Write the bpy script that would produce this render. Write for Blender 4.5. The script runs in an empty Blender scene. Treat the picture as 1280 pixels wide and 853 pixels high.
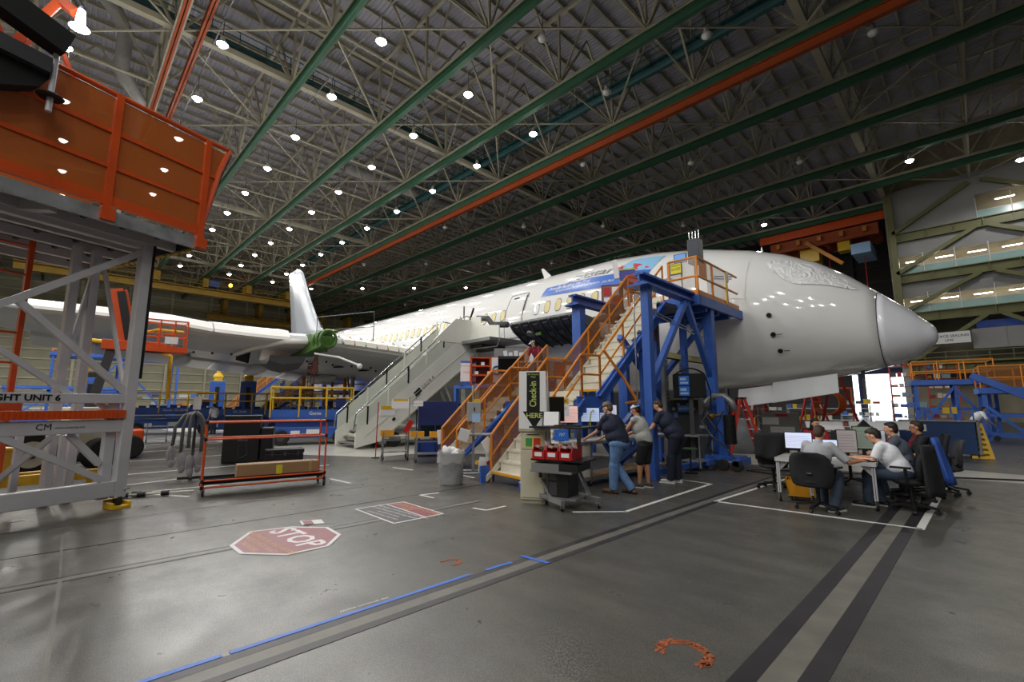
import bpy, bmesh, math, random
from mathutils import Vector, Matrix, Euler
random.seed(7)
PI = math.pi
sc = bpy.context.scene
COL = sc.collection
# ---------------------------------------------------------------- camera, world, exposure
EYE = 1.65
cam = bpy.data.cameras.new('camera'); cam.lens = 36*572/1280; cam.sensor_width = 36; cam.clip_end = 500
co = bpy.data.objects.new('camera', cam); COL.objects.link(co)
co.location = (0, 0, EYE); co.rotation_euler = (math.radians(90+8.0), 0, math.radians(45.3))
sc.camera = co
sc.view_settings.view_transform = 'Standard'; sc.view_settings.look = 'None'
sc.view_settings.exposure = 0.0; sc.view_settings.gamma = 1
w = bpy.data.worlds.new('daylight'); sc.world = w; w.use_nodes = True
bg = w.node_tree.nodes['Background']; bg.inputs[0].default_value = (0.80, 0.88, 1.0, 1); bg.inputs[1].default_value = 5.0
sc.cycles.max_bounces = 6; sc.cycles.diffuse_bounces = 3; sc.cycles.glossy_bounces = 3
sc.cycles.transmission_bounces = 4; sc.cycles.transparent_max_bounces = 6
sc.cycles.sample_clamp_indirect = 4; sc.cycles.use_adaptive_sampling = True
try: sc.cycles.use_light_tree = True
except Exception: pass
LAMP_W = 860.0

# ---------------------------------------------------------------- materials
def lin(c):
    if isinstance(c, str):
        c = [int(c[i:i+2], 16)/255 for i in (0, 2, 4)]
    return tuple(x/12.92 if x <= .04045 else ((x+.055)/1.055)**2.4 for x in c)
MATS = {}
def M(name, col='808080', rough=.5, metal=0., var=.0, scale=3., bump=0., emit=None, es=0., alpha=1., trans=0., coat=0., spec=.5):
    if name in MATS: return MATS[name]
    m = bpy.data.materials.new(name); m.use_nodes = True; MATS[name] = m
    nt = m.node_tree; b = nt.nodes['Principled BSDF']; c = lin(col)
    b.inputs['Base Color'].default_value = (*c, 1); b.inputs['Roughness'].default_value = rough
    b.inputs['Metallic'].default_value = metal; b.inputs['Alpha'].default_value = alpha
    b.inputs['Transmission Weight'].default_value = trans; b.inputs['Coat Weight'].default_value = coat
    b.inputs['Specular IOR Level'].default_value = spec
    if emit: b.inputs['Emission Color'].default_value = (*lin(emit), 1); b.inputs['Emission Strength'].default_value = es
    if var or bump:
        tc = nt.nodes.new('ShaderNodeTexCoord'); n = nt.nodes.new('ShaderNodeTexNoise')
        n.inputs['Scale'].default_value = scale; n.inputs['Detail'].default_value = 4
        nt.links.new(tc.outputs['Object'], n.inputs['Vector'])
        if var:
            mx = nt.nodes.new('ShaderNodeMix'); mx.data_type = 'RGBA'
            mx.inputs[6].default_value = (*[x*(1-var) for x in c], 1); mx.inputs[7].default_value = (*[min(1, x*(1+var)) for x in c], 1)
            rp = nt.nodes.new('ShaderNodeMapRange'); rp.inputs[1].default_value = .3; rp.inputs[2].default_value = .7
            nt.links.new(n.outputs[0], rp.inputs[0]); nt.links.new(rp.outputs[0], mx.inputs[0]); nt.links.new(mx.outputs[2], b.inputs['Base Color'])
        if bump:
            bp = nt.nodes.new('ShaderNodeBump'); bp.inputs['Strength'].default_value = bump; bp.inputs['Distance'].default_value = .02
            nt.links.new(n.outputs[0], bp.inputs['Height']); nt.links.new(bp.outputs[0], b.inputs['Normal'])
    return m
ALU = M('brushed_aluminium', 'c6c5ca', .42, .12, .08, 2)
STEEL = M('grey_steel', '8a8a8c', .4, .4, .1, 3)
DSTEEL = M('dark_steel', '4a4b4e', .45, .4)
BLK = M('black_plastic', '15161a', .45)
BLKM = M('black_matte', '0c0d0f', .8)
RUB = M('black_rubber', '19191b', .7)
BLUE = M('blue_paint', '335cae', .42, 0, .12, 2)
DBLUE = M('dark_blue_paint', '14245e', .5, 0, .12, 2)
ORG = M('safety_orange_paint', '9c4212', .6, 0, .08, 2)
RORG = M('red_orange_paint', 'cf4f16', .42, 0, .08, 2)
AMB = M('amber_rail_paint', 'd27f1e', .4, 0, .1, 3)
YEL = M('yellow_paint', 'dcb018', .42, 0, .08, 2)
RED = M('red_plastic', 'b3141c', .4)
WHT = M('white_paint', 'dcdcd8', .35, 0, .04, 2)
CREAM = M('cream_paint', 'cfcbb8', .42, 0, .06, 2)
BEIGE = M('beige_steel', 'a8a28e', .55, 0, .12, 1)
OLIVE = M('olive_steel', '6c6c45', .5, 0, .1, 1)
GREENB = M('green_crane_paint', '2f5a42', .65, 0, .08, 1)
TEAL = M('teal_duct_paint', '2a5a5c', .5, 0, .12, 1)
DECKM = M('roof_deck', 'a5a2ac', .6, 0, .1, .6)
PAPER = M('paper', 'e8e8ea', .7)
SKIN = M('skin', 'c48a6c', .55, 0, .06, 8)
GLASSY = M('lamp_lens', 'ffffff', .3, emit='fff8f0', es=40)
CHROME = M('chrome', 'c4c6c8', .2, .9)
GREEN = M('green_primer', '456b2a', .45, 0, .25, 5)

# ---------------------------------------------------------------- mesh helpers
def frame(d):
    d = Vector(d).normalized(); up = Vector((0, 0, 1)) if abs(d.z) < .95 else Vector((1, 0, 0))
    s = d.cross(up).normalized(); return d, s, s.cross(d).normalized()
class MB:
    def __init__(s, R=None): s.isl = []; s.v = []; s.f = []; s.m = []; s.cm = 0; s.R = R
    def mat(s, i): s.cm = i; return s
    def add(s, vs, fs):
        o = len(s.v); s.isl.append((o, len(s.f)))
        s.v += [tuple(s.R @ Vector(p)) if s.R else tuple(p) for p in vs]
        s.f += [tuple(o+i for i in f) for f in fs]; s.m += [s.cm]*len(fs); return s
    BF = [(0, 3, 2, 1), (4, 5, 6, 7), (0, 1, 5, 4), (1, 2, 6, 5), (2, 3, 7, 6), (3, 0, 4, 7)]
    def box(s, x0, x1, y0, y1, z0, z1):
        return s.add([(x0, y0, z0), (x1, y0, z0), (x1, y1, z0), (x0, y1, z0), (x0, y0, z1), (x1, y0, z1), (x1, y1, z1), (x0, y1, z1)], s.BF)
    def cbox(s, c, d, rot=(0, 0, 0)):
        R = Euler(rot).to_matrix(); c = Vector(c); h = [x/2 for x in d]
        vs = [c + R @ Vector((a*h[0], b*h[1], e*h[2])) for e in (-1, 1) for a, b in ((-1, -1), (1, -1), (1, 1), (-1, 1))]
        return s.add(vs, s.BF)
    def bar(s, p, q, w, h=None):
        h = h or w; p = Vector(p); q = Vector(q); d, a, u = frame(q-p)
        vs = [e + a*x*w/2 + u*y*h/2 for e in (p, q) for x, y in ((-1, -1), (1, -1), (1, 1), (-1, 1))]
        return s.add(vs, s.BF)
    def ibeam(s, p, q, w, h, t=.06):
        p = Vector(p); q = Vector(q); d, a, u = frame(q-p)
        s.bar(p, q, t, h); s.bar(p+u*(h/2-t/2), q+u*(h/2-t/2), w, t); return s.bar(p-u*(h/2-t/2), q-u*(h/2-t/2), w, t)
    def tube(s, pts, r, n=8, closed=False):
        pts = [Vector(p) for p in pts]; N = len(pts); vs = []; u0 = None
        for i, p in enumerate(pts):
            a = pts[(i-1) % N] if (i or closed) else p; b = pts[(i+1) % N] if (i < N-1 or closed) else p
            d = (b-a).normalized()
            if u0 is None: _, sd, u = frame(d)
            else:
                u = (u0 - d*u0.dot(d)); u = u.normalized() if u.length > 1e-6 else frame(d)[2]; sd = d.cross(u)
            u0 = u; rr = r[i] if isinstance(r, (list, tuple)) else r
            vs += [p + (sd*math.cos(2*PI*k/n) + u*math.sin(2*PI*k/n))*rr for k in range(n)]
        fs = []
        for i in range(N if closed else N-1):
            j = (i+1) % N
            fs += [(i*n+k, i*n+(k+1) % n, j*n+(k+1) % n, j*n+k) for k in range(n)]
        if not closed: fs += [tuple(range(n))[::-1], tuple((N-1)*n+k for k in range(n))]
        return s.add(vs, fs)
    def cyl(s, p, q, r, r2=None, n=14): return s.tube([p, q], [r, r if r2 is None else r2], n)
    def sph(s, c, r, nu=12, nv=8, rot=None):
        if not isinstance(r, (tuple, list)): r = (r, r, r)
        c = Vector(c); R = Euler(rot).to_matrix() if rot else Matrix.Identity(3); vs = [c+R@Vector((0, 0, -r[2]))]
        for j in range(1, nv):
            t = -PI/2+PI*j/nv
            vs += [c+R@Vector((r[0]*math.cos(t)*math.cos(2*PI*i/nu), r[1]*math.cos(t)*math.sin(2*PI*i/nu), r[2]*math.sin(t))) for i in range(nu)]
        vs.append(c+R@Vector((0, 0, r[2]))); fs = []
        for i in range(nu):
            i2 = (i+1) % nu; fs.append((0, 1+i2, 1+i)); L = 1+(nv-2)*nu; fs.append((L+i, L+i2, len(vs)-1))
            for j in range(nv-2): a = 1+j*nu; fs.append((a+i, a+i2, a+nu+i2, a+nu+i))
        return s.add(vs, fs)
    def prism(s, poly, off):
        poly = [Vector(p) for p in poly]; off = Vector(off); n = len(poly)
        return s.add(poly+[p+off for p in poly], [tuple(range(n))[::-1], tuple(range(n, 2*n))]+[(i, (i+1) % n, n+(i+1) % n, n+i) for i in range(n)])
    def loft(s, rings, cap=True, closed=True):
        n = len(rings[0]); vs = [p for r in rings for p in r]; fs = []
        for j in range(len(rings)-1):
            for k in range(n if closed else n-1):
                k2 = (k+1) % n; fs.append((j*n+k, j*n+k2, (j+1)*n+k2, (j+1)*n+k))
        if cap: fs += [tuple(range(n))[::-1], tuple((len(rings)-1)*n+k for k in range(n))]
        return s.add(vs, fs)
    def lathe(s, prof, c=(0, 0, 0), n=20, cap=True):
        return s.loft([[(c[0]+r*math.cos(2*PI*k/n), c[1]+r*math.sin(2*PI*k/n), c[2]+z) for k in range(n)] for r, z in prof], cap)
    def quad(s, *p): return s.add(p, [tuple(range(len(p)))])
    def wheel(s, c, r, w, ax=(1, 0, 0), n=16, hub=None):
        c = Vector(c); a = Vector(ax).normalized()*w/2
        s.tube([c-a, c-a*.8, c+a*.8, c+a], [r*.88, r, r, r*.88], n)
        return s
    def mesh(s, name, mats, smooth=False):
        me = bpy.data.meshes.new(name); me.from_pydata(s.v, [], s.f); me.update()
        if not isinstance(mats, (list, tuple)): mats = [mats]
        for m in mats: me.materials.append(m)
        if len(mats) > 1: me.polygons.foreach_set('material_index', s.m)
        if smooth: me.polygons.foreach_set('use_smooth', [True]*len(me.polygons))
        return me
    def build(s, name, mats, parent=None, smooth=False, bevel=0, loc=None, rot=None, label=None, kind=None):
        return link(name, s.mesh(name, mats, smooth), parent, bevel, loc, rot, label, kind, smooth)
def link(name, me, parent=None, bevel=0, loc=None, rot=None, label=None, kind=None, smooth=False):
    o = bpy.data.objects.new(name, me); COL.objects.link(o)
    if parent: o.parent = parent
    if loc is not None: o.location = loc
    if rot is not None: o.rotation_euler = rot
    if label: o['label'] = label
    if kind: o['kind'] = kind
    if bevel:
        b = o.modifiers.new('bevel', 'BEVEL'); b.width = bevel; b.segments = 2; b.limit_method = 'ANGLE'
    return o
def tag(o, label, cat, group=None):
    o['label'] = label; o['category'] = cat
    if group: o['group'] = group
    return o
def thing(name, label, cat, loc=(0, 0, 0), rz=0, group=None):
    o = bpy.data.objects.new(name, None); COL.objects.link(o); o.location = loc; o.rotation_euler = (0, 0, rz)
    o.empty_display_size = .1
    return tag(o, label, cat, group)
def dup(root, loc, rz=None, label=None, group=None, scale=None):
    def cp(o, par):
        c = o.copy(); COL.objects.link(c); c.parent = par
        for ch in KIDS.get(o.name, []): cp(ch, c)
        return c
    KIDS = {}
    def scan(o):
        KIDS[o.name] = list(o.children)
        for ch in o.children: scan(ch)
    scan(root); r = cp(root, None); r.location = loc
    if rz is not None: r.rotation_euler = (0, 0, rz)
    if label: r['label'] = label
    if group: r['group'] = group
    if scale: r.scale = scale
    return r
def struct(name, mb, mats, parent=None, **k):
    o = mb.build(name, mats, parent, **k)
    if not parent: o['kind'] = 'structure'
    return o
def text_data(txt, size=1., cx=True, bold=0):
    """flat lettering as (verts, faces) in the xy plane"""
    cu = bpy.data.curves.new('lettering', 'FONT'); cu.body = txt; cu.size = size; cu.resolution_u = 2; cu.offset = bold
    cu.align_x = 'CENTER' if cx else 'LEFT'; cu.align_y = 'CENTER'
    o = bpy.data.objects.new('lettering', cu); COL.objects.link(o)
    dg = bpy.context.evaluated_depsgraph_get(); me = o.evaluated_get(dg).to_mesh()
    r = ([tuple(v.co) for v in me.vertices], [tuple(p.vertices) for p in me.polygons])
    bpy.data.objects.remove(o); bpy.data.curves.remove(cu); return r
def text(txt, size, mat, parent, o, ex, ey, name='lettering', cx=True, wid=None, shear=0, bold=0):
    """lettering on the plane through o spanned by ex (reading direction) and ey"""
    vs, fs = text_data(txt, size, cx, bold); o = Vector(o); ex = Vector(ex); ey = Vector(ey)
    if wid:
        x0 = min(v[0] for v in vs); x1 = max(v[0] for v in vs); k = wid/(x1-x0)
    else: k = 1
    mb = MB(); mb.add([o+ex*(v[0]*k+shear*v[1])+ey*v[1] for v in vs], fs)
    return mb.build(name, mat, parent)
# ================================================================ SETTING
NX = [-5.1-6.65*k for k in range(-4, 17)]           # truss nodes along the hall
NY = [9.65+6.63*n for n in range(-5, 9)]           # truss lines across the hall
ZR = 23.7
X0, X1, Y0, Y1 = -112., 26., -28., 86.
# floor
fm = bpy.data.materials.new('polished_concrete'); fm.use_nodes = True
nt = fm.node_tree; b = nt.nodes['Principled BSDF']; L = nt.links
tc = nt.nodes.new('ShaderNodeTexCoord')
def noise(sc_, det=5, rough=.6, mp=None, stretch=None):
    n = nt.nodes.new('ShaderNodeTexNoise'); n.inputs['Scale'].default_value = sc_; n.inputs['Detail'].default_value = det; n.inputs['Roughness'].default_value = rough
    if stretch:
        mpn = nt.nodes.new('ShaderNodeMapping'); mpn.inputs['Scale'].default_value = stretch; L.new(tc.outputs['Object'], mpn.inputs[0]); L.new(mpn.outputs[0], n.inputs['Vector'])
    else: L.new(tc.outputs['Object'], n.inputs['Vector'])
    return n
def mix(a, b_, f, t='MIX'):
    m = nt.nodes.new('ShaderNodeMix'); m.data_type = 'RGBA'; m.blend_type = t
    for s_, v in ((6, a), (7, b_), (0, f)):
        if isinstance(v, (tuple, float, int)): m.inputs[s_].default_value = v
        else: L.new(v, m.inputs[s_])
    return m.outputs[2]
def rng(src, a, b_, c=0, d=1):
    r = nt.nodes.new('ShaderNodeMapRange'); L.new(src, r.inputs[0])
    for i, v in enumerate((a, b_, c, d)): r.inputs[1+i].default_value = v
    return r.outputs[0]
n1 = noise(.35, 6, .65); n2 = noise(2.2, 6, .7); n3 = noise(30, 3, .6); n4 = noise(.6, 5, .6, stretch=(1, 4, 1)); n5 = noise(110, 2, .5)
base = mix((*lin('3d3c39'), 1), (*lin('504e49'), 1), rng(n1.outputs[0], .38, .62))
base = mix(base, (*lin('333230'), 1), rng(n2.outputs[0], .4, .8, 0, .5))
base = mix(base, (*lin('625f59'), 1), rng(n4.outputs[0], .45, .72, 0, .55))
base = mix(base, (*lin('2b2a28'), 1), rng(n3.outputs[0], .4, .75, 0, .5))
base = mix(base, (*lin('8a887e'), 1), rng(n5.outputs[0], .45, .75, 0, .5))
L.new(base, b.inputs['Base Color'])
L.new(rng(n2.outputs[0], .3, .7, .25, .44), b.inputs['Roughness'])
b.inputs['Specular IOR Level'].default_value = .42
bp = nt.nodes.new('ShaderNodeBump'); bp.inputs['Strength'].default_value = .05; bp.inputs['Distance'].default_value = .004
L.new(n3.outputs[0], bp.inputs['Height']); L.new(bp.outputs[0], b.inputs['Normal'])
mb = MB(); mb.box(X0, X1, Y0, Y1+14, -.3, 0); floor = struct('floor', mb, fm)
STRIPM = M('joint_strip', '29252a', .5, 0, .25, 3); STRIPL = M('strip_concrete', '65635c', .5, 0, .2, 4)
WLINE = M('white_floor_paint', 'd6d6d2', .5, 0, .08, 8); BTAPE = M('blue_floor_tape', '2e66c4', .5, 0, .1, 6)
LIGHTF = M('light_floor_coating', 'bdbbb2', .28, 0, .12, .8)
def line(p, q, wd, mat, name='white_line', h=.004, lab=None):
    mb = MB(); p = Vector((*p, 0)); q = Vector((*q, 0)); d = (q-p).normalized(); s_ = Vector((-d.y, d.x, 0))*wd/2
    mb.prism([p-s_, q-s_, q+s_, p+s_], (0, 0, h)); return mb.build(name, mat, floor, label=lab)
# light coated aisle beneath the aeroplane and in the far bays
mb = MB(); mb.prism([(-60, 5.3, 0), (-17, 5.6, 0), (-13.8, 7.5, 0), (-13.8, 9.3, 0), (-8, 13.6, 0), (-1.5, 14.6, 0), (2.5, 15, 0), (2.5, 16.2, 0), (-2, 17, 0), (-8, 22, 0), (-60, 22, 0)], (0, 0, .003)); mb.build('aisle_coating', LIGHTF, floor)
# guide strips (pairs of dark joints with paler fill)
def guide(p, q, wd=.13, gap=.14):
    p = Vector((*p, 0)); q = Vector((*q, 0)); d = (q-p).normalized(); s_ = Vector((-d.y, d.x, 0))
    line((p+s_*0).xy, (q+s_*0).xy, gap+.02, STRIPL, 'strip_fill', .002)
    for k in (-1, 1): c = s_*k*(gap+wd)/2; line((p+c).xy, (q+c).xy, wd, STRIPM, 'joint_strip', .003)
guide((-3.55, -3), (-3.42, 14.5), .09, .13); guide((-1.06, -2), (-.95, 12.6), .13, .17); guide((-6.36, -6), (-6.3, 5.4), .04, .10)
guide((-9.1, -6), (-9.0, 7), .02, .05)
line((-6.35, .2), (-3.7, .1), .03, STRIPL, 'floor_joint'); line((-3.4, -.0), (-1.3, -.05), .015, STRIPM, 'floor_joint')
line((-8.4, .23), (-6.4, .2), .025, STRIPL, 'floor_joint'); line((-7.6, -5), (-7.5, 6.6), .012, STRIPM, 'floor_joint')
for a, b_ in (((-3.70, -3), (-3.70, .95)), ((-3.70, 1.0), (-3.68, 3.05)), ((-3.66, 3.25), (-3.65, 3.6))): line(a, b_, .045, BTAPE, 'blue_tape', .006)
line((-3.72, 3.82), (-3.35, 3.86), .05, BTAPE, 'blue_tape', .007)
for a, b_, wd in (((-4.62, 5.9), (-4.05, 6.52), .06), ((-4.05, 6.50), (-4.15, 10.05), .07), ((-4.15, 10.03), (-5.4, 10.2), .05),
                  ((-3.37, 8.3), (-.70, 8.45), .06), ((-.72, 8.42), (-.66, 13.0), .09), ((-3.37, 8.28), (-3.2, 12.6), .07),
                  ): line(a, b_, wd, WLINE)
for p, q in (((510, 622), (552, 620)),): pass
for a, b_, c in (((-7.46, 4.98), (-7.38, 5.35), (-7.05, 5.0)), ((-5.65, 5.02), (-5.93, 4.98), (-5.66, 5.45))):
    line(a, b_, .045, WLINE); line(a, c, .045, WLINE)
for k in range(9): line((-14.5-3.3*k, -3+.3*k), (-14.6-3.3*k, 4.6), .07, WLINE)
for a, b_ in (((-10.5, 4.6), (-9.6, 4.65)), ((-12.9, 4.6), (-12.9, 5.6)), ((-11.2, 6.6), (-10.4, 6.7)), ((-9.4, 7.1), (-8.3, 7.0)), ((-10.6, 8.9), (-9.2, 8.6)), ((-11.2, 1.35), (-10.3, 1.9)),
              ((-12.6, .9), (-12.9, 2.2)), ((-2.6, 12.9), (-2.1, 13.0)), ((-11.4, 1.5), (-11.3, 2.6))): line(a, b_, .06, WLINE)
# stop octagon
MAROON = M('maroon_floor_vinyl', '80283a', .45, 0, .12, 5); DKV = M('charcoal_floor_vinyl', '3b3b42', .5, 0, .1, 5)
GOLDV = M('gold_print', 'c09a3a', .5)
PALEV = M('pale_print', 'd9d3d3', .5)
def flatpoly(pts, z, h, mat, name, lab=None):
    mb = MB(); mb.prism([(p[0], p[1], z) for p in pts], (0, 0, h)); return mb.build(name, mat, floor, label=lab)
EX, EY = Vector((1, .05, 0)), Vector((-.05, 1, 0))
octp = [(-6.40, 1.63), (-6.92, 1.99), (-6.78, 2.47), (-6.40, 2.81), (-5.93, 2.78), (-5.55, 2.46), (-5.56, 1.99), (-5.98, 1.63)]
ce = Vector((-6.2, 2.22))
flatpoly(octp, .003, .003, PALEV, 'stop_marking', 'red octagonal stop marking with pale border')
flatpoly([ce+(Vector(p)-ce)*.92 for p in octp], .005, .003, MAROON, 'stop_face')
text('STOP', .44, PALEV, floor, (-6.20, 2.31, .0095), EX, EY, 'stop_lettering', wid=1.06, bold=.01)
for k, tx in enumerate(('ALL TRAVELERS AND VISITORS', 'MUST CHECK IN AT', 'THE KIOSK')):
    text(tx, .10, GOLDV, floor, (-6.2, 2.02-.12*k, .0095), EX, EY, 'gold_lettering')
flatpoly([(-7.02, 2.66), (-6.90, 2.92), (-6.64, 2.86), (-6.77, 2.6)], .003, .003, PALEV, 'floor_label')
flatpoly([(-6.98, 2.68), (-6.93, 2.79), (-6.70, 2.74), (-6.74, 2.63)], .006, .002, MAROON, 'floor_label')
flatpoly([(-7.19, 3.57), (-7.15, 4.44), (-5.92, 4.40), (-5.93, 3.54)], .003, .003, PALEV, 'notice_marking', 'dark floor notice with maroon heading and white border')
flatpoly([(-7.15, 3.60), (-7.13, 4.10), (-5.96, 4.06), (-5.97, 3.57)], .006, .002, DKV, 'notice_face')
flatpoly([(-7.13, 4.13), (-7.11, 4.41), (-5.96, 4.37), (-5.96, 4.09)], .006, .002, MAROON, 'notice_heading')
text('AREA KEEP  CLEAR', .13, GOLDV, floor, (-6.5, 4.29, .0095), EX, EY, 'gold_lettering'); text('FOD', .12, GOLDV, floor, (-6.6, 4.16, .0095), EX, EY, 'gold_lettering')
for k, tx in enumerate(('THIS AREA CONTAINS SENSITIVE WORK', 'IF CONTROLLED ITEMS ARE PRESENT', 'NO FOOD OR DRINK', 'EYE PROTECTION   REQUIRED')):
    text(tx, (.075, .075, .06, .06)[k], PALEV, floor, (-6.5, 4.0-.11*k, .0095), EX, EY, 'white_lettering')
text('CAUTION  CONTROLLED AREA', .03, WLINE, floor, (-3.76, 2.0, .008), (.05, 1, 0), (-1, .05, 0), 'tape_lettering', wid=.42)
OST = M('orange_floor_stain', '96502e', .6, 0, .35, 12)
def blotch(c, r, n, seed, mat=OST):
    rr = random.Random(seed); mb = MB()
    for k in range(n):
        a = rr.uniform(-.5, 3.9); d = r*rr.uniform(.75, 1.1); q = rr.uniform(.004, .018)
        p = (c[0]+d*math.cos(a), c[1]+d*math.sin(a)); m_ = rr.randint(5, 8)
        mb.prism([(p[0]+q*rr.uniform(.6, 1.3)*math.cos(2*PI*i/m_), p[1]+q*rr.uniform(.6, 1.3)*math.sin(2*PI*i/m_), 0) for i in range(m_)], (0, 0, .003+.0004*(k % 4)))
    o = mb.build('paint_stain', mat, floor); o['kind'] = 'stuff'
blotch((-1.56, 3.16), .17, 300, 3); blotch((-4.10, 3.15), .10, 120, 4)

# ---- ceiling: corrugated deck, purlins, trusses, crane rails
ceil_ = MB()
for i in range(0, int((Y1-Y0)/.30)):
    y = Y0+i*.30
    for a, b_, za, zb in ((0, .10, 0, 0), (.10, .14, 0, .07), (.14, .26, .07, .07), (.26, .30, .07, 0)):
        ceil_.quad((X0, y+a, 30+za), (X0, y+b_, 30+zb), (X1, y+b_, 30+zb), (X1, y+a, 30+za))
ceiling = struct('ceiling', ceil_, DECKM)
pm_ = MB(); pm_.ibeam((0, Y0, 29.85), (0, Y1, 29.85), .14, .28, .03); pme = pm_.mesh('purlin', BEIGE)
for i in range(int((X1-X0)/1.6625)): link('purlin', pme, ceiling, loc=(X0+1.6625*i+.85, 0, 0))
# bottom chords + green rails along the hall
cm_ = MB(); cm_.box(X0, X1, -.12, .12, ZR+.02, ZR+.26); cme = cm_.mesh('truss_chord', BEIGE)
fm_ = MB(); fm_.box(X0, X1, -.24, .24, ZR-.02, ZR+.02); fme = fm_.mesh('rail_flange', BEIGE)
rm_ = MB(); rm_.box(X0, X1, -.03, .03, ZR-.62, ZR-.03); rm_.box(X0, X1, -.16, .16, ZR-.62, ZR-.58); rm_.box(X0, X1, -.16, .16, ZR-.07, ZR-.03); rme = rm_.mesh('crane_rail', GREENB)
tm_ = MB(); tm_.box(X0, X1, -.10, .10, 29.2, 29.42); tme = tm_.mesh('truss_top_chord', BEIGE)
for y in NY:
    link('truss_chord', cme, ceiling, loc=(0, y, 0)); link('rail_flange', fme, ceiling, loc=(0, y, 0))
    if abs(y-3.02) > .1: link('crane_rail', rme, ceiling, loc=(0, y, 0))
    link('truss_top_chord', tme, ceiling, loc=(0, y, 0))
# web of each truss line (hundreds of bars): joined, one part per line
zb, zt = ZR+.2, 29.3
for y in NY:
    mb = MB()
    for k, x in enumerate(NX):
        mb.bar((x, y, zb), (x, y, zt), .16)
        for s_ in (-1, 1): mb.bar((x, y, zb), (x+s_*3.325, y, zt), .12)
        mb.cbox((x, y, zb+.05), (.5, .3, .34))
    mb.build('truss_web', BEIGE, ceiling, kind='stuff')
for k, x in enumerate(NX):
    mb = MB(); prim = (k % 4 == 0)
    if prim:
        mb.box(x-.22, x+.22, Y0, Y1, ZR+.3, ZR+.68); mb.box(x-.16, x+.16, Y0, Y1, 29.0, 29.35)
    for n, y in enumerate(NY):
        if n+1 < len(NY):
            y2 = NY[n+1]
            if not prim: mb.cyl((x, y, zb+.05), (x, y2, zb+.05), .075, n=6)
            mb.bar((x, y, zb), (x, (y+y2)/2, zt), .13); mb.bar((x, y2, zb), (x, (y+y2)/2, zt), .13)
            if k+1 < len(NX) and (k+n) % 2 == 0: mb.bar((x, y, zb+.1), (NX[k+1], y2, zb+.1), .09)
            if k+1 < len(NX) and (k+n) % 2 == 1: mb.bar((x, y2, zb+.1), (NX[k+1], y, zb+.1), .09)
    mb.build('cross_truss', BEIGE, ceiling, kind='stuff')
# orange crane runway girders
mb = MB(); mb.ibeam((-85, NY[8], ZR-.98), (6, NY[8], ZR-.98), .36, .62, .05); mb.build('orange_girder', ORG, ceiling)
for y in (3.02, 4.12):
    mb = MB(); mb.ibeam((-60, y, ZR+.2), (-8, y, ZR+.2), .3, .5, .05); mb.build('orange_girder', ORG, ceiling)
# teal catwalks / ducts
def catwalk(p, q, nm):
    p = Vector(p); q = Vector(q); d = (q-p).normalized(); s_ = Vector((-d.y, d.x, 0)); mb = MB()
    mb.bar(p, q, 1.3, .08); mb.tube([p-s_*.4-Vector((0, 0, .45)), q-s_*.4-Vector((0, 0, .45))], .30, 10)
    n = int((q-p).length/1.66)
    for k in (-1, 1):
        for h in (.5, 1.0): mb.bar(p+s_*k*.65+Vector((0, 0, h)), q+s_*k*.65+Vector((0, 0, h)), .05)
    for i in range(n+1):
        c = p+(q-p)*i/n
        for k in (-1, 1): mb.bar(c+s_*k*.65, c+s_*k*.65+Vector((0, 0, 1.0)), .05)
        mb.bar(c-s_*.7-Vector((0, 0, .1)), c+s_*.7-Vector((0, 0, .1)), .1)
    mb.build(nm, TEAL, ceiling)
catwalk((-34.2, -20, 26.3), (-34.2, 70, 26.3), 'catwalk'); catwalk((-80, 29.8-.5, 26.6), (14, 29.8-.5, 26.6), 'catwalk')
mb = MB(); mb.tube([(-31, -6, 29), (-39, .4, 28.4), (-39.6, 1.0, 27.6), (-39.6, 1, 24.6), (-41, 2.2, 23.8), (-48, 2.4, 23.6)], .45, 12); mb.build('vent_duct', M('duct_grey', '8f8d8a', .5, 0, .1, 2), ceiling, smooth=True)
mb = MB(); mb.tube([(-46, 20, 27.3), (-46, 62, 27.3)], .55, 12); mb.build('vent_duct', MATS['duct_grey'], ceiling, smooth=True)

# ---- walls
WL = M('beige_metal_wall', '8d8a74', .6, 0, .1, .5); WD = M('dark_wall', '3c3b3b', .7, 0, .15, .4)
mb = MB(); mb.box(X0-.4, X0, Y0, Y1+14, 0, 31); wl = struct('wall_left', mb, WL)
g = MB(); g.box(0, .25, Y0, Y1, -.12, .12); gme = g.mesh('wall_girt', BEIGE)
for k in range(18): link('wall_girt', gme, wl, loc=(X0, 0, 1.3+1.65*k))
g = MB(); g.box(0, .55, -.2, .2, 0, 30); gme = g.mesh('wall_column', BEIGE)
for k in range(17): link('wall_column', gme, wl, loc=(X0, Y0+3+6.63*k, 0))
mb = MB()
for a in ((X0, -13.2, 0, 31), (-6.35, X1, 0, 31), (-13.2, -6.35, 6.6, 31)): mb.box(a[0], a[1], Y1, Y1+.4, a[2], a[3])
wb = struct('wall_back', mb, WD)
g = MB(); g.box(X0, -6.5, -.2, 0, -.1, .1); gme = g.mesh('wall_girt', DSTEEL)
for k in range(9): link('wall_girt', gme, wb, loc=(0, Y1, 8+2.4*k))
g = MB(); g.box(-.2, .2, -.4, 0, 0, 30); gme = g.mesh('wall_column', DSTEEL)
for k in range(12): link('wall_column', gme, wb, loc=(-5.1-6.65*k, Y1, 0))
mb = MB(); mb.box(-12.45, -11.9, Y1-.3, Y1+.2, 0, 6.6); mb.build('door_post', DBLUE, wb); mb = MB(); mb.box(-13.2, -6.35, Y1-.5, Y1, 6.2, 7.0); mb.build('door_header', DBLUE, wb)
mb = MB(); mb.box(X1, X1+.4, Y0, Y1, 0, 31); struct('wall_right', mb, WD)
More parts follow.
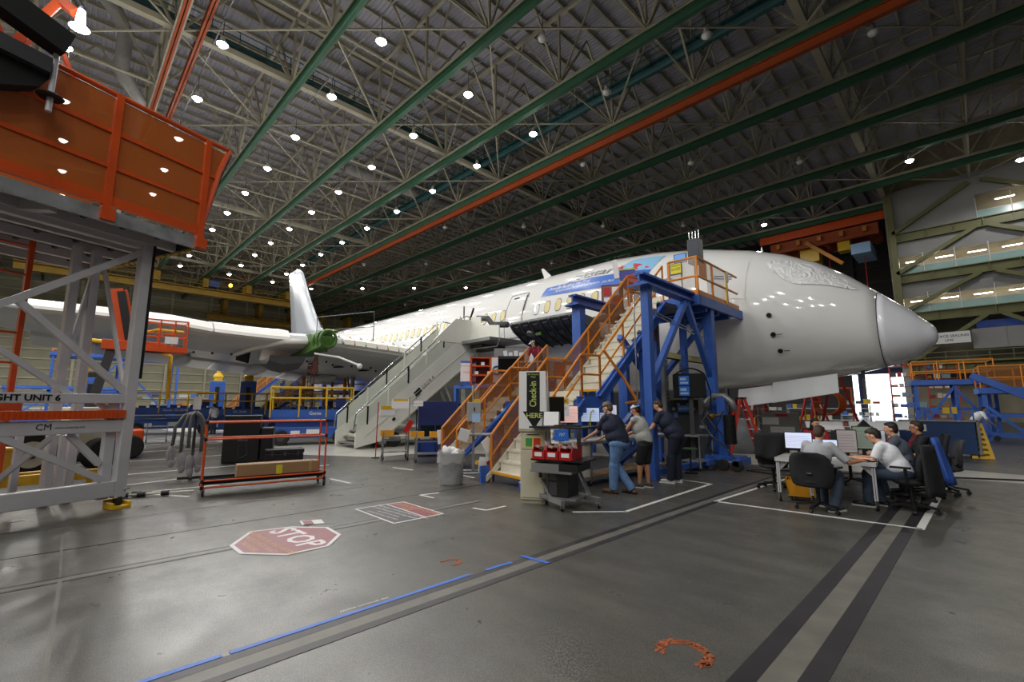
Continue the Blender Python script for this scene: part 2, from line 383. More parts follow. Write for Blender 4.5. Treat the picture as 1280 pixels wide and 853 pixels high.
mb = MB(); mb.box(X0, X1, Y0-.4, Y0, 0, 31); struct('wall_front', mb, WL)

# ---- office block with galleries at the right
FY = 62.0
OFW = M('office_panel', '8f8f8f', .6, 0, .06, .6); OFI = M('gallery_interior', '8d8674', .7, 0, .3, .5); GLS = M('aqua_balustrade', '9fc0bd', .25, 0, .05, 1)
off = MB(); off.box(-5, X1, FY+4.2, FY+4.5, 0, 30); off.box(-5.2, -4.9, FY, FY+4.5, 5, 30); office = struct('wall_office', off, OFI)
FL = [5.3, 10.6, 14.75, 19.2]
for i, z in enumerate(FL):
    mb = MB(); mb.ibeam((-5, FY, z), (X1, FY, z), .5, .95, .08)
    for k in range(16): mb.box(-4.0+2*k, -3.93+2*k, FY-.22, FY+.22, z-.45, z+.45)
    mb.build('floor_beam', OLIVE, office)
    mb = MB(); mb.box(-5, X1, FY+.1, FY+4.2, z+.3, z+.5); mb.build('gallery_floor', OFW, office)
for z0, z1 in ((12.75, 14.3), (17.1, 18.75)):
    mb = MB(); mb.box(-4.9, X1, FY+.15, FY+.3, z0, z1); mb.build('fascia_panel', OFW, office)
mb = MB(); mb.box(-4.9, 1.7, FY+.15, FY+.3, 19.65, 24.5); mb.build('wall_panel', OFW, office); mb = MB(); mb.box(1.7, X1, FY+.15, FY+.3, 22.1, 24.5); mb.build('wall_panel', OFW, office)
for z, xa in ((11.05, -4.9), (15.2, -4.9), (19.65, 1.7)):
    for k in range(8):
        x = xa+2.35*k
        if x > 14: break
        mb = MB(); mb.box(x+.04, x+2.3, FY+.1, FY+.16, z, z+.75); mb.build('balustrade_panel', GLS, office)
        mb = MB(); mb.box(x-.03, x+.03, FY+.05, FY+.2, z, z+2.1); mb.build('mullion', WHT, office)
    mb = MB(); mb.box(xa, 14, FY+.1, FY+.18, z+.75, z+.82); mb.build('hand_rail', ALU, office)
mb = MB(); mb.box(-5.0, -4.45, FY-.4, FY+.4, 0, 26); mb.build('office_column', OLIVE, office)
mb = MB(); mb.box(-5.1, -4.6, FY-1.2, FY-.5, 0, 5.3); mb.build('office_column', OFW, office)
for z0, z1 in ((5.8, 10.2), (11.1, 14.3), (15.3, 18.8), (19.7, 23.4)):
    mb = MB(); mb.bar((-4.7, FY-.25, z0), (1.4, FY-.25, z1), .3, .36); mb.build('brace', OLIVE, office)
    mb = MB(); mb.bar((2.4, FY-.25, z1), (9, FY-.25, z0), .3, .36); mb.build('brace', OLIVE, office)
# level 5.8-10: mezzanine with railing and blue screen
mb = MB(); mb.box(-4.9, X1, FY-.9, FY+.1, 5.75, 5.9); mb.build('gallery_floor', OLIVE, office)
for z in (6.3, 6.8): 
    mb = MB(); mb.bar((-4.8, FY-.85, z), (14, FY-.85, z), .07); mb.build('hand_rail', OLIVE, office)
mb = MB()
for k in range(12): mb.bar((-4.8+1.5*k, FY-.85, 5.8), (-4.8+1.5*k, FY-.85, 6.85), .06)
mb.build('rail_post', OLIVE, office)
mb = MB(); mb.box(.2, 12, FY-.2, FY, 7.0, 8.9)
for k in range(6): mb.box(.2+2.2*k, .26+2.2*k, FY-.25, FY, 7.0, 8.9)
mb.build('clad_panel', OFW, office)
mb = MB(); mb.box(0.6, 4.2, FY+1.2, FY+1.3, 8.95, 9.8); mb.build('blue_screen', M('lit_blue_window', '3a58a8', .4, emit='2c4896', es=.12), office)
mb = MB(); mb.box(-2.9, .1, FY-.95, FY-.85, 7.6, 8.7); ban = mb.build('banner', PAPER, office)
text('SURFACE SEALING', .34, BLKM, office, (-1.4, FY-.965, 8.3), (1, 0, 0), (0, 0, 1)); text('LINE', .3, BLKM, office, (-1.4, FY-.965, 7.9), (1, 0, 0), (0, 0, 1))
# tubes of light in the galleries
TL = M('gallery_tube', 'ffffff', .3, emit='fff0d8', es=26)
def strip_lamp(c, ln, k=0):
    t = thing('strip_light', 'fluorescent strip light in the '+('lower' if c[2] < 14 else 'middle' if c[2] < 20 else 'top')+' office gallery, '+['first', 'second', 'third', 'fourth', 'fifth', 'sixth'][k]+' from the left', 'light', c, 0, 'gallery strip lights')
    mb = MB(); mb.box(-ln/2, ln/2, -.05, .05, -.05, 0); mb.build('tube', TL, t)
    ll = bpy.data.lights.new('strip_glow', 'POINT'); ll.energy = 45; ll.shadow_soft_size = .15; ll.color = (1, .9, .72); lo = bpy.data.objects.new('strip_glow', ll); COL.objects.link(lo); lo.parent = t; lo.location = (0, .5, -.25)
    mb = MB(); mb.box(-ln/2-.05, ln/2+.05, -.09, .09, 0, .07); mb.build('housing', WHT, t)
for z in (12.65, 17.0, 21.9):
    for k in range(6):
        if z > 20 and k < 3: continue
        strip_lamp((-3.4+2.4*k, FY+2.2, z), 1.3, k-(3 if z > 20 else 0))

# ---- high-bay lamps: housing, lens, hanger, and the lamp's own light
def make_lamp(lit):
    t = thing('high_bay_lamp', 'x', 'lamp', (0, 0, 0), 0)
    mb = MB(); mb.lathe([(.05, .42), (.12, .40), (.15, .15), (.24, .02), (.31, -.06), (.32, -.09), (.30, -.09)], n=16, cap=False); mb.build('housing', M('lamp_housing', 'b9b9b4', .4), t, smooth=True)
    mb = MB(); mb.lathe([(.02, -.27), (.14, -.25), (.22, -.17), (.27, -.07), (.26, -.04)], n=14); mb.build('lens', GLASSY if lit else M('unlit_lens', 'c9c9c6', .3), t, smooth=True)
    mb = MB(); mb.cyl((0, 0, .4), (0, 0, 1.56), .02, n=6); mb.build('hanger', DSTEEL, t)
    if lit:
        ld = bpy.data.lights.new('bay_light', 'SPOT'); ld.spot_size = math.radians(172); ld.spot_blend = .35; ld.energy = LAMP_W; ld.shadow_soft_size = .28; ld.color = (1, .985, .955)
        lu = bpy.data.lights.new('bay_uplight', 'POINT'); lu.energy = LAMP_W*.09; lu.shadow_soft_size = .2; lu.color = (1, .965, .90)
        lq = bpy.data.objects.new('bay_uplight', lu); COL.objects.link(lq); lq.parent = t; lq.location = (0, 0, -.6)
        lo = bpy.data.objects.new('bay_light', ld); COL.objects.link(lo); lo.parent = t; lo.location = (0, 0, -.65)
    return t
lampA = lampB = None
qm = MB(); qm.tube([(X0, 0, 24.02), (X1, 0, 24.02)], .045, 6); qme = qm.mesh('lamp_conduit', STEEL)
for y in [4.85+6.42*n for n in range(-5, 9)]: link('lamp_conduit', qme, ceiling, loc=(0, y, 0))
LX = [-2.1-6.65*k for k in range(-3, 13)]; LY = [4.85+6.42*n for n in range(-5, 9)]
ORD = 'first second third fourth fifth sixth seventh eighth ninth tenth eleventh twelfth thirteenth fourteenth fifteenth sixteenth seventeenth'.split()
def lit_at(x, y):
    if x < -20 and y < 27: return True
    if y < 1: return True
    if y > 44 and x > -16: return True
    return False
for iy, y in enumerate(LY):
    for ix, x in enumerate(LX):
        if y > 27 and (ix+iy) % 3: continue
        if y > 60 and x > -9: continue
        l = lit_at(x, y) or (y > 27 and (ix*7+iy*3) % 4 == 0 and x < -20) or (y > 50 and (ix+iy) % 2)
        if y < -12 and (ix+iy) % 2: continue
        if -20 < x < -14 and -1 < y < 10: continue
        src = lampA if l else lampB
        if src is None:
            src = make_lamp(l)
            if l: lampA = src
            else: lampB = src
            o = src; o.location = (x, y, 22.4)
        else: o = dup(src, (x, y, 22.4))
        rw = round((29.54-y)/6.42+.5)-(1 if y > 29.54 else 0); side_ = 'left of' if y < 29.54 else 'right of'; rw = abs(rw) if rw else 1
        o['label'] = ('lit' if l else 'unlit')+' high-bay lamp, '+ORD[min(len(ORD)-1, rw-1)]+' lamp row '+side_+' the orange girder, '+ORD[ix]+' along'
        o['group'] = 'lit high-bay lamps' if l else 'unlit high-bay lamps'
# ================================================================ AEROPLANE
FWH = M('aircraft_white', 'e4e4e3', .07, 0, .0, 1, coat=.5); FGR = M('aircraft_grey', 'cbcdd0', .35, 0, .04, .5); RAD = M('radome_white', 'e0e2ea', .10, coat=.5)
plane = thing('airliner', 'white twin-jet airliner with bare wing pylon filling the hall', 'airliner', (0, 17.8, 0))
ST = [(-.62, 3.66, 3.63, .02), (-.628, 3.75, 3.54, .12), (-.65, 3.84, 3.47, .22), (-.72, 3.97, 3.37, .34), (-.87, 4.12, 3.26, .48), (-1.14, 4.44, 3.04, .76), (-1.66, 4.95, 2.84, 1.12), (-1.82, 5.10, 2.80, 1.21), (-2.5, 5.74, 2.65, 1.58), (-3.3, 6.36, 2.52, 1.92), (-4.2, 6.84, 2.42, 2.2),
      (-5.2, 7.22, 2.34, 2.44), (-6.8, 7.66, 2.27, 2.70), (-8.6, 7.97, 2.23, 2.84), (-10.6, 8.15, 2.22, 2.89), (-38, 8.15, 2.22, 2.89), (-42, 8.15, 2.5, 2.8), (-47, 8.1, 3.5, 2.3), (-52, 7.9, 5.0, 1.4), (-57, 7.3, 6.5, .4)]
def stat(x):
    for a, b_ in zip(ST, ST[1:]):
        if a[0] >= x >= b_[0]:
            t = (a[0]-x)/(a[0]-b_[0]); return [a[i]*(1-t)+b_[i]*t for i in range(4)]
    return list(ST[0] if x > ST[0][0] else ST[-1])
def surf(x, ph, off=0.):
    """point on the fuselage skin, ph from the starboard side (0) up (+)"""
    _, tp, bt, hw = stat(x); zc = (tp+bt)/2 if x < -9 else (tp+bt)/2-.15*max(0, min(1, (x+9)/6))*(tp-bt)/6
    s_, c_ = math.sin(ph), math.cos(ph)
    n = Vector((0, -c_, s_))*off
    return Vector((x, -hw*c_, zc+((tp-zc) if s_ > 0 else (zc-bt))*s_))+n
def skin(xs, mat, name, n=64):
    mb = MB(); mb.loft([[surf(x, 2*PI*k/n) for k in range(n)] for x in xs]); return mb.build(name, mat, plane, smooth=True)
xs1 = [-1.84, -2.1, -2.5, -2.9, -3.3, -3.75, -4.2, -4.7, -5.2, -6, -6.8, -7.7, -8.6, -9.6, -10.6, -20, -30, -38, -42, -44.5, -47, -49.5, -52, -57]
fus = skin(xs1, FWH, 'fuselage'); skin([-.62, -.628, -.65, -.68, -.72, -.79, -.87, -1, -1.14, -1.4, -1.66, -1.82], RAD, 'radome')
mb = MB(); mb.loft([[surf(x, 2*PI*k/48, o_) for k in range(48)] for x, o_ in ((-1.822, .003), (-1.842, .003))], cap=False); mb.build('radome_seam', DSTEEL, plane)
def seam(pts, r=.012, mat=DSTEEL, name='panel_seam'):
    mb = MB(); mb.tube(pts, r, 5); return mb.build(name, mat, plane)
def patch(x0, x1, p0, p1, mat, name, off=.012, nx=8, np_=8, shape=None, parent=None, th=.01):
    mb = MB(); vs = []; 
    for i in range(nx+1):
        for j in range(np_+1):
            u = i/nx; v = j/np_
            if shape: x, p = shape(u, v)
            else: x, p = x0+(x1-x0)*u, p0+(p1-p0)*v
            vs.append(surf(x, p, off))
    mb.add(vs, [(i*(np_+1)+j, (i+1)*(np_+1)+j, (i+1)*(np_+1)+j+1, i*(np_+1)+j+1) for i in range(nx) for j in range(np_)])
    return mb.build(name, mat, parent or plane, smooth=True)
# cabin windows
WP = M('window_shade', 'c9b97c', .35); WO = M('window_ring', '45454a', .5)
def win_mesh(xc, zc=5.95, hw=.15, hh=.26, wh=False):
    mb = MB(); n = 20
    def ring(k, off):
        r = []
        for i in range(n):
            a = 2*PI*i/n; cx = abs(math.cos(a))**.7*math.copysign(1, math.cos(a)); sz = abs(math.sin(a))**.7*math.copysign(1, math.sin(a))
            z = zc+hh*k*sz; ph = math.asin(max(-1, min(1, (z-5.185)/2.965))); r.append(surf(xc+hw*k*cx, ph, off))
        return r
    r0, r1, r2 = ring(1.14, .006), ring(1.0, .012), ring(.96, .012)
    mb.mat(0).add(r0+r1, [(i, (i+1) % n, n+(i+1) % n, n+i) for i in range(n)])
    mb.mat(1).add(r1, [tuple(range(n))])
    return mb.mesh('cabin_window', [WO, FWH if wh else WP])
wme = win_mesh(-20)
for k in range(30):
    x = -13.05+.62*3-.62*k if False else -15.8-.66*k
    link('cabin_window', wme, plane, loc=(x+20, 0, 0))
for x in (-11.72, -12.34, -12.96, -11.1, -10.45, -9.85): link('cabin_window', wme, plane, loc=(x+20, 0, 0))
link('cabin_window', win_mesh(-20, wh=True), plane, loc=(-13.6+20, 0, 0))
def ph_of(z): return math.asin(max(-1, min(1, (z-5.185)/2.965)))
# passenger doors (outlined) and plug hatch
def door(x0, x1, z0, z1):
    p0, p1 = ph_of(z0), ph_of(z1); pts = []
    for x, a in ((x0, p0), (x1, p0), (x1, p1), (x0, p1)): pts.append((x, a))
    out = []
    for (xa, pa), (xb, pb) in zip(pts, pts[1:]+pts[:1]):
        for t in range(6): out.append(surf(xa+(xb-xa)*t/6, pa+(pb-pa)*t/6, .004))
    mb = MB(); mb.tube(out, .013, 5, closed=True); d = mb.build('door_outline', DSTEEL, plane)
    patch(x0+.45*(x1-x0), x0+.75*(x1-x0), ph_of((z0+z1)/2+.3), ph_of((z0+z1)/2+.36), BLKM, 'door_handle', nx=2, np_=1)
door(-15.6, -14.45, 4.75, 6.95)
patch(-15.55, -14.5, ph_of(4.8), ph_of(6.9), FWH, 'passenger_door', .02)
patch(-14.44, -14.38, ph_of(6.0), ph_of(6.85), BLKM, 'door_hinge', .03, nx=1)
patch(-15.3, -14.95, ph_of(6.7), ph_of(6.76), BLKM, 'door_vent', .03, nx=2, np_=1)
seam([surf(-9.2, ph_of(z), .003) for z in (3, 4, 5, 6, 7, 7.8)], .01, FGR)
seam([surf(-6.05, ph_of(z)*1.0, .003) for z in (6.9, 6.4, 5.6, 4.6, 3.8, 3.2)], .008, FGR)
# door 1 (behind the orange platform)
patch(-5.95, -4.95, .15, .80, FWH, 'passenger_door', .015)
patch(-5.9, -5.35, ph_of(6.5), ph_of(6.54), BLKM, 'gutter', .03, nx=3, np_=1); patch(-5.9, -5.35, ph_of(6.40), ph_of(6.44), BLUE, 'gutter', .03, nx=3, np_=1)
# sensor ports near the nose
for x, p in ((-4.33, -.06), (-4.29, -.34), (-4.2, -.60)):
    c = surf(x, p, .01); n = Vector((0, -math.cos(p), math.sin(p)))
    mb = MB(); mb.cyl(c, c+n*.03, .075, n=16); mb.build('sensor_port', BLKM, plane)
for x, p in ((-4.2, -.34), (-4.1, -.60)):
    c = surf(x, p, .02); mb = MB(); mb.cyl(c, c+Vector((.16, -.04, -.01)), .012, n=6); mb.build('probe', BLKM, plane)
c = surf(-13.63, ph_of(4.13), .01); mb = MB(); mb.cyl(c, c+Vector((0, -.03, 0)), .11, n=16); mb.build('vent_port', BLKM, plane)
mb = MB(); mb.cyl(surf(-4.9, 1.40), surf(-4.9, 1.40, .16), .04, .02, 8); mb.build('antenna', FWH, plane)
mb = MB(); mb.prism([surf(-15.0, 1.35), surf(-14.5, 1.35), surf(-14.95, 1.35, .5), surf(-15.1, 1.35, .5)], (0, .05, 0)); mb.build('antenna', FWH, plane)
# crumpled protective film over the flight deck windows
FILM = bpy.data.materials.new('crumpled_film'); FILM.use_nodes = True; MATS['crumpled_film'] = FILM
_n = FILM.node_tree; _b = _n.nodes['Principled BSDF']; _b.inputs['Base Color'].default_value = (.93, .94, .96, 1); _b.inputs['Roughness'].default_value = .10; _b.inputs['Coat Weight'].default_value = 1.0
_v = _n.nodes.new('ShaderNodeTexNoise'); _v.inputs['Scale'].default_value = 2.2; _v.inputs['Detail'].default_value = 6; _v.inputs['Distortion'].default_value = 2.5; _t = _n.nodes.new('ShaderNodeTexCoord'); _n.links.new(_t.outputs['Object'], _v.inputs['Vector'])
_p = _n.nodes.new('ShaderNodeBump'); _p.inputs['Strength'].default_value = .8; _p.inputs['Distance'].default_value = .16; _n.links.new(_v.outputs[0], _p.inputs['Height']); _n.links.new(_p.outputs[0], _b.inputs['Normal'])
def filmshape(u, v):
    x = -4.45+2.25*u; lo = .52+.10*u-.16*math.sin(PI*min(1, u*1.3))**1.5*(1-u); hi = 1.0+.05*u
    sm = math.sin(PI*min(1, max(0, u)))**.45
    mid = .80+.02*u; return x, mid+(lo-mid)*(1-v)*sm+(hi-mid)*v*sm
patch(0, 0, 0, 0, FILM, 'windshield_film', .03, 18, 10, shape=filmshape)
# banner decal
SKYB = M('decal_sky_blue', '8fc0e6', .25); DECB = M('decal_blue', '4a72c4', .25); DECG = M('decal_grey', '6d7078', .3); DECR = M('decal_red', 'c84a58', .3); DECW = M('decal_white', 'eef0f4', .3)
def dpatch(quad, mat, name, off=.015, n=10):
    """quad = (x,z) corners bl, br, tr, tl on the skin"""
    def sh(u, v):
        a = [quad[0][i]*(1-u)+quad[1][i]*u for i in (0, 1)]; b_ = [quad[3][i]*(1-u)+quad[2][i]*u for i in (0, 1)]
        return a[0]*(1-v)+b_[0]*v, ph_of(a[1]*(1-v)+b_[1]*v)
    return patch(0, 0, 0, 0, mat, name, off, n, n, shape=sh)
def fz(y, z): return z
dpatch([(-13.5, 6.52), (-8.38, 6.25), (-8.2, 6.93), (-13.35, 6.95)], DECB, 'banner_blue')
dpatch([(-9.9, 6.97), (-8.2, 6.93), (-7.95, 7.65), (-9.3, 7.6)], SKYB, 'banner_sky')
def skintext(txt, size, mat, x, z, wid, shear=.25, off=.022, nm='lettering'):
    vs, fs = text_data(txt, size); x0 = min(v[0] for v in vs); x1 = max(v[0] for v in vs); k = wid/(x1-x0)
    mb = MB(); mb.add([surf(x+v[0]*k+shear*v[1], ph_of(z)+v[1]/2.93, off) for v in vs], fs); mb.build(nm, mat, plane)
skintext('Jetstar', .60, DECG, -10.95, 7.16, 2.15, .35)
skintext('Proudly Building the First', .27, DECW, -12.0, 6.80, 2.2); skintext('787 Dreamliner for Jetstar and Australia   July 2013', .15, DECW, -11.2, 6.62, 3.0)
skintext('787', .44, DECW, -8.85, 6.45, .8); skintext('787', .30, DECB, -7.55, 6.36, .5)
def star(x, z, r):
    mb = MB(); pts = []
    for i in range(10):
        a = PI/2+PI*i/5; q = r if i % 2 == 0 else r*.45; pts.append(surf(x+q*math.cos(a), ph_of(z)+q*math.sin(a)/2.93, .024))
    mb.add(pts+[surf(x, ph_of(z), .024)], [(i, (i+1) % 10, 10) for i in range(10)]); mb.build('star_decal', DECR, plane)
star(-9.6, 7.2, .2)
mb = MB(); pts = [surf(x, ph_of(z), .024) for x, z in ((-9.05, 6.98), (-8.3, 7.05), (-8.8, 7.28), (-9.1, 7.35))]; mb.add(pts, [(0, 1, 2, 3)]); mb.build('tail_decal', DECR, plane)
# opened cargo door: dark ribbed panel swung up and out
cg = MB(); cx0, cx1 = -13.7, -10.2
CGM = M('cargo_door_inner', '34363a', .5, .2, .15, 4)
prof_ = [(0, -2.75, 5.0), (0, -4.3, 5.15), (0, -4.45, 5.02), (0, -4.2, 4.72), (0, -3.6, 4.35), (0, -2.95, 4.15), (0, -2.8, 4.3)]
cg.prism([(cx0, p[1], p[2]) for p in prof_], (cx1-cx0, 0, 0)); cd = cg.build('cargo_door', CGM, plane, bevel=.04)
mb = MB()
for k in range(8):
    x = cx0+.15+k*.52
    for a, b_ in zip(prof_[2:5], prof_[3:6]): mb.bar((x, a[1], a[2]-.03), (x, b_[1], b_[2]-.03), .06, .08)
for k in range(7):
    for t, (y, z) in enumerate(((-4.3, 4.83), (-3.9, 4.5), (-3.3, 4.22))): mb.cbox((cx0+.4+k*.52, y, z), (.26, .2, .05), (-.7, 0, 0))
mb.build('door_ribs', DSTEEL, cd)
mb = MB(); mb.cyl((cx0+.9, -4.0, 4.66), (cx0+.9, -4.05, 4.55), .19, n=16); mb.build('latch_cover', STEEL, cd); mb = MB(); mb.cbox((cx0+1.35, -4.0, 4.55), (.3, .15, .12)); mb.build('latch', GREEN, cd)
dk = MB()
dk.loft([[surf(x, ph_of(z), .02) for z in (3.7, 3.95, 4.2)] for x in (-11.3, -10.9, -10.6)], cap=False, closed=False); dk.build('cargo_opening', BLKM, plane)
# wing
def wing(side):
    LE = [(0, -16.0, 3.3), (2.9, -17.4, 3.75), (5.05, -18.06, 3.92), (7.1, -19.33, 4.24), (8.6, -20.27, 4.45), (11.5, -22.05, 4.64), (13.3, -23.14, 4.85), (14.5, -23.93, 5.11), (16.5, -25.16, 5.35), (19, -26.72, 5.59), (23, -29.4, 6.1), (27, -32.2, 6.7), (30, -35.8, 7.3)]
    TE = [(-32.0, 3.3), (-31.8, 3.5), (-31.6, 3.7), (-31.6, 3.9), (-31.6, 4.05), (-31.9, 4.35), (-32.2, 4.5), (-32.3, 4.7), (-32.6, 4.95), (-33.0, 5.3), (-34.4, 5.9), (-35.8, 6.6), (-37.3, 7.3)]
    prof = [(0, 0), (.01, .35), (.05, .62), (.15, .85), (.35, 1), (.6, .75), (.85, .35), (1, .03), (1, -.03), (.85, -.22), (.6, -.55), (.35, -.8), (.15, -.65), (.05, -.42), (.01, -.22)]
    rings = []
    for (y, xl, zl), (xt, zt_) in zip(LE, TE):
        ch = xl-xt; th = ch*.06 if y > 3 else ch*.065
        rings.append([(xl-ch*u, -side*y, zl+(zt_-zl)*u+th*v) for u, v in prof])
    mb = MB(); mb.loft(rings, cap=True); wo = mb.build('wing', FGR, plane, smooth=False)
    return LE, TE, wo
LE, TE, wo = wing(1)
def le(y):
    for a, b_ in zip(LE, LE[1:]):
        if a[0] <= y <= b_[0]: t = (y-a[0])/(b_[0]-a[0]); return Vector((a[1]*(1-t)+b_[1]*t, -y, a[2]*(1-t)+b_[2]*t))
# slat panels inboard of the pylon, white with amber seals; continuous bright slat outboard
for k in range(9):
    ya, yb = 4.9+.42*k, 4.9+.42*k+.38; a, b_ = le(ya), le(yb); mb = MB()
    for q in (0,): mb.loft([[p+Vector((.10, 0, -.02)), p+Vector((.06, 0, .20)), p+Vector((-.35, 0, .36)), p+Vector((-.9, 0, .50)), p+Vector((-.9, 0, .40)), p+Vector((-.2, 0, -.16))] for p in (a, b_)])
    mb.build('slat_panel', M('slat_white', 'e2e0d6', .3), wo)
    mb = MB(); c = le(yb+.02); mb.bar(c+Vector((.09, 0, .0)), c+Vector((-.5, 0, .42)), .05, .1); mb.build('slat_seal', AMB if k % 3 == 1 else STEEL, wo)
for ya, yb in ((10.6, 13.2), (13.25, 16.2), (16.25, 19.0)):
    mb = MB(); rr = []
    for t in range(5):
        p = le(ya+(yb-ya)*t/4); k = 1-.02*(ya-10)
        rr.append([p+Vector((.16, 0, -.04))*k, p+Vector((.14, 0, .10))*k, p+Vector((-.2, 0, .42))*k, p+Vector((-1.3, 0, .62))*k, p+Vector((-1.3, 0, .5))*k, p+Vector((-.3, 0, -.18))*k])
    mb.loft(rr); mb.build('slat', M('slat_bright', 'f0f0ee', .25), wo)
# flaps hanging along the trailing edge and flap track fairings
for ya, yb, i in ((3.2, 7.4, 0), (7.5, 11.3, 1), (11.4, 14.6, 2), (14.7, 19, 3)):
    def te(y):
        for j, (a, b_) in enumerate(zip(LE, LE[1:])):
            if a[0] <= y <= b_[0]: t = (y-a[0])/(b_[0]-a[0]); return Vector((TE[j][0]*(1-t)+TE[j+1][0]*t, -y, TE[j][1]*(1-t)+TE[j+1][1]*t))
    mb = MB(); mb.loft([[te(y)+Vector((.9, 0, .02)), te(y)+Vector((.7, 0, .12)), te(y)+Vector((-1.6, 0, -.42)), te(y)+Vector((-1.6, 0, -.48)), te(y)+Vector((.6, 0, -.22))] for y in (ya, yb)]); mb.build('flap', FGR, wo)
    mb = MB(); c = te((ya+yb)/2); mb.sph(c+Vector((1.0, 0, -.35)), (2.3, .28, .34), 12, 8); mb.build('flap_fairing', FGR, wo, smooth=True)
for k in range(16):
    y = 4.9+.6*k; p = le(y); mb = MB(); mb.cyl(p+Vector((-2.2-(k % 3)*.5, 0, -.62)), p+Vector((-2.2-(k % 3)*.5, 0, -.72)), .05, n=8); mb.build('access_plug', DSTEEL, wo)
for k in range(5):
    p = le(5.3+1.05*k); mb = MB(); mb.cbox(p+Vector((-3.6, 0, -.66)), (.25, .75, .06), (.1, 0, 0)); mb.build('access_slot', BLKM, wo)
# belly fairing
mb = MB(); mb.sph((-23.5, 0, 2.9), (9, 3.25, 1.15), 28, 12); mb.build('belly_fairing', FGR, plane, smooth=True)
# fin + tailplane
mb = MB(); mb.loft([[(xl-(xl-xt)*u, (xl-xt)*.05*v, z) for u, v in ((0, 0), (.1, .7), (.35, 1), (.7, .6), (1, .05), (1, -.05), (.7, -.6), (.35, -1), (.1, -.7))] for z, xl, xt in ((7.6, -40.5, -52), (9.2, -44.6, -52.5), (12.5, -47.6, -53.4), (15.9, -50.2, -54.4), (16.6, -51.4, -54.7))])
mb.build('fin', M('fin_grey_white', '90949b', .25), plane, smooth=True)
mb = MB(); mb.loft([[(xl-(xl-xt)*u, y, z+(xl-xt)*.04*v) for u, v in ((0, 0), (.2, 1), (.6, .8), (1, 0), (.6, -.8), (.2, -1))] for y, xl, xt, z in ((-.5, -48, -54, 6.2), (-9.5, -54.5, -57, 7.0))]); mb.build('tailplane', FGR, plane)
# pylon: green primed structure, open nacelle bracket, hanging lines
py_ = MB(); py_.prism([(-19.5, -9.9, 4.6), (-19.6, -9.95, 4.15), (-21.8, -9.95, 3.9), (-23.6, -9.95, 4.0), (-23.6, -9.95, 4.7), (-21.0, -9.95, 4.9)], (0, .55, 0)); pyl = py_.build('pylon', GREEN, wo, bevel=.05)
GD = M('green_primer_dark', '35581e', .5, 0, .25, 6)
for xq, rq in ((-19.55, .34), (-19.95, .36), (-20.4, .33)):
    mb = MB(); mb.tube([(xq, -9.65+rq*math.cos(a), 4.5+rq*1.05*math.sin(a)) for a in [2*PI*k/18 for k in range(18)]], .07, 6, closed=True); mb.build('pylon_frame', GREEN, pyl, smooth=True)
mb = MB(); mb.cyl((-19.6, -9.65, 4.5), (-20.4, -9.65, 4.5), .27, n=14); mb.build('pylon_core', GD, pyl)
for c, d in (((-20.8, -9.5, 4.62), (.5, .5, .34)), ((-21.3, -9.45, 4.45), (.35, .4, .5)), ((-20.1, -9.3, 4.95), (.8, .2, .12)), ((-20.9, -9.3, 4.2), (.5, .2, .2))):
    mb = MB(); mb.cbox(c, d, (.1, .2, .1)); mb.build('pylon_box', GREEN if d[0] > .4 else GD, pyl, bevel=.03)
mb = MB(); mb.cbox((-20.9, -9.25, 4.55), (.3, .1, .25)); mb.build('blue_seal', M('pale_seal', '9fb6c4', .5), pyl)
mb = MB(); mb.tube([(-20.3, -9.9, 3.9), (-19.2, -9.3, 3.7), (-18.4, -8.8, 3.35)], .045, 8); mb.sph((-18.35, -8.75, 3.3), .12, 8, 6); mb.build('thrust_link', WHT, pyl)
mb = MB(); mb.loft([[(-22.7, -11.0, 3.95), (-22.0, -10.5, 3.85), (-21.3, -9.9, 3.85)], [(-22.8, -11.0, 3.7), (-22.2, -10.5, 3.5), (-21.5, -9.9, 3.6)], [(-23.2, -11.0, 3.5), (-22.8, -10.5, 3.15), (-22.2, -9.9, 3.3)], [(-24.2, -11.0, 3.6), (-24.0, -10.5, 3.3), (-23.6, -9.9, 3.4)]], cap=False, closed=False); mb.build('nacelle_fairing', M('fairing_dark', '4b4d51', .35), pyl)
mb = MB(); mb.tube([(-24.5, -12, 4.0), (-23, -11.4, 4.35), (-21.6, -10.7, 4.5), (-20.9, -10.0, 4.45)], [.1, .16, .16, .1], 8); mb.build('fairing_lip', FWH, pyl, smooth=True)
mb = MB(); mb.prism([(-22.2, -10.2, 4.75), (-22.9, -11.2, 4.85), (-23.5, -11.2, 3.75), (-22.9, -10.2, 3.9)], (.15, .1, 0)); mb.build('pylon_fairing', FWH, pyl)
mb = MB(); mb.cbox((-24.6, -11.6, 4.1), (1.0, .1, .75), (.0, .2, .25)); mb.build('access_panel', BLKM, pyl)
mb = MB()
for k in range(4): mb.cyl((-20.6-.25*k, -9.7+.1*k, 4.0), (-20.7-.25*k, -9.6, 3.1), .05, n=6)
for k in range(9): mb.cbox((-20.9-.12*k, -9.6+.05*(k % 3), 3.1+.1*(k % 4)), (.16, .12, .12))
mb.build('hydraulic_pack', M('dark_red_parts', '5a3430', .5, .2, .3, 6), pyl)
mb = MB()
for dx in (0, .35, .7): mb.cyl((-21-dx, -9.6, 3.2), (-21-dx, -9.6, 1.6), .012, n=5)
mb.build('hanging_line', BLKM, pyl)
# temporary guard rail standing on the wing root
mb = MB(); q = [(-24.6, -8.2, 4.9), (-24.6, -8.2, 6.35), (-20.6, -7.0, 6.25), (-20.6, -7.0, 4.8)]
mb.tube(q, .025, 6); mb.tube([(-24.6, -8.2, 5.6), (-20.6, -7, 5.5)], .02, 6); mb.tube([(-24.6, -8.2, 6.3), (-23.6, -7.9, 5.0)], .02, 6)
mb.build('wing_guard_rail', DSTEEL, wo)
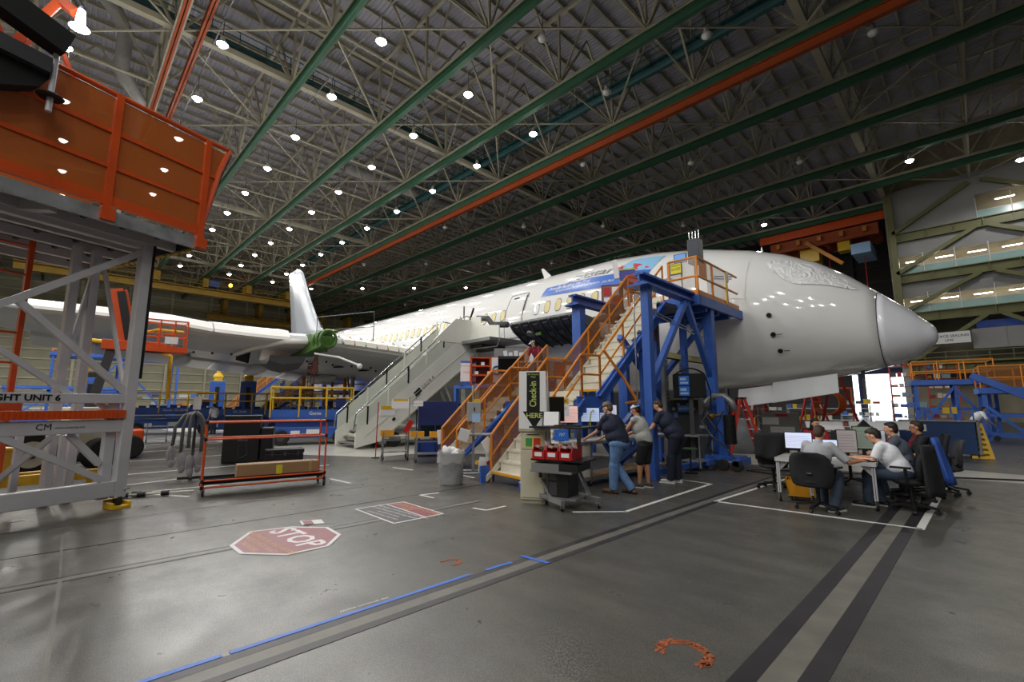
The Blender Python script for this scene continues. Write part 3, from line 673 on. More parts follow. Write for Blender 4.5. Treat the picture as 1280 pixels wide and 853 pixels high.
# landing gear
def gear(x, y, zt_, label, tw, n):
    g = MB(); g.cyl((x, y, zt_), (x, y, .55), .13, n=12); g.cyl((x, y, 1.6), (x-.8, y, zt_), .07, n=8); go = g.build('landing_gear_leg', STEEL, plane)
    for a in n:
        for b_ in (-1, 1):
            mb = MB(); mb.wheel((x+a, y+b_*.42, tw), tw, .34, (0, 1, 0), 20); o = mb.build('wheel', RUB, go)
            mb = MB(); mb.cyl((x+a, y+b_*.25, tw), (x+a, y+b_*.62, tw), tw*.5, n=14); mb.build('wheel_hub', STEEL, o)
gear(-7.2, 0, 2.4, 'nose', .5, (0,)); gear(-27, -4.9, 3.6, 'main', .64, (-.73, .73))
# nose gear doors hanging open: two flat grey panels
for xa, xb, za, zb_ in ((-5.85, -4.78, 2.20, 1.58), (-4.76, -2.95, 2.40, 1.72)):
    mb = MB(); dz = .16 if xa < -5 else .3
    mb.prism([(xa, -.9, za), (xb, -.9, za+dz*.7), (xb+.02, -1.02, zb_+dz), (xa-.03, -1.02, zb_)], (0, .05, 0)); mb.build('gear_door', FGR, plane, bevel=.02)
mb = MB(); mb.cyl((-2.4, -.3, 2.70), (-2.4, -.3, 2.45), .05, n=8); mb.build('drain_mast', DSTEEL, plane)
# ================================================================ RIGHT-HAND STAND (aluminium, orange barrier) at the left of the view
AMESH = M('orange_mesh_panel', 'b8601c', .45, alpha=.80)
st = thing('work_stand', 'tall aluminium work stand with orange mesh barrier, caster at its foot', 'work stand', (-10.03, .871, 0), math.atan2(.933, -.36))
SPLIT = set('leg post rail_post hand_rail guard_rail barrier_rail wheel brace upright latch foot grip paper_sheet hanging_paper shelf side_beam cable tie_beam clear_panel support_leg deck_leg column edge_beam cross_beam antenna_rod toe_board base_beam stock girder cross_girder end_truck door fork lattice_chord side_rail step shoe hazard_stripe hook_post hose_arch skid uplight gusset long_tube cross_tube joint edging dials tools packets waste strut conduit placard wheel_hub grip blue_sheet frame edge_profile scissor_arm hoist drawer_pull top_screen rail_bracket cloth_wrap uprights slope_beam walkway cargo sheet_print'.split())
def P(name, f, mat, par=None, **k):
    mb = MB(); f(mb)
    if name in SPLIT and 1 < len(mb.isl) <= 60:
        out = []; ends = mb.isl[1:]+[(len(mb.v), len(mb.f))]
        for (v0, f0), (v1, f1) in zip(mb.isl, ends):
            q = MB(); q.v = mb.v[v0:v1]; q.f = [tuple(i-v0 for i in f_) for f_ in mb.f[f0:f1]]; q.m = mb.m[f0:f1]; out.append(q.build(name, mat, par, **k))
        return out[0]
    o = mb.build(name, mat, par, **k)
    if name in ('keys', 'slot_holes', 'screen_rows', 'coiled_hose'): o['kind'] = 'stuff'
    return o
P('post', lambda m: m.box(-.08, .08, -.08, .08, .16, 4.42), ALU, st, bevel=.01)
P('post_edge', lambda m: m.box(.085, .115, -.09, .09, 2.1, 4.5), BLKM, st)
P('post', lambda m: m.box(-.26, -.12, .0, .12, .16, 1.72), ALU, st, bevel=.01)
for x, y in ((-.17, 1.2), (-.45, 1.2), (-3.9, 0), (-3.9, 3.0)): P('post', lambda m: m.box(x-.06, x+.06, y-.06, y+.06, .02, 4.45), ALU, st)
P('base_beam', lambda m: m.box(-4, -.08, -.08, .06, .20, .44), ALU, st, bevel=.01)
gb = P('rail_beam', lambda m: m.box(-4, -.08, -.07, .05, 1.22, 1.42), ALU, st, bevel=.01)
text('CM', .13, BLKM, gb, (-1.05, -.075, 1.33), (1, 0, 0), (0, 0, 1), wid=.17); text('www.cmworks.net', .05, BLKM, gb, (-.75, -.075, 1.32), (1, 0, 0), (0, 0, 1), wid=.36)
P('orange_guard', lambda m: [m.box(-4, -.06, -.10, .10, 1.44, 1.57)]+[m.box(-4+.06*k, -3.97+.06*k, -.112, -.10, 1.44, 1.57) for k in range(64)], RORG, st)
P('orange_guard', lambda m: m.box(-4, -.9, 1.1, 1.2, 1.5, 1.72), RORG, st)
nb = P('name_beam', lambda m: m.box(-4, -.08, -.075, .05, 1.68, 1.83), ALU, st, bevel=.01)
text('LOWER STAND \u2014 RIGHT UNIT 6', .12, BLKM, nb, (-1.86, -.08, 1.755), (1, 0, 0), (0, 0, 1), wid=1.9, bold=.004)
for p, q, w_ in (((-1.52, -.02, 3.15), (-.02, -.02, 4.32), .10), ((-1.52, -.02, 3.15), (-.06, -.02, 1.86), .09), ((-1.9, .02, 2.65), (-.75, .02, 1.8), .08), ((-1.55, -.02, 1.26), (-.15, -.02, .42), .09),
                 ((-.72, .04, 1.22), (-.28, .04, .72), .09), ((-.75, .3, 1.22), (-1.2, .8, .5), .07), ((-.4, .05, 1.7), (-.1, .05, 1.45), .07), ((-.45, 1.2, 2.0), (-.17, 1.2, 4.2), .06), ((-.12, 1.1, 4.3), (-.03, .1, 1.9), .05), ((-3.9, 0, 1.5), (-1.52, -.02, 3.15), .1)):
    P('brace', lambda m: m.bar(p, q, w_), ALU, st)
for x, y in ((-.7, .5), (-.5, .7), (-.95, .9)): P('upright', lambda m: m.box(x-.04, x+.04, y-.04, y+.04, .25, 1.3), ALU, st)
P('top_beam', lambda m: m.box(-4, .12, -.06, .06, 4.34, 4.50), ALU, st, bevel=.01)
# deck: edge beam, joists, plates
P('deck_edge', lambda m: m.box(-4.2, .5, -.56, -.50, 4.46, 4.66), M('galvanised', 'a8aaae', .4, .5, .3, 4), st)
P('deck_edge', lambda m: m.box(.45, .51, -.5, 3.4, 4.46, 4.66), DSTEEL, st)
for k in range(5): P('deck_beam', lambda m: m.box(-4.2, .42, -.1+.75*k, .0+.75*k, 4.44, 4.60), ALU, st)
for k in range(9): P('deck_joist', lambda m: m.box(-4.1+.52*k, -4.04+.52*k, -.5, 3.4, 4.56, 4.64), DSTEEL, st)
P('deck_joist', lambda m: m.bar((-1.4, -.4, 4.5), (-3.2, 2.6, 4.42), .14), ALU, st)
for k in range(9): P('deck_plate', lambda m: m.box(-4.2+.52*k, -3.69+.52*k, -.5, 3.4, 4.65, 4.68), M('deck_plate', '3c3b3d', .6, .2, .1, 2), st)
P('hazard_edge', lambda m: [m.bar((.50, -.4+.2*k, 4.45), (.50, -.32+.2*k, 4.45), .05, .04) for k in range(18)], YEL, st)
# orange barrier
def lean(x): return .0
P('barrier_top_rail', lambda m: m.tube([(-4, -.5, 6.56), (.6, -.5, 6.60), (.98, -.5, 6.62)], .045, 8), RORG, st)
P('barrier_rail', lambda m: m.box(-4, .72, -.53, -.48, 5.92, 5.98), RORG, st); P('barrier_rail', lambda m: m.box(-4, .60, -.53, -.48, 5.34, 5.40), RORG, st)
P('barrier_rail', lambda m: m.box(-4, .5, -.54, -.47, 4.74, 4.90), RORG, st)
for x in (-2.7, -.85, .56): P('barrier_post', lambda m: [m.box(x-.05, x+.05, -.56, -.46, 4.50, 6.6), m.box(x-.09, x+.09, -.62, -.46, 4.48, 4.68)], RORG, st)
P('barrier_post', lambda m: m.tube([(.56, -.5, 4.8), (.66, -.5, 5.3), (.82, -.5, 6.1), (.98, -.5, 6.62)], .05, 8), RORG, st)
P('barrier_edge', lambda m: m.tube([(.62, -.42, 4.8), (.73, -.42, 5.3), (.90, -.42, 6.1), (1.05, -.42, 6.6)], .03, 6), BLKM, st)
for a, b_ in ((-4, -2.75), (-2.65, -.9), (-.8, .51)):
    for z0, z1 in ((4.9, 5.34), (5.40, 5.92), (5.98, 6.52)): P('mesh_panel', lambda m: m.box(a, b_, -.505, -.495, z0, z1), AMESH, st)
P('mesh_panel', lambda m: m.prism([(.61, -.5, 4.9), (.68, -.5, 5.3), (.84, -.5, 6.1), (.93, -.5, 6.52), (.61, -.5, 6.52)], (0, .01, 0)), AMESH, st)
P('barrier_rail', lambda m: [m.box(-4, .5, 3.3, 3.35, z, z+.06) for z in (5.2, 5.8, 6.4)], RORG, st)
P('mesh_panel', lambda m: m.box(-4, .5, 3.3, 3.31, 4.9, 6.4), AMESH, st)
c_ = P('caster', lambda m: m.wheel((0, -.02, .12), .085, .07, (1, 0, 0), 16), RUB, st)
P('caster_guard', lambda m: [m.box(-.13, .13, -.16, .12, .0, .045), m.box(-.13, -.10, -.16, .12, .045, .10), m.box(.10, .13, -.16, .12, .045, .10), m.box(-.13, .13, .09, .12, .045, .14)], YEL, st, bevel=.005)
P('caster_bracket', lambda m: [m.bar((-.08, .05, .24), (.1, -.12, .30), .04, .02), m.box(-.06, .06, -.06, .06, .17, .24)], CHROME, st)
# overhead red lattice arm with black work platform, top left corner
ov = thing('lattice_arm_platform', 'black mesh platform on a red lattice arm above the work stand', 'lift', tuple(st.matrix_basis @ Vector((-2.6, -.5, 4.68))), math.atan2(.933, -.36))
P('black_beam', lambda m: m.bar((-.9, -.35, 2.46), (.93, -.35, 2.02), .25, .34), BLKM, ov)
P('mesh_shelf', lambda m: m.bar((-.9, -.3, 1.62), (.8, -.3, 1.62), .2, .22), DSTEEL, ov)
P('black_panel', lambda m: m.prism([(-.9, -.3, 1.45), (.86, -.3, 1.55), (.75, -.3, 1.30), (-.2, -.3, .75), (-.9, -.3, .3)], (0, .4, 0)), BLKM, ov)
for k in range(6): P('lattice_bar', lambda m: m.bar((-.9+.36*k, .1, 1.75+.75*(k % 2)), (-.54+.36*k, .1, 1.75+.75*((k+1) % 2)), .05), RORG, ov)
P('lattice_chord', lambda m: [m.bar((-.9, .1, 1.75), (1.0, .1, 1.75), .06), m.bar((-.9, .1, 2.55), (1.0, .1, 3.0), .06), m.bar((.5, .1, 1.8), (.95, .0, 3.0), .10), m.bar((.8, .1, 3.0), (1.05, -.1, 2.78), .12)], RORG, ov)
P('pole', lambda m: [m.cyl((.86, -.3, 1.95), (.86, -.3, 1.0), .035), m.cyl((.86, -.3, 1.35), (.86, -.3, 1.22), .03)], ALU, ov)
P('round_foot', lambda m: m.lathe([(.13, -.02), (.15, 0), (.13, .02)], (.86, -.3, 1.22), 18), BLK, ov)
P('lamp_bracket', lambda m: m.cyl((.98, -.2, 2.95), (1.06, -.28, 2.78), .05), BLK, ov)
P('work_light', lambda m: m.lathe([(.03, .30), (.045, .28), (.06, .06), (.12, .0)], (1.06, -.28, 2.46), 16), M('work_light_glow', 'ffffff', .3, emit='f2f0ff', es=14), ov)
# ladder of red tube behind the stand
ld_ = thing('red_ladder_frame', 'red steel ladder frame standing behind the aluminium stand', 'ladder', (-11.2, -.545, 0), math.atan2(-.933, .36))
for x in (0, .55): P('rail', lambda m: m.box(x-.035, x+.035, -.04, .04, 0, 4.5), RORG, ld_)
for k in range(9): P('rung', lambda m: m.cyl((.03, 0, .35+.5*k), (.52, 0, .35+.5*k), .02, n=6), RORG, ld_)
# yellow dolly and tractor tyre
dl = thing('yellow_dolly', 'low yellow steel dolly frame behind the stand legs', 'dolly', (-12.1, .05, 0), math.atan2(.933, -.36)-.03)
for y in (0, .55): P('side_beam', lambda m: m.box(-2.4, .95-.5*y, y-.05, y+.05, .25, .42), YEL, dl, bevel=.01)
P('tool_box', lambda m: m.box(-1.9, -.55, -.1, .7, .42, .88), M('yellow_box', 'c6a01c', .5, 0, .1, 3), dl, bevel=.01)
P('box_lid', lambda m: m.box(-1.93, -.50, -.13, .73, .88, .92), YEL, dl)
for x in (0, .6): P('foot', lambda m: [m.box(x-.04, x+.04, -.04, .04, .1, .25), m.box(x-.09, x+.09, -.09, .09, 0.0, .1)], M('yellow_box'), dl)
tr = thing('tow_tractor', 'white tow tractor with big ribbed black tyre behind the stand', 'vehicle', (-15.6, -.35, 0), 2.0)
ty = P('tyre', lambda m: [m.wheel((0, 0, .52), .52, .38, (0, 1, 0), 28)]+[m.cbox((.51*math.cos(a), s_*.08, .52+.51*math.sin(a)), (.06, .2, .05), (0, -a, s_*.4)) for a in [2*PI*k/24 for k in range(24)] for s_ in (-1, 1)], RUB, tr)
P('wheel_rim', lambda m: [m.cyl((0, -.20, .52), (0, .20, .52), .30, n=20)], CREAM, tr); P('wheel_hub', lambda m: m.cyl((0, -.22, .52), (0, .22, .52), .1, n=10), DSTEEL, tr)
P('body', lambda m: [m.box(-.5, 1.8, .25, 1.4, .35, 1.15), m.box(.9, 1.8, .25, 1.4, 1.15, 1.6)], CREAM, tr, bevel=.04)
P('tyre', lambda m: m.wheel((1.5, 0.1, .4), .4, .28, (0, 1, 0), 24), RUB, tr)

# ================================================================ STAIRS
AGL = M('amber_screen', '8a5520', .4, alpha=.5)
TREADM = M('tread_white', 'd8d4c4', .5, 0, .08, 5); NOSE = M('tread_yellow', 'd89a1c', .45)
def stair(t, w, segs, side_screen=(1, 0), topx=0.):
    """segs: list of (y0,z0,y1,z1); flat ones are landings. local y is uphill"""
    for y0, z0, y1, z1 in segs:
        flat = abs(z1-z0) < .01
        if flat:
            P('landing', lambda m: m.box(0, w, y0, y1, z0-.05, z0), TREADM, t); P('landing_nosing', lambda m: m.box(0, w, y0-.02, y0+.03, z0-.06, z0+.004), NOSE, t)
            for x in (-.04, w): P('stringer', lambda m: m.box(x, x+.04, y0-.15, y1+.15, z0-.32, z0+.05), BLUE if x > 0 else CREAM, t)
        else:
            n = max(2, round((z1-z0)/.215)); r = (z1-z0)/n; g = (y1-y0)/n
            mbt = MB(); mbt.mat(0).box(0, w, 0, g+.06, -.035, 0); mbt.mat(1).box(0, w, -.015, .03, -.045, .004); mbt.mat(0).box(.05, w-.05, g, g+.02, -.0, r-.045)
            me = mbt.mesh('tread', [TREADM, TREADM]); me2 = mbt.mesh('tread', [TREADM, NOSE])
            for k in range(n): link('tread', me2 if (z0 > .5 and k == 0) or (k == 0) else me, t, loc=(0, y0+g*k, z0+r*(k+1)-.0 if k+1 <= n else 0))
            for x, mt in ((-.05, CREAM), (w, BLUE)):
                P('stringer', lambda m: m.prism([(x, y0-.12, max(0.02, z0-.28)), (x, y1, z1-.36), (x, y1+.05, z1+.06), (x, y0-.12, z0+.14)], (.05, 0, 0)), mt, t)
            if w > 0: P('stringer_flange', lambda m: m.bar((w+.06, y0-.1, z0+.05), (w+.06, y1, z1-.02), .14, .05), BLUE, t)
        for sd, x in ((0, -.03), (1, w+.03)):
            for h in (1.0, .55): P('hand_rail', lambda m: m.tube([(x, y0, z0+h), (x, y1, z1+h)], .030 if h == 1.0 else .024, 8), AMB, t)
            nn = 1 if flat else max(2, int(math.hypot(y1-y0, z1-z0)/1.0))
            for k in range(nn+1): u = k/nn; P('rail_post', lambda m: m.box(x-.02, x+.02, y0+(y1-y0)*u-.02, y0+(y1-y0)*u+.02, z0+(z1-z0)*u-.1, z0+(z1-z0)*u+1.0), AMB, t)
            if side_screen[sd]:
                P('side_screen', lambda m: m.prism([(x, y0, z0+.12), (x, y1, z1+.12), (x, y1, z1+.95), (x, y0, z0+.95)], (.006, 0, 0)), AGL, t)
    return t
sr = thing('boarding_stairs', 'amber-railed blue stairs rising to the platform at the nose door', 'stairs', (-7.6, 6.9, 0), math.radians(-8), 'amber-railed access stairs')
stair(sr, 1.12, [(0, 0, 1.65, 1.80), (1.65, 1.80, 2.25, 1.80), (2.25, 1.80, 4.85, 4.45)])
P('toe_guard', lambda m: m.box(-.1, -.04, -.25, .1, 0.0, .35), BLUE, sr)
for x, y, r_ in ((-.22, -.10, .3), (-.16, .05, -.25), (-.24, -.05, .1)): pass
for k, (x, y, z, rt) in enumerate(((-.06, -.06, .78, .6), (-.06, .02, .62, .2), (-.06, -.12, .36, -.15))):
    P('hanging_paper', lambda m: m.cbox((x-.04*k-.02, y, z), (.008, .24, .32), (rt, 0, .1)), PAPER, sr)
P('red_tag', lambda m: m.cbox((-.15, .05, .33), (.008, .12, .2), (.3, 0, 0)), RED, sr)
P('support_leg', lambda m: [m.bar((.6, 2.2, 1.6), (.6, 3.6, .05), .12), m.bar((.6, 1.9, .06), (.6, 4.4, .06), .12)], BLUE, sr)
P('support_leg', lambda m: [m.bar((0, 3.9, 3.2), (0, 3.9, .03), .12), m.bar((1.1, 3.9, 3.2), (1.1, 3.9, .03), .12), m.bar((0, 3.9, 1.5), (1.1, 3.9, .4), .08)], BLUE, sr)
P('swing_gate', lambda m: [m.tube([(1.18, 2.35, 2.95), (1.3, 2.9, 2.3), (1.45, 3.2, 1.75)], .035, 8), m.tube([(1.1, 3.2, 1.7), (1.45, 3.2, 1.75)], .03, 8)], AMB, sr)
# platform at door 1 with its blue frame
pf = thing('door_platform', 'blue steel platform with amber railing at the nose door', 'platform', (-5.25, 9.66, 0)); pf.scale = (1.04, 1.05, 1.04)
P('deck', lambda m: m.box(-1.75, .18, 2.4, 5.3, 4.28, 4.40), M('deck_grey', '55565a', .6), pf)
P('edge_beam', lambda m: [m.box(.12, .2, 2.4, 5.55, 4.20, 4.46), m.box(-1.8, .2, 2.35, 2.43, 4.20, 4.46)], BLUE, pf)
P('cross_beam', lambda m: [m.box(-1.7, .12, y, y+.1, 4.1, 4.28) for y in (2.9, 3.7, 4.5)], BLUE, pf)
P('toe_board', lambda m: [m.box(.13, .17, 2.4, 5.3, 4.46, 4.60), m.box(-.65, .15, 2.38, 2.42, 4.46, 4.60)], AMB, pf)
P('cantilever_beam', lambda m: m.ibeam((-.05, -.25, 4.42), (-.05, 2.6, 4.40), .26, .26, .05), BLUE, pf)
P('cap_plate', lambda m: m.box(-.3, .2, -.32, .2, 4.24, 4.28), BLUE, pf)
P('column', lambda m: m.box(-.11, .08, -.10, .10, 0, 4.26), BLUE, pf, bevel=.01)
P('column', lambda m: [m.box(-.1, .14, 3.2, 3.42, 0, 4.2)], BLUE, pf, bevel=.01)
P('column', lambda m: [m.box(-1.7, -1.5, 3.2, 3.4, 0, 4.2)], BLUE, pf, bevel=.01)
for p, q in (((0, 1.9, 4.2), (0, .1, 2.1)), ((0, 2.0, 4.2), (0, 3.3, 2.3)), ((-.8, .1, 3.2), (-1.0, 3.2, 1.2)), ((-.8, 3.2, 3.0), (-.9, .1, 1.0)), ((0, .1, .15), (0, 3.3, .15)), ((-1.6, 3.3, .15), (0, 3.3, .15)), ((-1.6, 3.3, 2.2), (0, 3.3, 4.0)), ((0, 0, 1.0), (-1.4, .6, .1))):
    P('brace', lambda m: m.bar(p, q, .13), BLUE, pf)
P('conduit', lambda m: [m.tube([(0, .1, 3.75), (.0, 3.0, 3.45)], .018, 6), m.tube([(0, .1, 3.68), (0, 3.0, 3.36)], .018, 6)], CHROME, pf)
P('conduit', lambda m: m.tube([(-.24, -.16, 4.1), (-.24, -.16, .5)], .015, 6), CHROME, pf)
for y in (2.42, 3.4, 4.45): P('rail_post', lambda m: m.box(.12, .17, y-.025, y+.025, 4.4, 5.50), AMB, pf)
P('rail_post', lambda m: m.box(-.66, -.6, 2.38, 2.43, 4.2, 5.5), AMB, pf)
for h in (5.5, 4.98):
    P('hand_rail', lambda m: m.tube([(-.63, 2.4, h), (.15, 2.4, h), (.15, 5.25, h)], .032, 8), AMB, pf)
P('sheet_panel', lambda m: m.box(.14, .15, 2.55, 3.05, 4.98, 5.5), AMB, pf)
CLR = M('clear_screen', 'c9c2b8', .15, alpha=.28)
P('clear_panel', lambda m: [m.box(.14, .148, 3.05, 3.38, 4.6, 5.48), m.box(.14, .148, 3.44, 4.43, 4.6, 5.48), m.box(-.6, .12, 2.40, 2.405, 4.6, 5.48)], CLR, pf)
ys = P('warning_sign', lambda m: m.box(-.55, -.22, 2.34, 2.36, 5.10, 5.42), DSTEEL, pf); P('sign_face', lambda m: m.box(-.53, -.24, 2.33, 2.34, 5.13, 5.40), M('sign_yellow', 'ded02c', .5), ys)
text('CAUTION', .06, BLKM, ys, (-.385, 2.325, 5.35), (1, 0, 0), (0, 0, 1)); text('FALL HAZARD\nKEEP CLOSED', .038, BLKM, ys, (-.385, 2.325, 5.25), (1, 0, 0), (0, 0, 1))
P('hose_reel', lambda m: [m.cbox((.16, 4.42, 5.35), (.1, .16, .36), (0, 0, 0))], M('pale_reel', 'c9d0d4', .3), pf, bevel=.04)
P('strap', lambda m: m.bar((.17, 4.36, 5.5), (.19, 4.30, 4.5), .07, .03), YEL, pf)
cb_ = thing('control_cabinet', 'dark blue control cabinet with antenna rods above the amber platform railing', 'cabinet', (-5.25, 12.5, 4.576))
P('body', lambda m: m.box(-.16, .16, -.12, .2, 1.05, 1.75), M('cabinet_navy', '2c3442', .4), cb_, bevel=.01)
P('stand', lambda m: m.box(-.03, .03, -.03, .03, .0, 1.05), DSTEEL, cb_)
for k in range(4): P('antenna_rod', lambda m: m.cyl((-.13+.09*k, 0, 1.75), (-.13+.09*k, 0, 2.0), .018, n=8), CHROME, cb_)
mo = thing('platform_monitor', 'small blue-screened monitor mounted at the platform railing', 'monitor', (-5.66, 12.45, 4.576), .1)
P('arm', lambda m: [m.cyl((0, .05, 0), (0, .05, 1.15), .02), m.cyl((0, 0, 1.15), (0, .04, 1.28), .03)], DSTEEL, mo)
P('bezel', lambda m: m.box(-.18, .18, -.02, .03, 1.15, 1.42), BLK, mo); P('screen', lambda m: m.box(-.16, .16, -.026, -.02, 1.17, 1.40), M('screen_blue', '5c8fd0', .3, emit='5c8fd0', es=.45), mo)
# stairs to the cargo door landing
sl = thing('boarding_stairs', 'lower amber-railed stairs left of the check-in sign', 'stairs', (-10.94, 8.0, 0), math.radians(-17), 'amber-railed access stairs')
stair(sl, 1.15, [(0, 0, 1.6, 1.72), (1.6, 1.72, 2.15, 1.72), (2.15, 1.72, 2.85, 2.45)], (1, 1))
P('hanging_paper', lambda m: m.cbox((-.08, 0, .75), (.01, .22, .4), (.1, 0, 0)), PAPER, sl)
P('support_leg', lambda m: [m.box(x, x+.12, y, y+.12, 0, 1.6) for x in (.0, 1.0) for y in (1.7, 2.4)], BLUE, sl)
P('support_leg', lambda m: [m.bar((1.2, .8, .9), (1.2, 2.8, .1), .14), m.bar((1.1, 2.0, 1.2), (1.1, 3.2, .15), .12)], BLUE, sl)
# head deck of the nose-door stairs, carrying boards and drums
P('top_deck', lambda m: m.box(-1.5, 1.15, 4.9, 6.2, 4.32, 4.45), M('deck_grey', '55565a', .6), sr)
P('top_screen', lambda m: [m.box(-.06, -.04, 4.9, 6.2, 3.6, 5.3)], AGL, sr)
P('hand_rail', lambda m: [m.tube([(-.03, 4.85, h), (-.03, 6.2, h)], .03, 8) for h in (5.45, 5.0)], AMB, sr)
P('deck_leg', lambda m: [m.box(-1.4, -1.25, 5.9, 6.05, 0, 4.32), m.box(.9, 1.05, 5.9, 6.05, 0, 4.32)], BLUE, sr)
pb = thing('blue_gantry_frame', 'blue goalpost frame behind the tall amber stairs', 'frame', (-7.95, 10.6, 0))
P('column', lambda m: m.box(-.15, .15, -.13, .13, 0, 4.52), BLUE, pb, bevel=.01)
P('beam', lambda m: m.ibeam((0, -.3, 4.68), (0, 2.6, 4.68), .26, .28, .05), BLUE, pb); P('cap_plate', lambda m: m.box(-.25, .25, -.35, .25, 4.50, 4.54), BLUE, pb)
P('column', lambda m: m.box(-.12, .12, 2.3, 2.5, 0, 4.54), BLUE, pb)
# notice boards by the stair heads
def board(name, lab, loc, rz, w, h, fr, face, lines=4, leg=1.2, cat='sign', grp=None, hdr=None):
    t = thing(name, lab, cat, loc, rz, grp)
    if leg: P('leg', lambda m: [m.box(-w/2, -w/2+.03, 0, .03, 0, leg), m.box(w/2-.03, w/2, 0, .03, 0, leg)], fr, t)
    P('frame', lambda m: [m.box(-w/2, w/2, 0, .03, leg, leg+.04), m.box(-w/2, w/2, 0, .03, leg+h-.04, leg+h), m.box(-w/2, -w/2+.04, 0, .03, leg, leg+h), m.box(w/2-.04, w/2, 0, .03, leg, leg+h)], fr, t)
    f = P('face', lambda m: m.box(-w/2+.03, w/2-.03, .008, .024, leg+.03, leg+h-.03), face, t)
    if hdr:
        for k, tx in enumerate(hdr): text(tx, h*.13, MATS['print_blue'], f, (0, .003, leg+h*(.78-.2*k)), (1, 0, 0), (0, 0, 1), wid=None)
    for k in range(lines): P('paper_sheet', lambda m: m.box(-w*.38+w*.42*(k % 2), -w*.03+w*.42*(k % 2), .002, .007, leg+h*(.55-.42*(k//2)), leg+h*(.9-.42*(k//2))), PAPER if k % 3 else RED, f)
    return t
M('print_blue', '3a4a86', .5)
CAMA = math.radians(30)
board('notice_board', 'brown framed notice board with red and white sheets at the stair head', (-7.95, 12.35, 4.45), .5, .62, .8, M('brown_frame', '6e3418', .5), M('board_face', '8a6f74', .6), 4, .25)
board('notice_board', 'brown framed board of safety notices between two stairs', (-8.75, 10.9, 0), .65, .62, 1.0, MATS['brown_frame'], MATS['board_face'], 4, 1.95)
# blue crate-like sign and paper roll at top of the long stairs
t = thing('blue_instrument_case', 'purple blue case with green edging high above the stair head', 'case', (-7.7, 12.6, 4.45), .5)
P('pole', lambda m: m.cyl((0, 0, 0), (0, 0, 1.15), .03), BLKM, t); P('case', lambda m: m.box(-.06, .42, -.06, .1, 1.15, 1.50), M('case_purple', '3f3fa0', .4), t, bevel=.01)
P('edging', lambda m: [m.box(-.07, .43, -.07, .11, 1.50, 1.55), m.box(-.07, .43, -.07, .11, 1.10, 1.15)], M('lime_edge', 'b9c63a', .5), t)
P('plan_sheets', lambda m: m.cbox((-.18, -.05, 1.55), (.16, .10, .62), (0, -.12, 0)), PAPER, t)
t = thing('red_round_drum', 'dark red round drum beside the head of the tall stairs', 'drum', (-7.2, 12.25, 4.45)); P('drum', lambda m: m.cyl((0, 0, .95), (0, .2, .95), .27, n=20), M('drum_red', '8c1420', .4), t, bevel=.01); P('stand', lambda m: m.box(-.05, .05, .05, .15, 0, .7), AMB, t)

# ================================================================ WHITE AIRSTAIRS
ASW = M('airstair_white', 'e4e5dc', .4, 0, .05, 1.5)
a_ = thing('airstairs', 'long white mobile airstairs leading up to the passenger door', 'airstairs', (-18.6, 8.3, 0), math.radians(-3))
W_ = 1.95; ye, ze = 4.75, 4.55
def yz(u, dz=0, dy=0): return (u*ye+dy, u*ze+dz)
for x in (0, W_):
    P('side_panel', lambda m: m.prism([(x, -.05, .05), (x, .9, .25), (x, ye+.7, ze-.75), (x, ye+.95, ze-.05), (x, ye, ze+.15), (x, -.05, .62)], (.05, 0, 0)), ASW, a_)
    P('balustrade', lambda m: m.prism([(x+.01, .0, .6), (x+.01, ye, ze+.12), (x+.01, ye, ze+.85), (x+.01, .0, 1.25)], (.03, 0, 0)), M('airstair_panel', 'd2d7cb', .35, 0, .05, 2), a_)
    P('hand_rail', lambda m: m.tube([(x+.02, -.12, .75), (x+.02, -.05, 1.32), (x+.02, ye-.2, ze+.95), (x+.02, ye+.3, ze+1.2), (x+.02, ye+1.2, ze+1.15)], .028, 8), CHROME, a_)
    P('dark_rail', lambda m: m.tube([(x+.02, .0, 1.18), (x+.02, ye, ze+.88)], .018, 6), BLKM, a_)
    for k in range(6): P('rail_bracket', lambda m: m.box(x-.0, x+.06, .4+.85*k-.03, .4+.85*k+.03, .62+.815*k+.3, .62+.815*k+1.0), ASW if k % 2 else BLKM, a_)
mt = MB(); mt.box(.05, W_, 0, .30, -.04, 0); tme_ = mt.mesh('tread', STEEL)
for k in range(21): link('tread', tme_, a_, loc=(0, .05+ye*k/21, .2+ze*k/21))
P('trim_line', lambda m: [m.bar((W_+.06, .3, .45), (W_+.06, ye+.6, ze-.15), .02, .03), m.bar((W_+.06, .9, .25), (W_+.06, ye+.7, ze-.75), .03, .06)], CREAM, a_)
P('vent_slot', lambda m: [m.cbox((W_+.06, 2.55, 2.2), (.02, .36, .2), (math.atan2(ze, ye), 0, 0)), m.cbox((W_+.06, 1.5, 1.1), (.02, .14, .1), (math.atan2(ze, ye), 0, 0))], BLKM, a_)
asl = math.atan2(ze, ye)
text('ESU R 4', .22, BLKM, a_, (W_+.06, 3.05, 2.62), (0, math.cos(asl), math.sin(asl)), (0, -math.sin(asl), math.cos(asl))); text('AIR STAIR', .12, BLKM, a_, (W_+.06, 2.5, 1.95), (0, math.cos(asl), math.sin(asl)), (0, -math.sin(asl), math.cos(asl)))
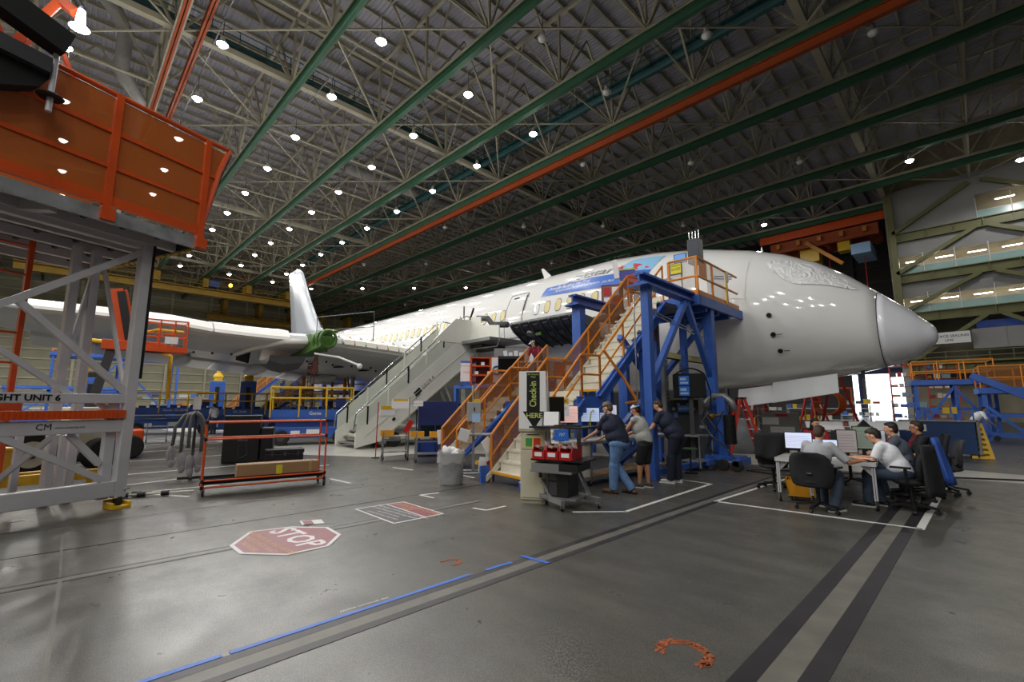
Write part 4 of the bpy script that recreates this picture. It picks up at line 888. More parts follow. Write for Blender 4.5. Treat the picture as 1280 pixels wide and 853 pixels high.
# top platform and folding canopy
P('platform', lambda m: m.box(0, W_+2.1, ye, ye+2.0, ze-.14, ze), STEEL, a_)
P('platform_panel', lambda m: m.prism([(W_+.03, ye-1.5, ze-.1), (W_+.03, ye+.55, ze-.1), (W_+.03, ye+.55, ze+1.05), (W_+.03, ye-.35, ze+1.0)], (.04, 0, 0)), ASW, a_)
P('platform_panel', lambda m: m.prism([(W_+.05, ye+.5, ze-.14), (W_+2.1, ye+.5, ze-.14), (W_+2.1, ye+.5, ze+.55), (W_+.85, ye+.5, ze+.7), (W_+.8, ye+.5, ze+1.1), (W_+.05, ye+.5, ze+1.18)], (0, .05, 0)), ASW, a_)
P('canopy', lambda m: m.tube([(W_+.3, ye+.7, ze+1.12), (W_+.85, ye+.9, ze+1.05), (W_+1.05, ye+1.0, ze+.75), (W_+2.1, ye+1.0, ze+.62)], .14, 8), M('canopy_grey', '4b4c50', .6), a_, smooth=True)
P('under_tube', lambda m: m.tube([(W_+.1, ye+.5, ze-.2), (W_+.2, ye+.5, ze-.32), (W_+2.0, ye+.5, ze-.36), (W_+2.1, ye+.5, ze-.15)], .035, 8), CHROME, a_)
P('soffit', lambda m: m.box(W_-.9, W_+.9, ye+.5, ye+1.9, ze-.3, ze-.16), M('soffit_brown', '4b4434', .6), a_)
P('mast', lambda m: [m.cyl((W_-.35, ye+.4, ze+1.0), (W_-.35, ye+.4, ze+1.75), .03), m.tube([(W_, ye+.5, ze+1.05), (W_+.05, ye+.55, ze+1.3), (W_+.22, ye+.55, ze+1.6)], .05, 6)], BLKM, a_)
for y in (1.2, 3.0, ye+1.2): P('leg', lambda m: [m.bar((.5, y, .1), (.5, y, min(ze-.4, y*.95-.2)), .14), m.bar((W_-.3, y, .1), (W_-.3, y, min(ze-.4, y*.95-.2)), .14)], ASW, a_)
P('strut', lambda m: [m.bar((W_-.1, 3.6, 2.5), (W_+.15, 4.6, .5), .1), m.bar((W_-.1, 3.9, 2.7), (W_+.6, 4.4, .8), .07)], STEEL, a_)
P('chassis', lambda m: m.box(.1, W_, .4, 6.6, .25, .5), CREAM, a_, bevel=.02)
for x in (.1, W_-.1):
    for y in (1.6, 5.6): P('wheel', lambda m: m.wheel((x, y, .3), .3, .2, (1, 0, 0), 18), RUB, a_)
P('sign_sheet', lambda m: [m.box(W_+.06, W_+.08, .9, 1.55, 1.25, 1.6)], PAPER, a_)
P('yellow_tag', lambda m: m.box(W_+.085, W_+.09, .92, 1.5, 1.48, 1.62), YEL, a_)
# ================================================================ KIOSK, CARTS, BENCH
def facecam(x, y, extra=0.): return math.atan2(-x, y)+math.radians(extra)
def casters(t, pts, r=.05, mat=RUB, name='caster'):
    for x, y in pts:
        c = P(name, lambda m: [m.wheel((x, y, r), r, r*.6, (1, 0, 0), 14)], mat, t)
        P('fork', lambda m: [m.box(x-.03, x+.03, y-.02, y+.02, r, r*2.3)], STEEL, c)
k_ = thing('check_in_kiosk', 'cream metal cabinet with a red and green sticker and door handle', 'cabinet', (-5.48, 5.93, 0), math.radians(30))
KC = M('kiosk_cream', 'c4bfa8', .45, 0, .05, 2)
P('body', lambda m: m.box(-.22, .22, -.02, .30, .06, 1.2), KC, k_, bevel=.008); P('plinth', lambda m: m.box(-.20, .20, .0, .29, 0, .06), BEIGE, k_)
P('cap', lambda m: m.box(-.24, .24, -.05, .32, 1.2, 1.245), KC, k_, bevel=.006)
P('door', lambda m: m.box(-.20, .20, -.032, -.02, .10, .88), KC, k_, bevel=.004); P('top_panel', lambda m: m.box(-.20, .20, -.032, -.02, .90, 1.18), KC, k_, bevel=.004)
P('handle', lambda m: [m.box(.12, .145, -.055, -.032, .44, .62), m.cbox((.14, -.05, .47), (.05, .02, .05))], BLK, k_)
P('slot', lambda m: m.box(-.10, .12, -.036, -.03, 1.14, 1.155), BLK, k_)
P('sticker_plate', lambda m: m.box(-.14, .16, -.036, -.032, .93, 1.11), M('pale_yellow', 'd8d06a', .5), k_); P('green_sticker', lambda m: m.box(-.12, -.005, -.040, -.036, .95, 1.09), M('sticker_green', '3f9a5a', .5), k_); P('red_sticker', lambda m: m.box(.02, .14, -.040, -.036, .95, 1.09), M('sticker_red', 'd43a2c', .5), k_)
sg = thing('check_in_sign', 'white folded sign with black down arrow reading Check-in HERE', 'sign', (-5.48, 5.93, 1.245), math.radians(36))
P('front_board', lambda m: m.prism([(-.24, -.05, 0), (.24, -.05, 0), (.235, -.02, 1.0), (-.235, -.02, 1.0)], (0, .012, 0)), PAPER, sg)
P('back_board', lambda m: m.prism([(-.22, .16, 0), (.24, .16, -.3), (.235, .0, 1.0), (-.235, .0, 1.0)], (0, .012, 0)), PAPER, sg)
P('side_board', lambda m: m.prism([(.235, -.045, .02), (.30, .14, -.36), (.26, .0, .99)], (.008, 0, 0)), PAPER, sg)
def sy(z): return -.0545+.03*z
ar = P('arrow', lambda m: m.prism([(-.10, sy(.98), .98), (-.10, sy(.30), .30), (-.17, sy(.30), .30), (.03, sy(.01), .01), (.23, sy(.30), .30), (.13, sy(.30), .30), (.13, sy(.98), .98)], (0, .004, 0)), BLKM, sg)
LIME = M('lime_print', 'c2d06a', .6)
text('Check-in', .17, LIME, ar, (.015, sy(.6)-.002, .60), (0, .03, 1), (-1, 0, 0), wid=.44, bold=.002); text('HERE', .12, LIME, ar, (.03, sy(.22)-.002, .225), (1, 0, 0), (0, .03, 1), bold=.002); text('All Visitors\nMust', .045, LIME, ar, (.015, sy(.92)-.002, .92), (1, 0, 0), (0, .03, 1))
# workstation cart with red bins
c_ = thing('computer_cart', 'grey perforated-frame computer cart beside the check-in cabinet', 'cart', (-5.12, 6.12, 0), math.radians(15))
# local x: away along the shelves, frame at x=-.3
P('upright', lambda m: [m.box(-.36, -.30, -.02, .04, .12, 1.30)], STEEL, c_); P('upright', lambda m: m.box(.22, .28, .38, .44, .12, 1.30), STEEL, c_)
P('slot_holes', lambda m: [m.box(-.345, -.315, -.024, -.02, .2+.045*k, .22+.045*k) for k in range(24)], BLK, c_)
P('base_beam', lambda m: [m.bar((-.36, .0, .15), (.30, -.42, .13), .07), m.bar((.0, .45, .15), (.72, .1, .13), .07), m.bar((-.3, .0, .15), (.26, .42, .15), .06)], STEEL, c_)
P('gusset', lambda m: [m.bar((-.33, 0, .5), (.0, -.22, .16), .05), m.bar((.25, .4, .5), (.5, .22, .16), .05)], STEEL, c_)
casters(c_, ((-.36, .02), (.28, -.40), (.70, .1)), .045)
P('top_shelf', lambda m: m.box(-.36, .62, -.30, .34, 1.27, 1.30), BLK, c_, bevel=.004); P('bin_shelf', lambda m: m.box(-.34, .60, -.28, .30, .74, .77), BLK, c_); P('keyboard_tray', lambda m: [m.box(-.32, .42, -.34, .22, .56, .60), m.box(-.30, .22, -.33, .2, .60, .70)], STEEL, c_); P('tray_dark', lambda m: m.box(.2, .52, -.34, .24, .60, .71), BLK, c_)
t = thing('computer_tower', 'black computer tower standing in the grey cart', 'computer', (-5.02, 6.15, .14), math.radians(15)); P('case', lambda m: m.box(-.16, .2, -.22, .22, 0.03, .46), BLK, t, bevel=.006); P('bezel', lambda m: [m.box(-.14, .0, -.226, -.22, .30, .44), m.box(-.14, 0, -.226, -.22, .06, .26)], DSTEEL, t); P('shelf_foot', lambda m: m.box(-.3, .34, -.26, .26, 0, .03), STEEL, t)
for k in range(3):
    t = thing('parts_bin', ('red plastic parts bin nearest the check-in cabinet', 'middle red plastic parts bin on the grey cart', 'red plastic parts bin at the far end of the cart')[k], 'bin', (-5.28+.24*k*math.cos(.26), 6.0+.24*k*.27+.02, .77), math.radians(15), 'red bins on the cart'); t.scale = (1.12, 1.15, 1.3)
    P('shell', lambda m: [m.prism([(-.10, -.22, 0), (-.10, -.22, .11), (-.10, -.18, .17), (-.10, .16, .17), (-.10, .16, 0)], (.012, 0, 0)), m.prism([(.09, -.22, 0), (.09, -.22, .11), (.09, -.18, .17), (.09, .16, .17), (.09, .16, 0)], (.012, 0, 0)), m.box(-.1, .1, -.225, -.215, 0, .1), m.box(-.1, .1, .15, .16, 0, .17), m.box(-.1, .1, -.22, .16, 0, .01)], RED, t)
    P('label_card', lambda m: m.cbox((0, -.229, .06), (.12, .004, .05)), PAPER, t); P('packets', lambda m: [m.cbox((-.05+.05*i, -.12+.07*(i % 3), .15+.01*i), (.07, .09, .02), (.3*i, .2, .4*i)) for i in range(4)], M('clear_packets', 'b9a7a0', .3), t)
t = thing('black_panel_monitor', 'black unlit monitor standing on the grey cart', 'monitor', (-5.28, 6.22, 1.30), math.radians(36)); P('panel', lambda m: m.box(-.21, .21, 0, .035, .07, .50), BLK, t, bevel=.006); P('screen', lambda m: m.box(-.195, .195, -.003, 0, .085, .485), M('screen_off', '0a0b0d', .15), t); P('foot', lambda m: [m.box(-.12, .12, -.06, .12, 0, .015), m.box(-.03, .03, .03, .06, 0, .2)], BLK, t)
t = thing('document_stand', 'white sheets on a slanted holder before the black monitor', 'papers', (-5.12, 6.0, 1.30), math.radians(36)); P('holder', lambda m: m.cbox((0, .03, .12), (.30, .01, .26), (-.5, 0, 0)), BLK, t); P('sheet', lambda m: m.cbox((0, .02, .125), (.25, .006, .26), (-.5, 0, 0)), PAPER, t)
t = thing('keyboard', 'thin black keyboard on the grey cart', 'keyboard', (-4.85, 6.1, 1.30), math.radians(20)); P('body', lambda m: m.box(-.22, .22, -.08, .08, 0, .02), BLK, t); P('keys', lambda m: [m.box(-.2+.034*i, -.174+.034*i, -.06+.032*j, -.034+.032*j, .02, .026) for i in range(12) for j in range(4)], DSTEEL, t)
# caution sign behind
t = thing('caution_sign', 'white caution sign with yellow heading behind the black monitor', 'sign', (-6.05, 7.35, 0), .75)
P('post', lambda m: m.box(-.02, .02, .0, .03, 0, 1.5), RED, t); f = P('plate', lambda m: m.box(-.2, .2, -.012, 0, 1.42, 1.80), PAPER, t); P('heading', lambda m: m.box(-.19, .19, -.015, -.012, 1.68, 1.79), YEL, f); text('CAUTION', .075, BLKM, f, (.02, -.018, 1.735), (1, 0, 0), (0, 0, 1), wid=.26, bold=.001); text('HEARING PROTECTION\nREQUIRED IN AREA', .03, BLKM, f, (0, -.014, 1.58), (1, 0, 0), (0, 0, 1))
# long work bench (runs along the hall line), drawers, end panel
b_ = thing('work_bench', 'long white-topped rolling work bench with cream drawer unit', 'bench', (-5.75, 7.0, 0)); b_.scale = (.7, 1, 1)
P('worktop', lambda m: m.box(-.85, 0, .0, 4.3, .90, .935), WHT, b_, bevel=.005)
P('frame', lambda m: [m.box(-.04, 0, y, y+.04, .1, .9) for y in (1.0, 4.2)]+[m.box(-.82, -.78, y, y+.04, .1, .9) for y in (0, 1.0, 4.2)]+[m.box(-.04, 0, 0, 4.24, .84, .90), m.box(-.82, 0, 4.2, 4.24, .12, .16)], STEEL, b_)
P('lower_shelf', lambda m: m.box(-.82, 0, 0, 4.24, .13, .17), STEEL, b_)
P('shelf_board', lambda m: m.box(-.8, -.05, 1.1, 4.2, .17, .19), M('plywood', '8a6f48', .6, 0, .2, 4), b_)
dr = P('drawer_unit', lambda m: m.box(-.78, -.03, .04, .98, .18, .88), CREAM, b_, bevel=.005)
for z0, z1 in ((.20, .38), (.39, .50), (.51, .62), (.63, .86)):
    P('drawer', lambda m: m.box(-.03, -.015, .40, .94, z0, z1), CREAM, dr, bevel=.003); P('drawer_pull', lambda m: m.box(-.014, -.006, .42, .92, z1-.025, z1-.01), STEEL, dr)
P('blue_notice', lambda m: m.box(-.025, -.012, .12, .36, .56, .84), M('notice_blue', '2f6fd0', .4), dr)
casters(b_, ((-.05, 1.0), (-.05, 3.2), (-.78, .1), (-.78, 4.1), (-.05, 4.1)), .055)
P('monitor_shelf', lambda m: [m.box(-.8, -.42, .0, 4.2, 1.16, 1.19)]+[m.box(-.62, -.58, y, y+.04, .93, 1.16) for y in (.1, 2, 4)], WHT, b_)
def monitor(loc, rz, lab, scr, w=.46, h=.30, bez=BLK, z0=.10, grp=None, es=.55, rows=True):
    t = thing('monitor', lab, 'monitor', loc, rz, grp)
    P('bezel', lambda m: m.box(-w/2-.015, w/2+.015, 0, .03, z0-.015, z0+h+.015), bez, t, bevel=.004); s_ = P('screen', lambda m: m.box(-w/2, w/2, -.004, 0, z0, z0+h), M('screen_'+scr, scr, .25, emit=scr, es=es), t)
    if rows: P('screen_rows', lambda m: [m.box(-w/2+.01, w/2-.02*(k % 3)-.01, -.0055, -.004, z0+h*(.12+.13*k), z0+h*(.15+.13*k)) for k in range(6)], M('rows_'+scr, scr, .4, emit='404870', es=.3), s_)
    P('stand', lambda m: [m.box(-.03, .03, .03, .05, .01, z0+.12), m.box(-.12, .12, -.06, .12, 0, .015)], BLK, t); return t
monitor((-6.15, 7.75, 1.19), math.radians(42), 'lit monitor with pink rows beside the blue stair stringer', 'e0b8b0', .42, .34)
monitor((-6.15, 8.55, 1.19), math.radians(42), 'bench monitor with pale blue screen behind the bearded man', 'b8c8e8', .40, .30)
monitor((-6.15, 9.25, 1.19), math.radians(50), 'bench monitor with white list screen between the first two men', 'c6cce0', .42, .36)
t = thing('blue_placard', 'blue placard card leaning under the monitor shelf', 'sign', (-5.95, 7.28, .935), math.radians(60)); P('card', lambda m: m.cbox((0, 0, .12), (.30, .01, .22), (-.2, 0, 0)), M('notice_blue'), t); text('787', .09, PAPER, t, (0, -.03, .13), (1, 0, 0), (0, -.2, 1)); P('foot', lambda m: m.box(-.05, .05, -.02, .06, 0, .02), BLK, t)
for k, (y, lb) in enumerate(((7.62, 'yellow green cable clip left of the bench monitors'), (8.2, 'yellow green cable clip right of the pink monitor'))):
    t = thing('cable_clip', lb, 'clip', (-6.1, y+.35, 1.19), .5); P('clip', lambda m: m.tube([(-.04, 0, 0), (-.05, 0, .1), (-.02, 0, .30), (.03, 0, .36), (.05, 0, .3)], .014, 6), M('lime_edge'), t)
# bench side cart with tablet arm etc. at the far end
t = thing('silver_tube_cart', 'silver tube-framed cart behind the man in navy polo', 'cart', (-5.2, 11.75, 0), 0)
P('frame', lambda m: [m.tube([(x, 0, .1), (x, 0, .86), (x, .8, .86), (x, .8, .1)], .025, 8) for x in (-.45, .1)]+[m.bar((-.45, .8*k, .16), (.1, .8*k, .16), .04) for k in (0, 1)], CHROME, t)
P('shelf', lambda m: [m.box(-.45, .1, 0, .8, .84, .87), m.box(-.45, .1, 0, .8, .2, .23)], STEEL, t); casters(t, ((-.45, 0), (.1, 0), (.1, .8), (-.45, .8)), .05)
t = thing('small_stool', 'small dark stool with green seat beneath the silver cart', 'stool', (-5.1, 11.2, 0)); P('seat', lambda m: m.cyl((0, 0, .58), (0, 0, .61), .17, n=16), M('dull_green', '3b5a3c', .6), t); P('leg', lambda m: [m.cyl((0, 0, .03), (0, 0, .58), .02), m.cyl((0, 0, 0), (0, 0, .03), .15, n=14)], BLK, t)
# grey cabinet, gantry cart with hazard beam, black monitor
t = thing('grey_tool_cabinet', 'tall grey steel cabinet beyond the man in navy polo', 'cabinet', (-5.75, 13.2, 0), math.radians(28)); P('body', lambda m: m.box(-.5, .45, 0, .6, .05, 1.42), M('cabinet_grey', '5d6064', .45), t, bevel=.01)
P('door', lambda m: [m.box(-.48, -.03, -.015, 0, .1, 1.38), m.box(-.01, .43, -.015, 0, .1, 1.38)], M('cabinet_grey'), t, bevel=.004); P('label', lambda m: m.box(.05, .25, -.018, -.015, 1.0, 1.08), PAPER, t); P('plinth', lambda m: m.box(-.48, .43, .02, .58, 0, .05), BLK, t)
t = thing('hoist_frame', 'grey gantry frame with yellow and black hazard beam', 'frame', (-5.95, 11.7, 0))
P('post', lambda m: m.box(-.06, .04, -.05, .05, 0, 3.05), STEEL, t); P('post', lambda m: m.box(.0, .08, 2.95, 3.03, 0, 3.0), STEEL, t)
hb = P('hazard_beam', lambda m: m.bar((0, 0, 3.02), (.02, 3.0, 3.02), .10, .17), BLKM, t); P('hazard_stripe', lambda m: [m.prism([(.066, .05+.085*k, 2.95), (.066, .10+.085*k, 2.95), (.066, .08+.085*k, 3.09), (.066, .03+.085*k, 3.09)], (.014, 0, 0)) for k in range(34)], M('stripe_cream', 'e6dc90', .5), hb)
P('corner_tube', lambda m: m.tube([(.04, 2.8, 2.9), (.05, 3.0, 2.85), (.05, 3.1, 2.6), (.05, 3.1, 1.0)], .035, 8), STEEL, t)
for x, y in ((.02, .12), (.02, 1.0)): P('coiled_hose', lambda m: m.tube([(x+.05*math.cos(k*1.4), y+.05*math.sin(k*1.4), 2.9-.012*k) for k in range(110)], .011, 5), BLK, t)
t = thing('hooded_monitor', 'big black boxed monitor with two blue instruction sheets', 'monitor', (-5.35, 12.0, 0), math.radians(32)); P('box', lambda m: m.box(-.42, .38, 0, .35, 1.85, 2.50), BLKM, t, bevel=.03); P('bracket', lambda m: m.box(-.05, .05, .1, .2, 0.0, 1.9), DSTEEL, t)
for z in (2.18, 1.90): P('blue_sheet', lambda m: m.box(-.30, -.04, -.012, 0, z, z+.25), M('notice_blue'), t); P('sheet_print', lambda m: [m.box(-.27, -.07, -.016, -.012, z+.04, z+.09), m.box(-.27, -.12, -.016, -.012, z+.13, z+.2)], M('pale_blue', '9cc0ea', .5), t)
P('cable_loop', lambda m: [m.tube([(-.35+.7*u, .1, 2.5+.14*math.sin(PI*u)) for u in [k/10 for k in range(11)]], .025, 6), m.tube([(.38, .1, 2.45), (.5, .1, 2.0), (.48, .1, 1.5), (.2, .05, 1.2)], .02, 6)], BLK, t)
t = thing('instrument_rack', 'dark rack of small instruments under the hooded monitor', 'rack', (-5.75, 12.45, 0), math.radians(30)); P('rack', lambda m: m.box(-.4, .35, 0, .4, 0.0, 1.8), M('rack_dark', '23262c', .5), t)
P('dials', lambda m: [m.cyl((-.3+.13*k, -.03, 1.55+.12*(k % 2)), (-.3+.13*k, 0, 1.55+.12*(k % 2)), .045, n=12) for k in range(5)], STEEL, t); P('pump_body', lambda m: [m.cyl((-.2, -.08, 1.55), (.2, -.08, 1.55), .1), m.box(-.3, -.2, -.05, 0, 1.3, 1.45)], M('pump_blue', '3b6098', .4), t)
# blue lifting device with hose arch
t = thing('blue_jib_trolley', 'blue column trolley with grey hose arch and black cables', 'trolley', (-4.75, 12.75, 0))
P('column', lambda m: m.box(-.22, .0, -.1, .12, .25, 1.85), BLUE, t, bevel=.01); P('base', lambda m: [m.box(-.55, .35, -.25, .3, .22, .34), m.box(-.5, -.3, -.6, .6, .1, .24), m.box(.25, .4, -.5, .4, .12, .3)], BLUE, t, bevel=.01)
P('hose_arch', lambda m: m.tube([(-.55, 0, 1.55), (-.5, 0, 1.75), (-.3, 0, 1.9), (-.05, 0, 1.9), (.15, 0, 1.72), (.2, 0, 1.5)], .085, 10), STEEL, t, smooth=True)
P('motor', lambda m: [m.cyl((.1, -.1, .65), (.1, -.1, 1.4), .14, n=14)]+[m.cyl((.1, -.1, .68+.06*k), (.1, -.1, .70+.06*k), .16, n=14) for k in range(12)], BLK, t); P('brass_fitting', lambda m: [m.sph((-.35, -.1, 1.35), .09), m.cyl((-.35, -.1, 1.35), (-.1, -.12, 1.4), .03)], M('brass', '8a6a2a', .35, .6), t)
P('cable', lambda m: [m.tube([(-.5, -.15, 1.6), (-.6, -.2, 1.2), (-.3, -.25, .8), (.0, -.3, .6), (.3, -.4, .3)], .022, 6), m.tube([(-.5, -.2, 1.4), (-.2, -.2, 1.0), (-.45, -.25, .6), (-.2, -.5, .4)], .02, 6), m.tube([(0, -.2, 1.5), (-.2, -.25, 1.1), (.0, -.25, .8)], .016, 6)], BLK, t)
for x, y in ((.0, -.45), (.34, -.45)): P('wheel', lambda m: m.wheel((x, y, .14), .14, .10, (0, 1, 0), 16), RUB, t)
P('skid', lambda m: m.box(-.35, -.25, -.55, .55, 0, .1), DSTEEL, t)
for k, pts in enumerate((((-4.3, 12.6), (-3.6, 12.4), (-2.6, 12.9), (-1.2, 13.4)), ((-4.9, 12.2), (-5.4, 11.6), (-5.9, 11.7)), ((-4.3, 12.9), (-3.2, 13.5), (-1.5, 14.2), (1.2, 15.6)))):
    o = P('floor_cable', lambda m: m.tube([(x, y, .022) for x, y in pts], .02, 6), BLK, None); tag(o, ('black cable snaking on the floor behind the office chairs', 'short black cable below the hooded monitor', 'long black cable running right past the blue cabinet')[k], 'cable')

# ---- bin, instrument stand, tool carts, navy screen
t = thing('waste_bin', 'ribbed galvanised dustbin with clear liner and full of white waste', 'bin', (-8.03, 6.12, 0))
GALV = MATS['galvanised']
prof = [(.235, 0), (.245, .02), (.275, .62), (.29, .63), (.29, .65), (.27, .65)]
def ribbed(m):
    n = 80; m.loft([[((r+(.008 if (k//2) % 2 else 0)*(0 if z > .6 or z < .04 else 1))*math.cos(2*PI*k/n), (r+(.008 if (k//2) % 2 else 0)*(0 if z > .6 or z < .04 else 1))*math.sin(2*PI*k/n), z) for k in range(n)] for r, z in prof], cap=False); m.cyl((0, 0, .01), (0, 0, .02), .235, n=24)
P('drum', ribbed, GALV, t); P('liner', lambda m: m.loft([[((.295+.012*math.sin(k*2.3+z*30))*math.cos(2*PI*k/40), (.295+.012*math.sin(k*2.3))*math.sin(2*PI*k/40), z+.03*math.sin(k*.9)) for k in range(40)] for z in (.45, .55, .66, .68)], cap=False), M('clear_liner', 'd8dadc', .2, alpha=.35), t, smooth=True)
P('waste', lambda m: [m.sph((.14*math.cos(k*2.2), .14*math.sin(k*2.2), .64+.03*(k % 3)), (.11, .09, .06), 8, 5, (k, k*.7, 0)) for k in range(8)], PAPER, t); P('side_handle', lambda m: m.tube([(.28, -.05, .45), (.32, -.04, .44), (.32, .04, .44), (.28, .05, .45)], .01, 6), STEEL, t)
t = thing('instrument_stand', 'rolling stand with grey electrical box, blue label and beacon', 'stand', (-8.35, 7.0, 0), facecam(-8.35, 7.0))
P('column', lambda m: [m.box(-.03, .03, -.03, .03, .12, 1.3), m.box(.30, .36, -.03, .03, .12, .98)], STEEL, t); P('table', lambda m: m.box(-.28, .5, -.22, .25, .96, 1.0), STEEL, t, bevel=.01)
P('box', lambda m: m.box(-.16, .16, -.08, .1, 1.28, 1.72), M('box_grey', '9a9da2', .4), t, bevel=.008); P('label_blue', lambda m: m.box(-.03, .15, -.09, -.08, 1.26, 1.46), M('pale_blue'), t); P('lock', lambda m: m.box(.0, .03, -.1, -.08, 1.52, 1.6), BLK, t)
P('beacon', lambda m: [m.cyl((-.02, 0, 1.72), (-.02, 0, 1.95), .012), m.cyl((-.02, 0, 1.95), (-.02, 0, 2.12), .03)], M('beacon_green', 'a8b088', .4), t); P('beacon_top', lambda m: m.cyl((-.02, 0, 2.12), (-.02, 0, 2.17), .03), M('brown_frame'), t); P('yellow_placard', lambda m: m.box(0, .15, -.06, -.05, 1.72, 1.80), YEL, t)
P('base', lambda m: [m.tube([(-.3, -.25, .13), (.4, -.22, .13), (.45, .2, .13), (-.25, .25, .13), (-.3, -.25, .13)], .025, 6)], STEEL, t); casters(t, ((-.3, -.25), (.4, -.22), (.45, .2), (-.25, .25)), .055)
P('hanging_paper', lambda m: [m.cbox((-.22, -.23, .98), (.24, .02, .28), (.3, .3, 0))], PAPER, t); P('yellow_drill', lambda m: [m.box(.05, .2, -.05, .05, .3, .38), m.box(.16, .2, -.03, .03, .2, .3)], YEL, t)
def tool_cart(loc, rz, lab):
    t = thing('tool_cart', lab, 'cart', loc, rz, 'small wheeled tool carts')
    P('frame', lambda m: [m.cyl((x, y, .1), (x, y, .86), .018, n=8) for x in (-.36, .36) for y in (-.22, .22)]+[m.bar((-.36, y, z), (.36, y, z), .025) for y in (-.22, .22) for z in (.25, .6)], STEEL, t)
    P('shelf', lambda m: [m.box(-.37, .37, -.23, .23, .24, .26), m.box(-.37, .37, -.23, .23, .70, .72)], STEEL, t); casters(t, ((-.36, -.22), (.36, -.22), (.36, .22), (-.36, .22)), .06); return t
tool_cart((-12.75, 7.55, 0), facecam(-12.7, 7.5, 6), 'left small tool cart below the white airstairs'); tool_cart((-11.55, 7.95, 0), facecam(-11.5, 8, 6), 'right small tool cart below the white airstairs')
for k, (x, y, lb) in enumerate(((-12.9, 7.35, 'yellow tray on the left tool cart'), (-11.85, 7.75, 'yellow tray at the left end of the right tool cart'), (-11.35, 8.1, 'yellow tray at the right end of the right tool cart'))):
    t = thing('yellow_tray', lb, 'tray', (x, y, .72), facecam(x, y, 6)); P('tray', lambda m: [m.box(-.19, .19, -.16, .16, 0, .012), m.box(-.19, .19, -.17, -.155, 0, .16), m.box(-.19, .19, .155, .17, 0, .16), m.box(-.195, -.18, -.16, .16, 0, .16), m.box(.18, .195, -.16, .16, 0, .16)], M('tray_yellow', 'd8961a', .45), t); P('tools', lambda m: [m.cbox((-.1+.07*i, 0, .12), (.04, .22, .05), (0, .2*i, .3*i)) for i in range(4)], DSTEEL, t)
t = thing('red_tag_post', 'thin red post with white card below the airstairs', 'post', (-13.55, 7.35, 0)); P('post', lambda m: m.cyl((0, 0, 0), (.06, 0, 1.75), .018, n=6), RED, t); P('foot', lambda m: m.cyl((0, 0, 0), (0, 0, .03), .12, n=12), DSTEEL, t)
t = thing('red_sign_post', 'small white placards and red card on a thin stand before the airstairs', 'sign', (-12.7, 8.0, 0), facecam(-12.7, 8)); P('pole', lambda m: m.cyl((0, 0, 0), (0, 0, 1.9), .018, n=6), STEEL, t); P('placard', lambda m: [m.box(-.55, -.02, -.01, 0, 1.55, 1.85)], PAPER, t); P('placard_heading', lambda m: m.box(-.5, -.05, -.014, -.01, 1.78, 1.85), YEL, t); P('red_card', lambda m: m.cbox((-.02, -.02, .98), (.16, .01, .42), (0, .5, 0)), RED, t); P('placard_blue', lambda m: m.box(.12, .42, -.01, 0, 1.62, 1.8), PAPER, t); P('arm', lambda m: m.bar((0, 0, 1.7), (.4, 0, 1.7), .02), STEEL, t)
t = thing('navy_screen', 'dark navy sloping screen box on thin legs under the airstairs', 'screen', (-12.5, 8.95, 0), facecam(-12.4, 8.9, 4))
P('panel', lambda m: m.prism([(-.62, 0, 1.0), (.62, 0, 1.0), (.62, .0, 1.78), (-.62, .0, 1.78)], (0, .7, 0)), DBLUE, t, bevel=.01); P('slope', lambda m: m.prism([(-.62, .0, 1.0), (-.62, .7, 1.0), (-.62, .75, .55)], (1.24, 0, 0)), M('dull_green'), t); P('leg', lambda m: [m.box(x, x+.05, y, y+.05, 0, 1.0) for x in (-.6, -.1, .55) for y in (0, .62)], DBLUE, t); P('base', lambda m: m.box(-.62, .9, .1, .8, .05, .5), M('notice_navy', '1c3a86', .5), t)
t = thing('green_first_aid_sheet', 'white chassis panel with green label below the airstairs', 'panel', (-13.2, 9.6, 0), facecam(-13.2, 9.6)); P('panel', lambda m: m.box(-.5, .45, 0, .3, .25, 1.35), ASW, t, bevel=.02); P('label', lambda m: m.box(-.18, .02, -.012, 0, .85, 1.1), M('sticker_green'), t); P('wheel', lambda m: [m.wheel((-.3, .1, .25), .25, .15, (0, 1, 0)), m.wheel((.3, .1, .25), .25, .15, (0, 1, 0))], RUB, t)
# raised work deck with shelves where the man in red works
t = thing('raised_work_deck', 'raised blue deck behind the lower amber stairs', 'platform', (-14.6, 11.2, 0), 0)
P('deck', lambda m: m.box(0, 5.0, 0, 2.6, 2.3, 2.42), BLUE, t); P('leg', lambda m: [m.box(x, x+.14, y, y+.14, 0, 2.3) for x in (0, 2.4, 4.8) for y in (0, 2.4)], BLUE, t); P('brace', lambda m: [m.bar((.1, .05, .3), (2.4, .05, 2.2), .1), m.bar((2.5, .05, 2.2), (4.8, .05, .3), .1)], BLUE, t)
t = thing('white_notice_panel', 'white printed panel on the front of the orange shelf', 'sign', (-13.9, 11.35, 2.42), facecam(-13.9, 11.3)); P('panel', lambda m: m.box(-.3, .3, -.02, 0, .15, .95), PAPER, t); P('heading', lambda m: m.box(-.3, .3, -.024, -.02, .87, .95), M('notice_blue'), t); P('foot', lambda m: m.box(-.3, .3, -.02, .1, 0, .15), BLUE, t)
text('CAUTION ABOVE WORK AREA', .045, DSTEEL, t, (0, -.026, .75), (1, 0, 0), (0, 0, 1)); text('RESTRICTED ACCESS\nAUTHORIZED ONLY', .04, DSTEEL, t, (0, -.026, .5), (1, 0, 0), (0, 0, 1))
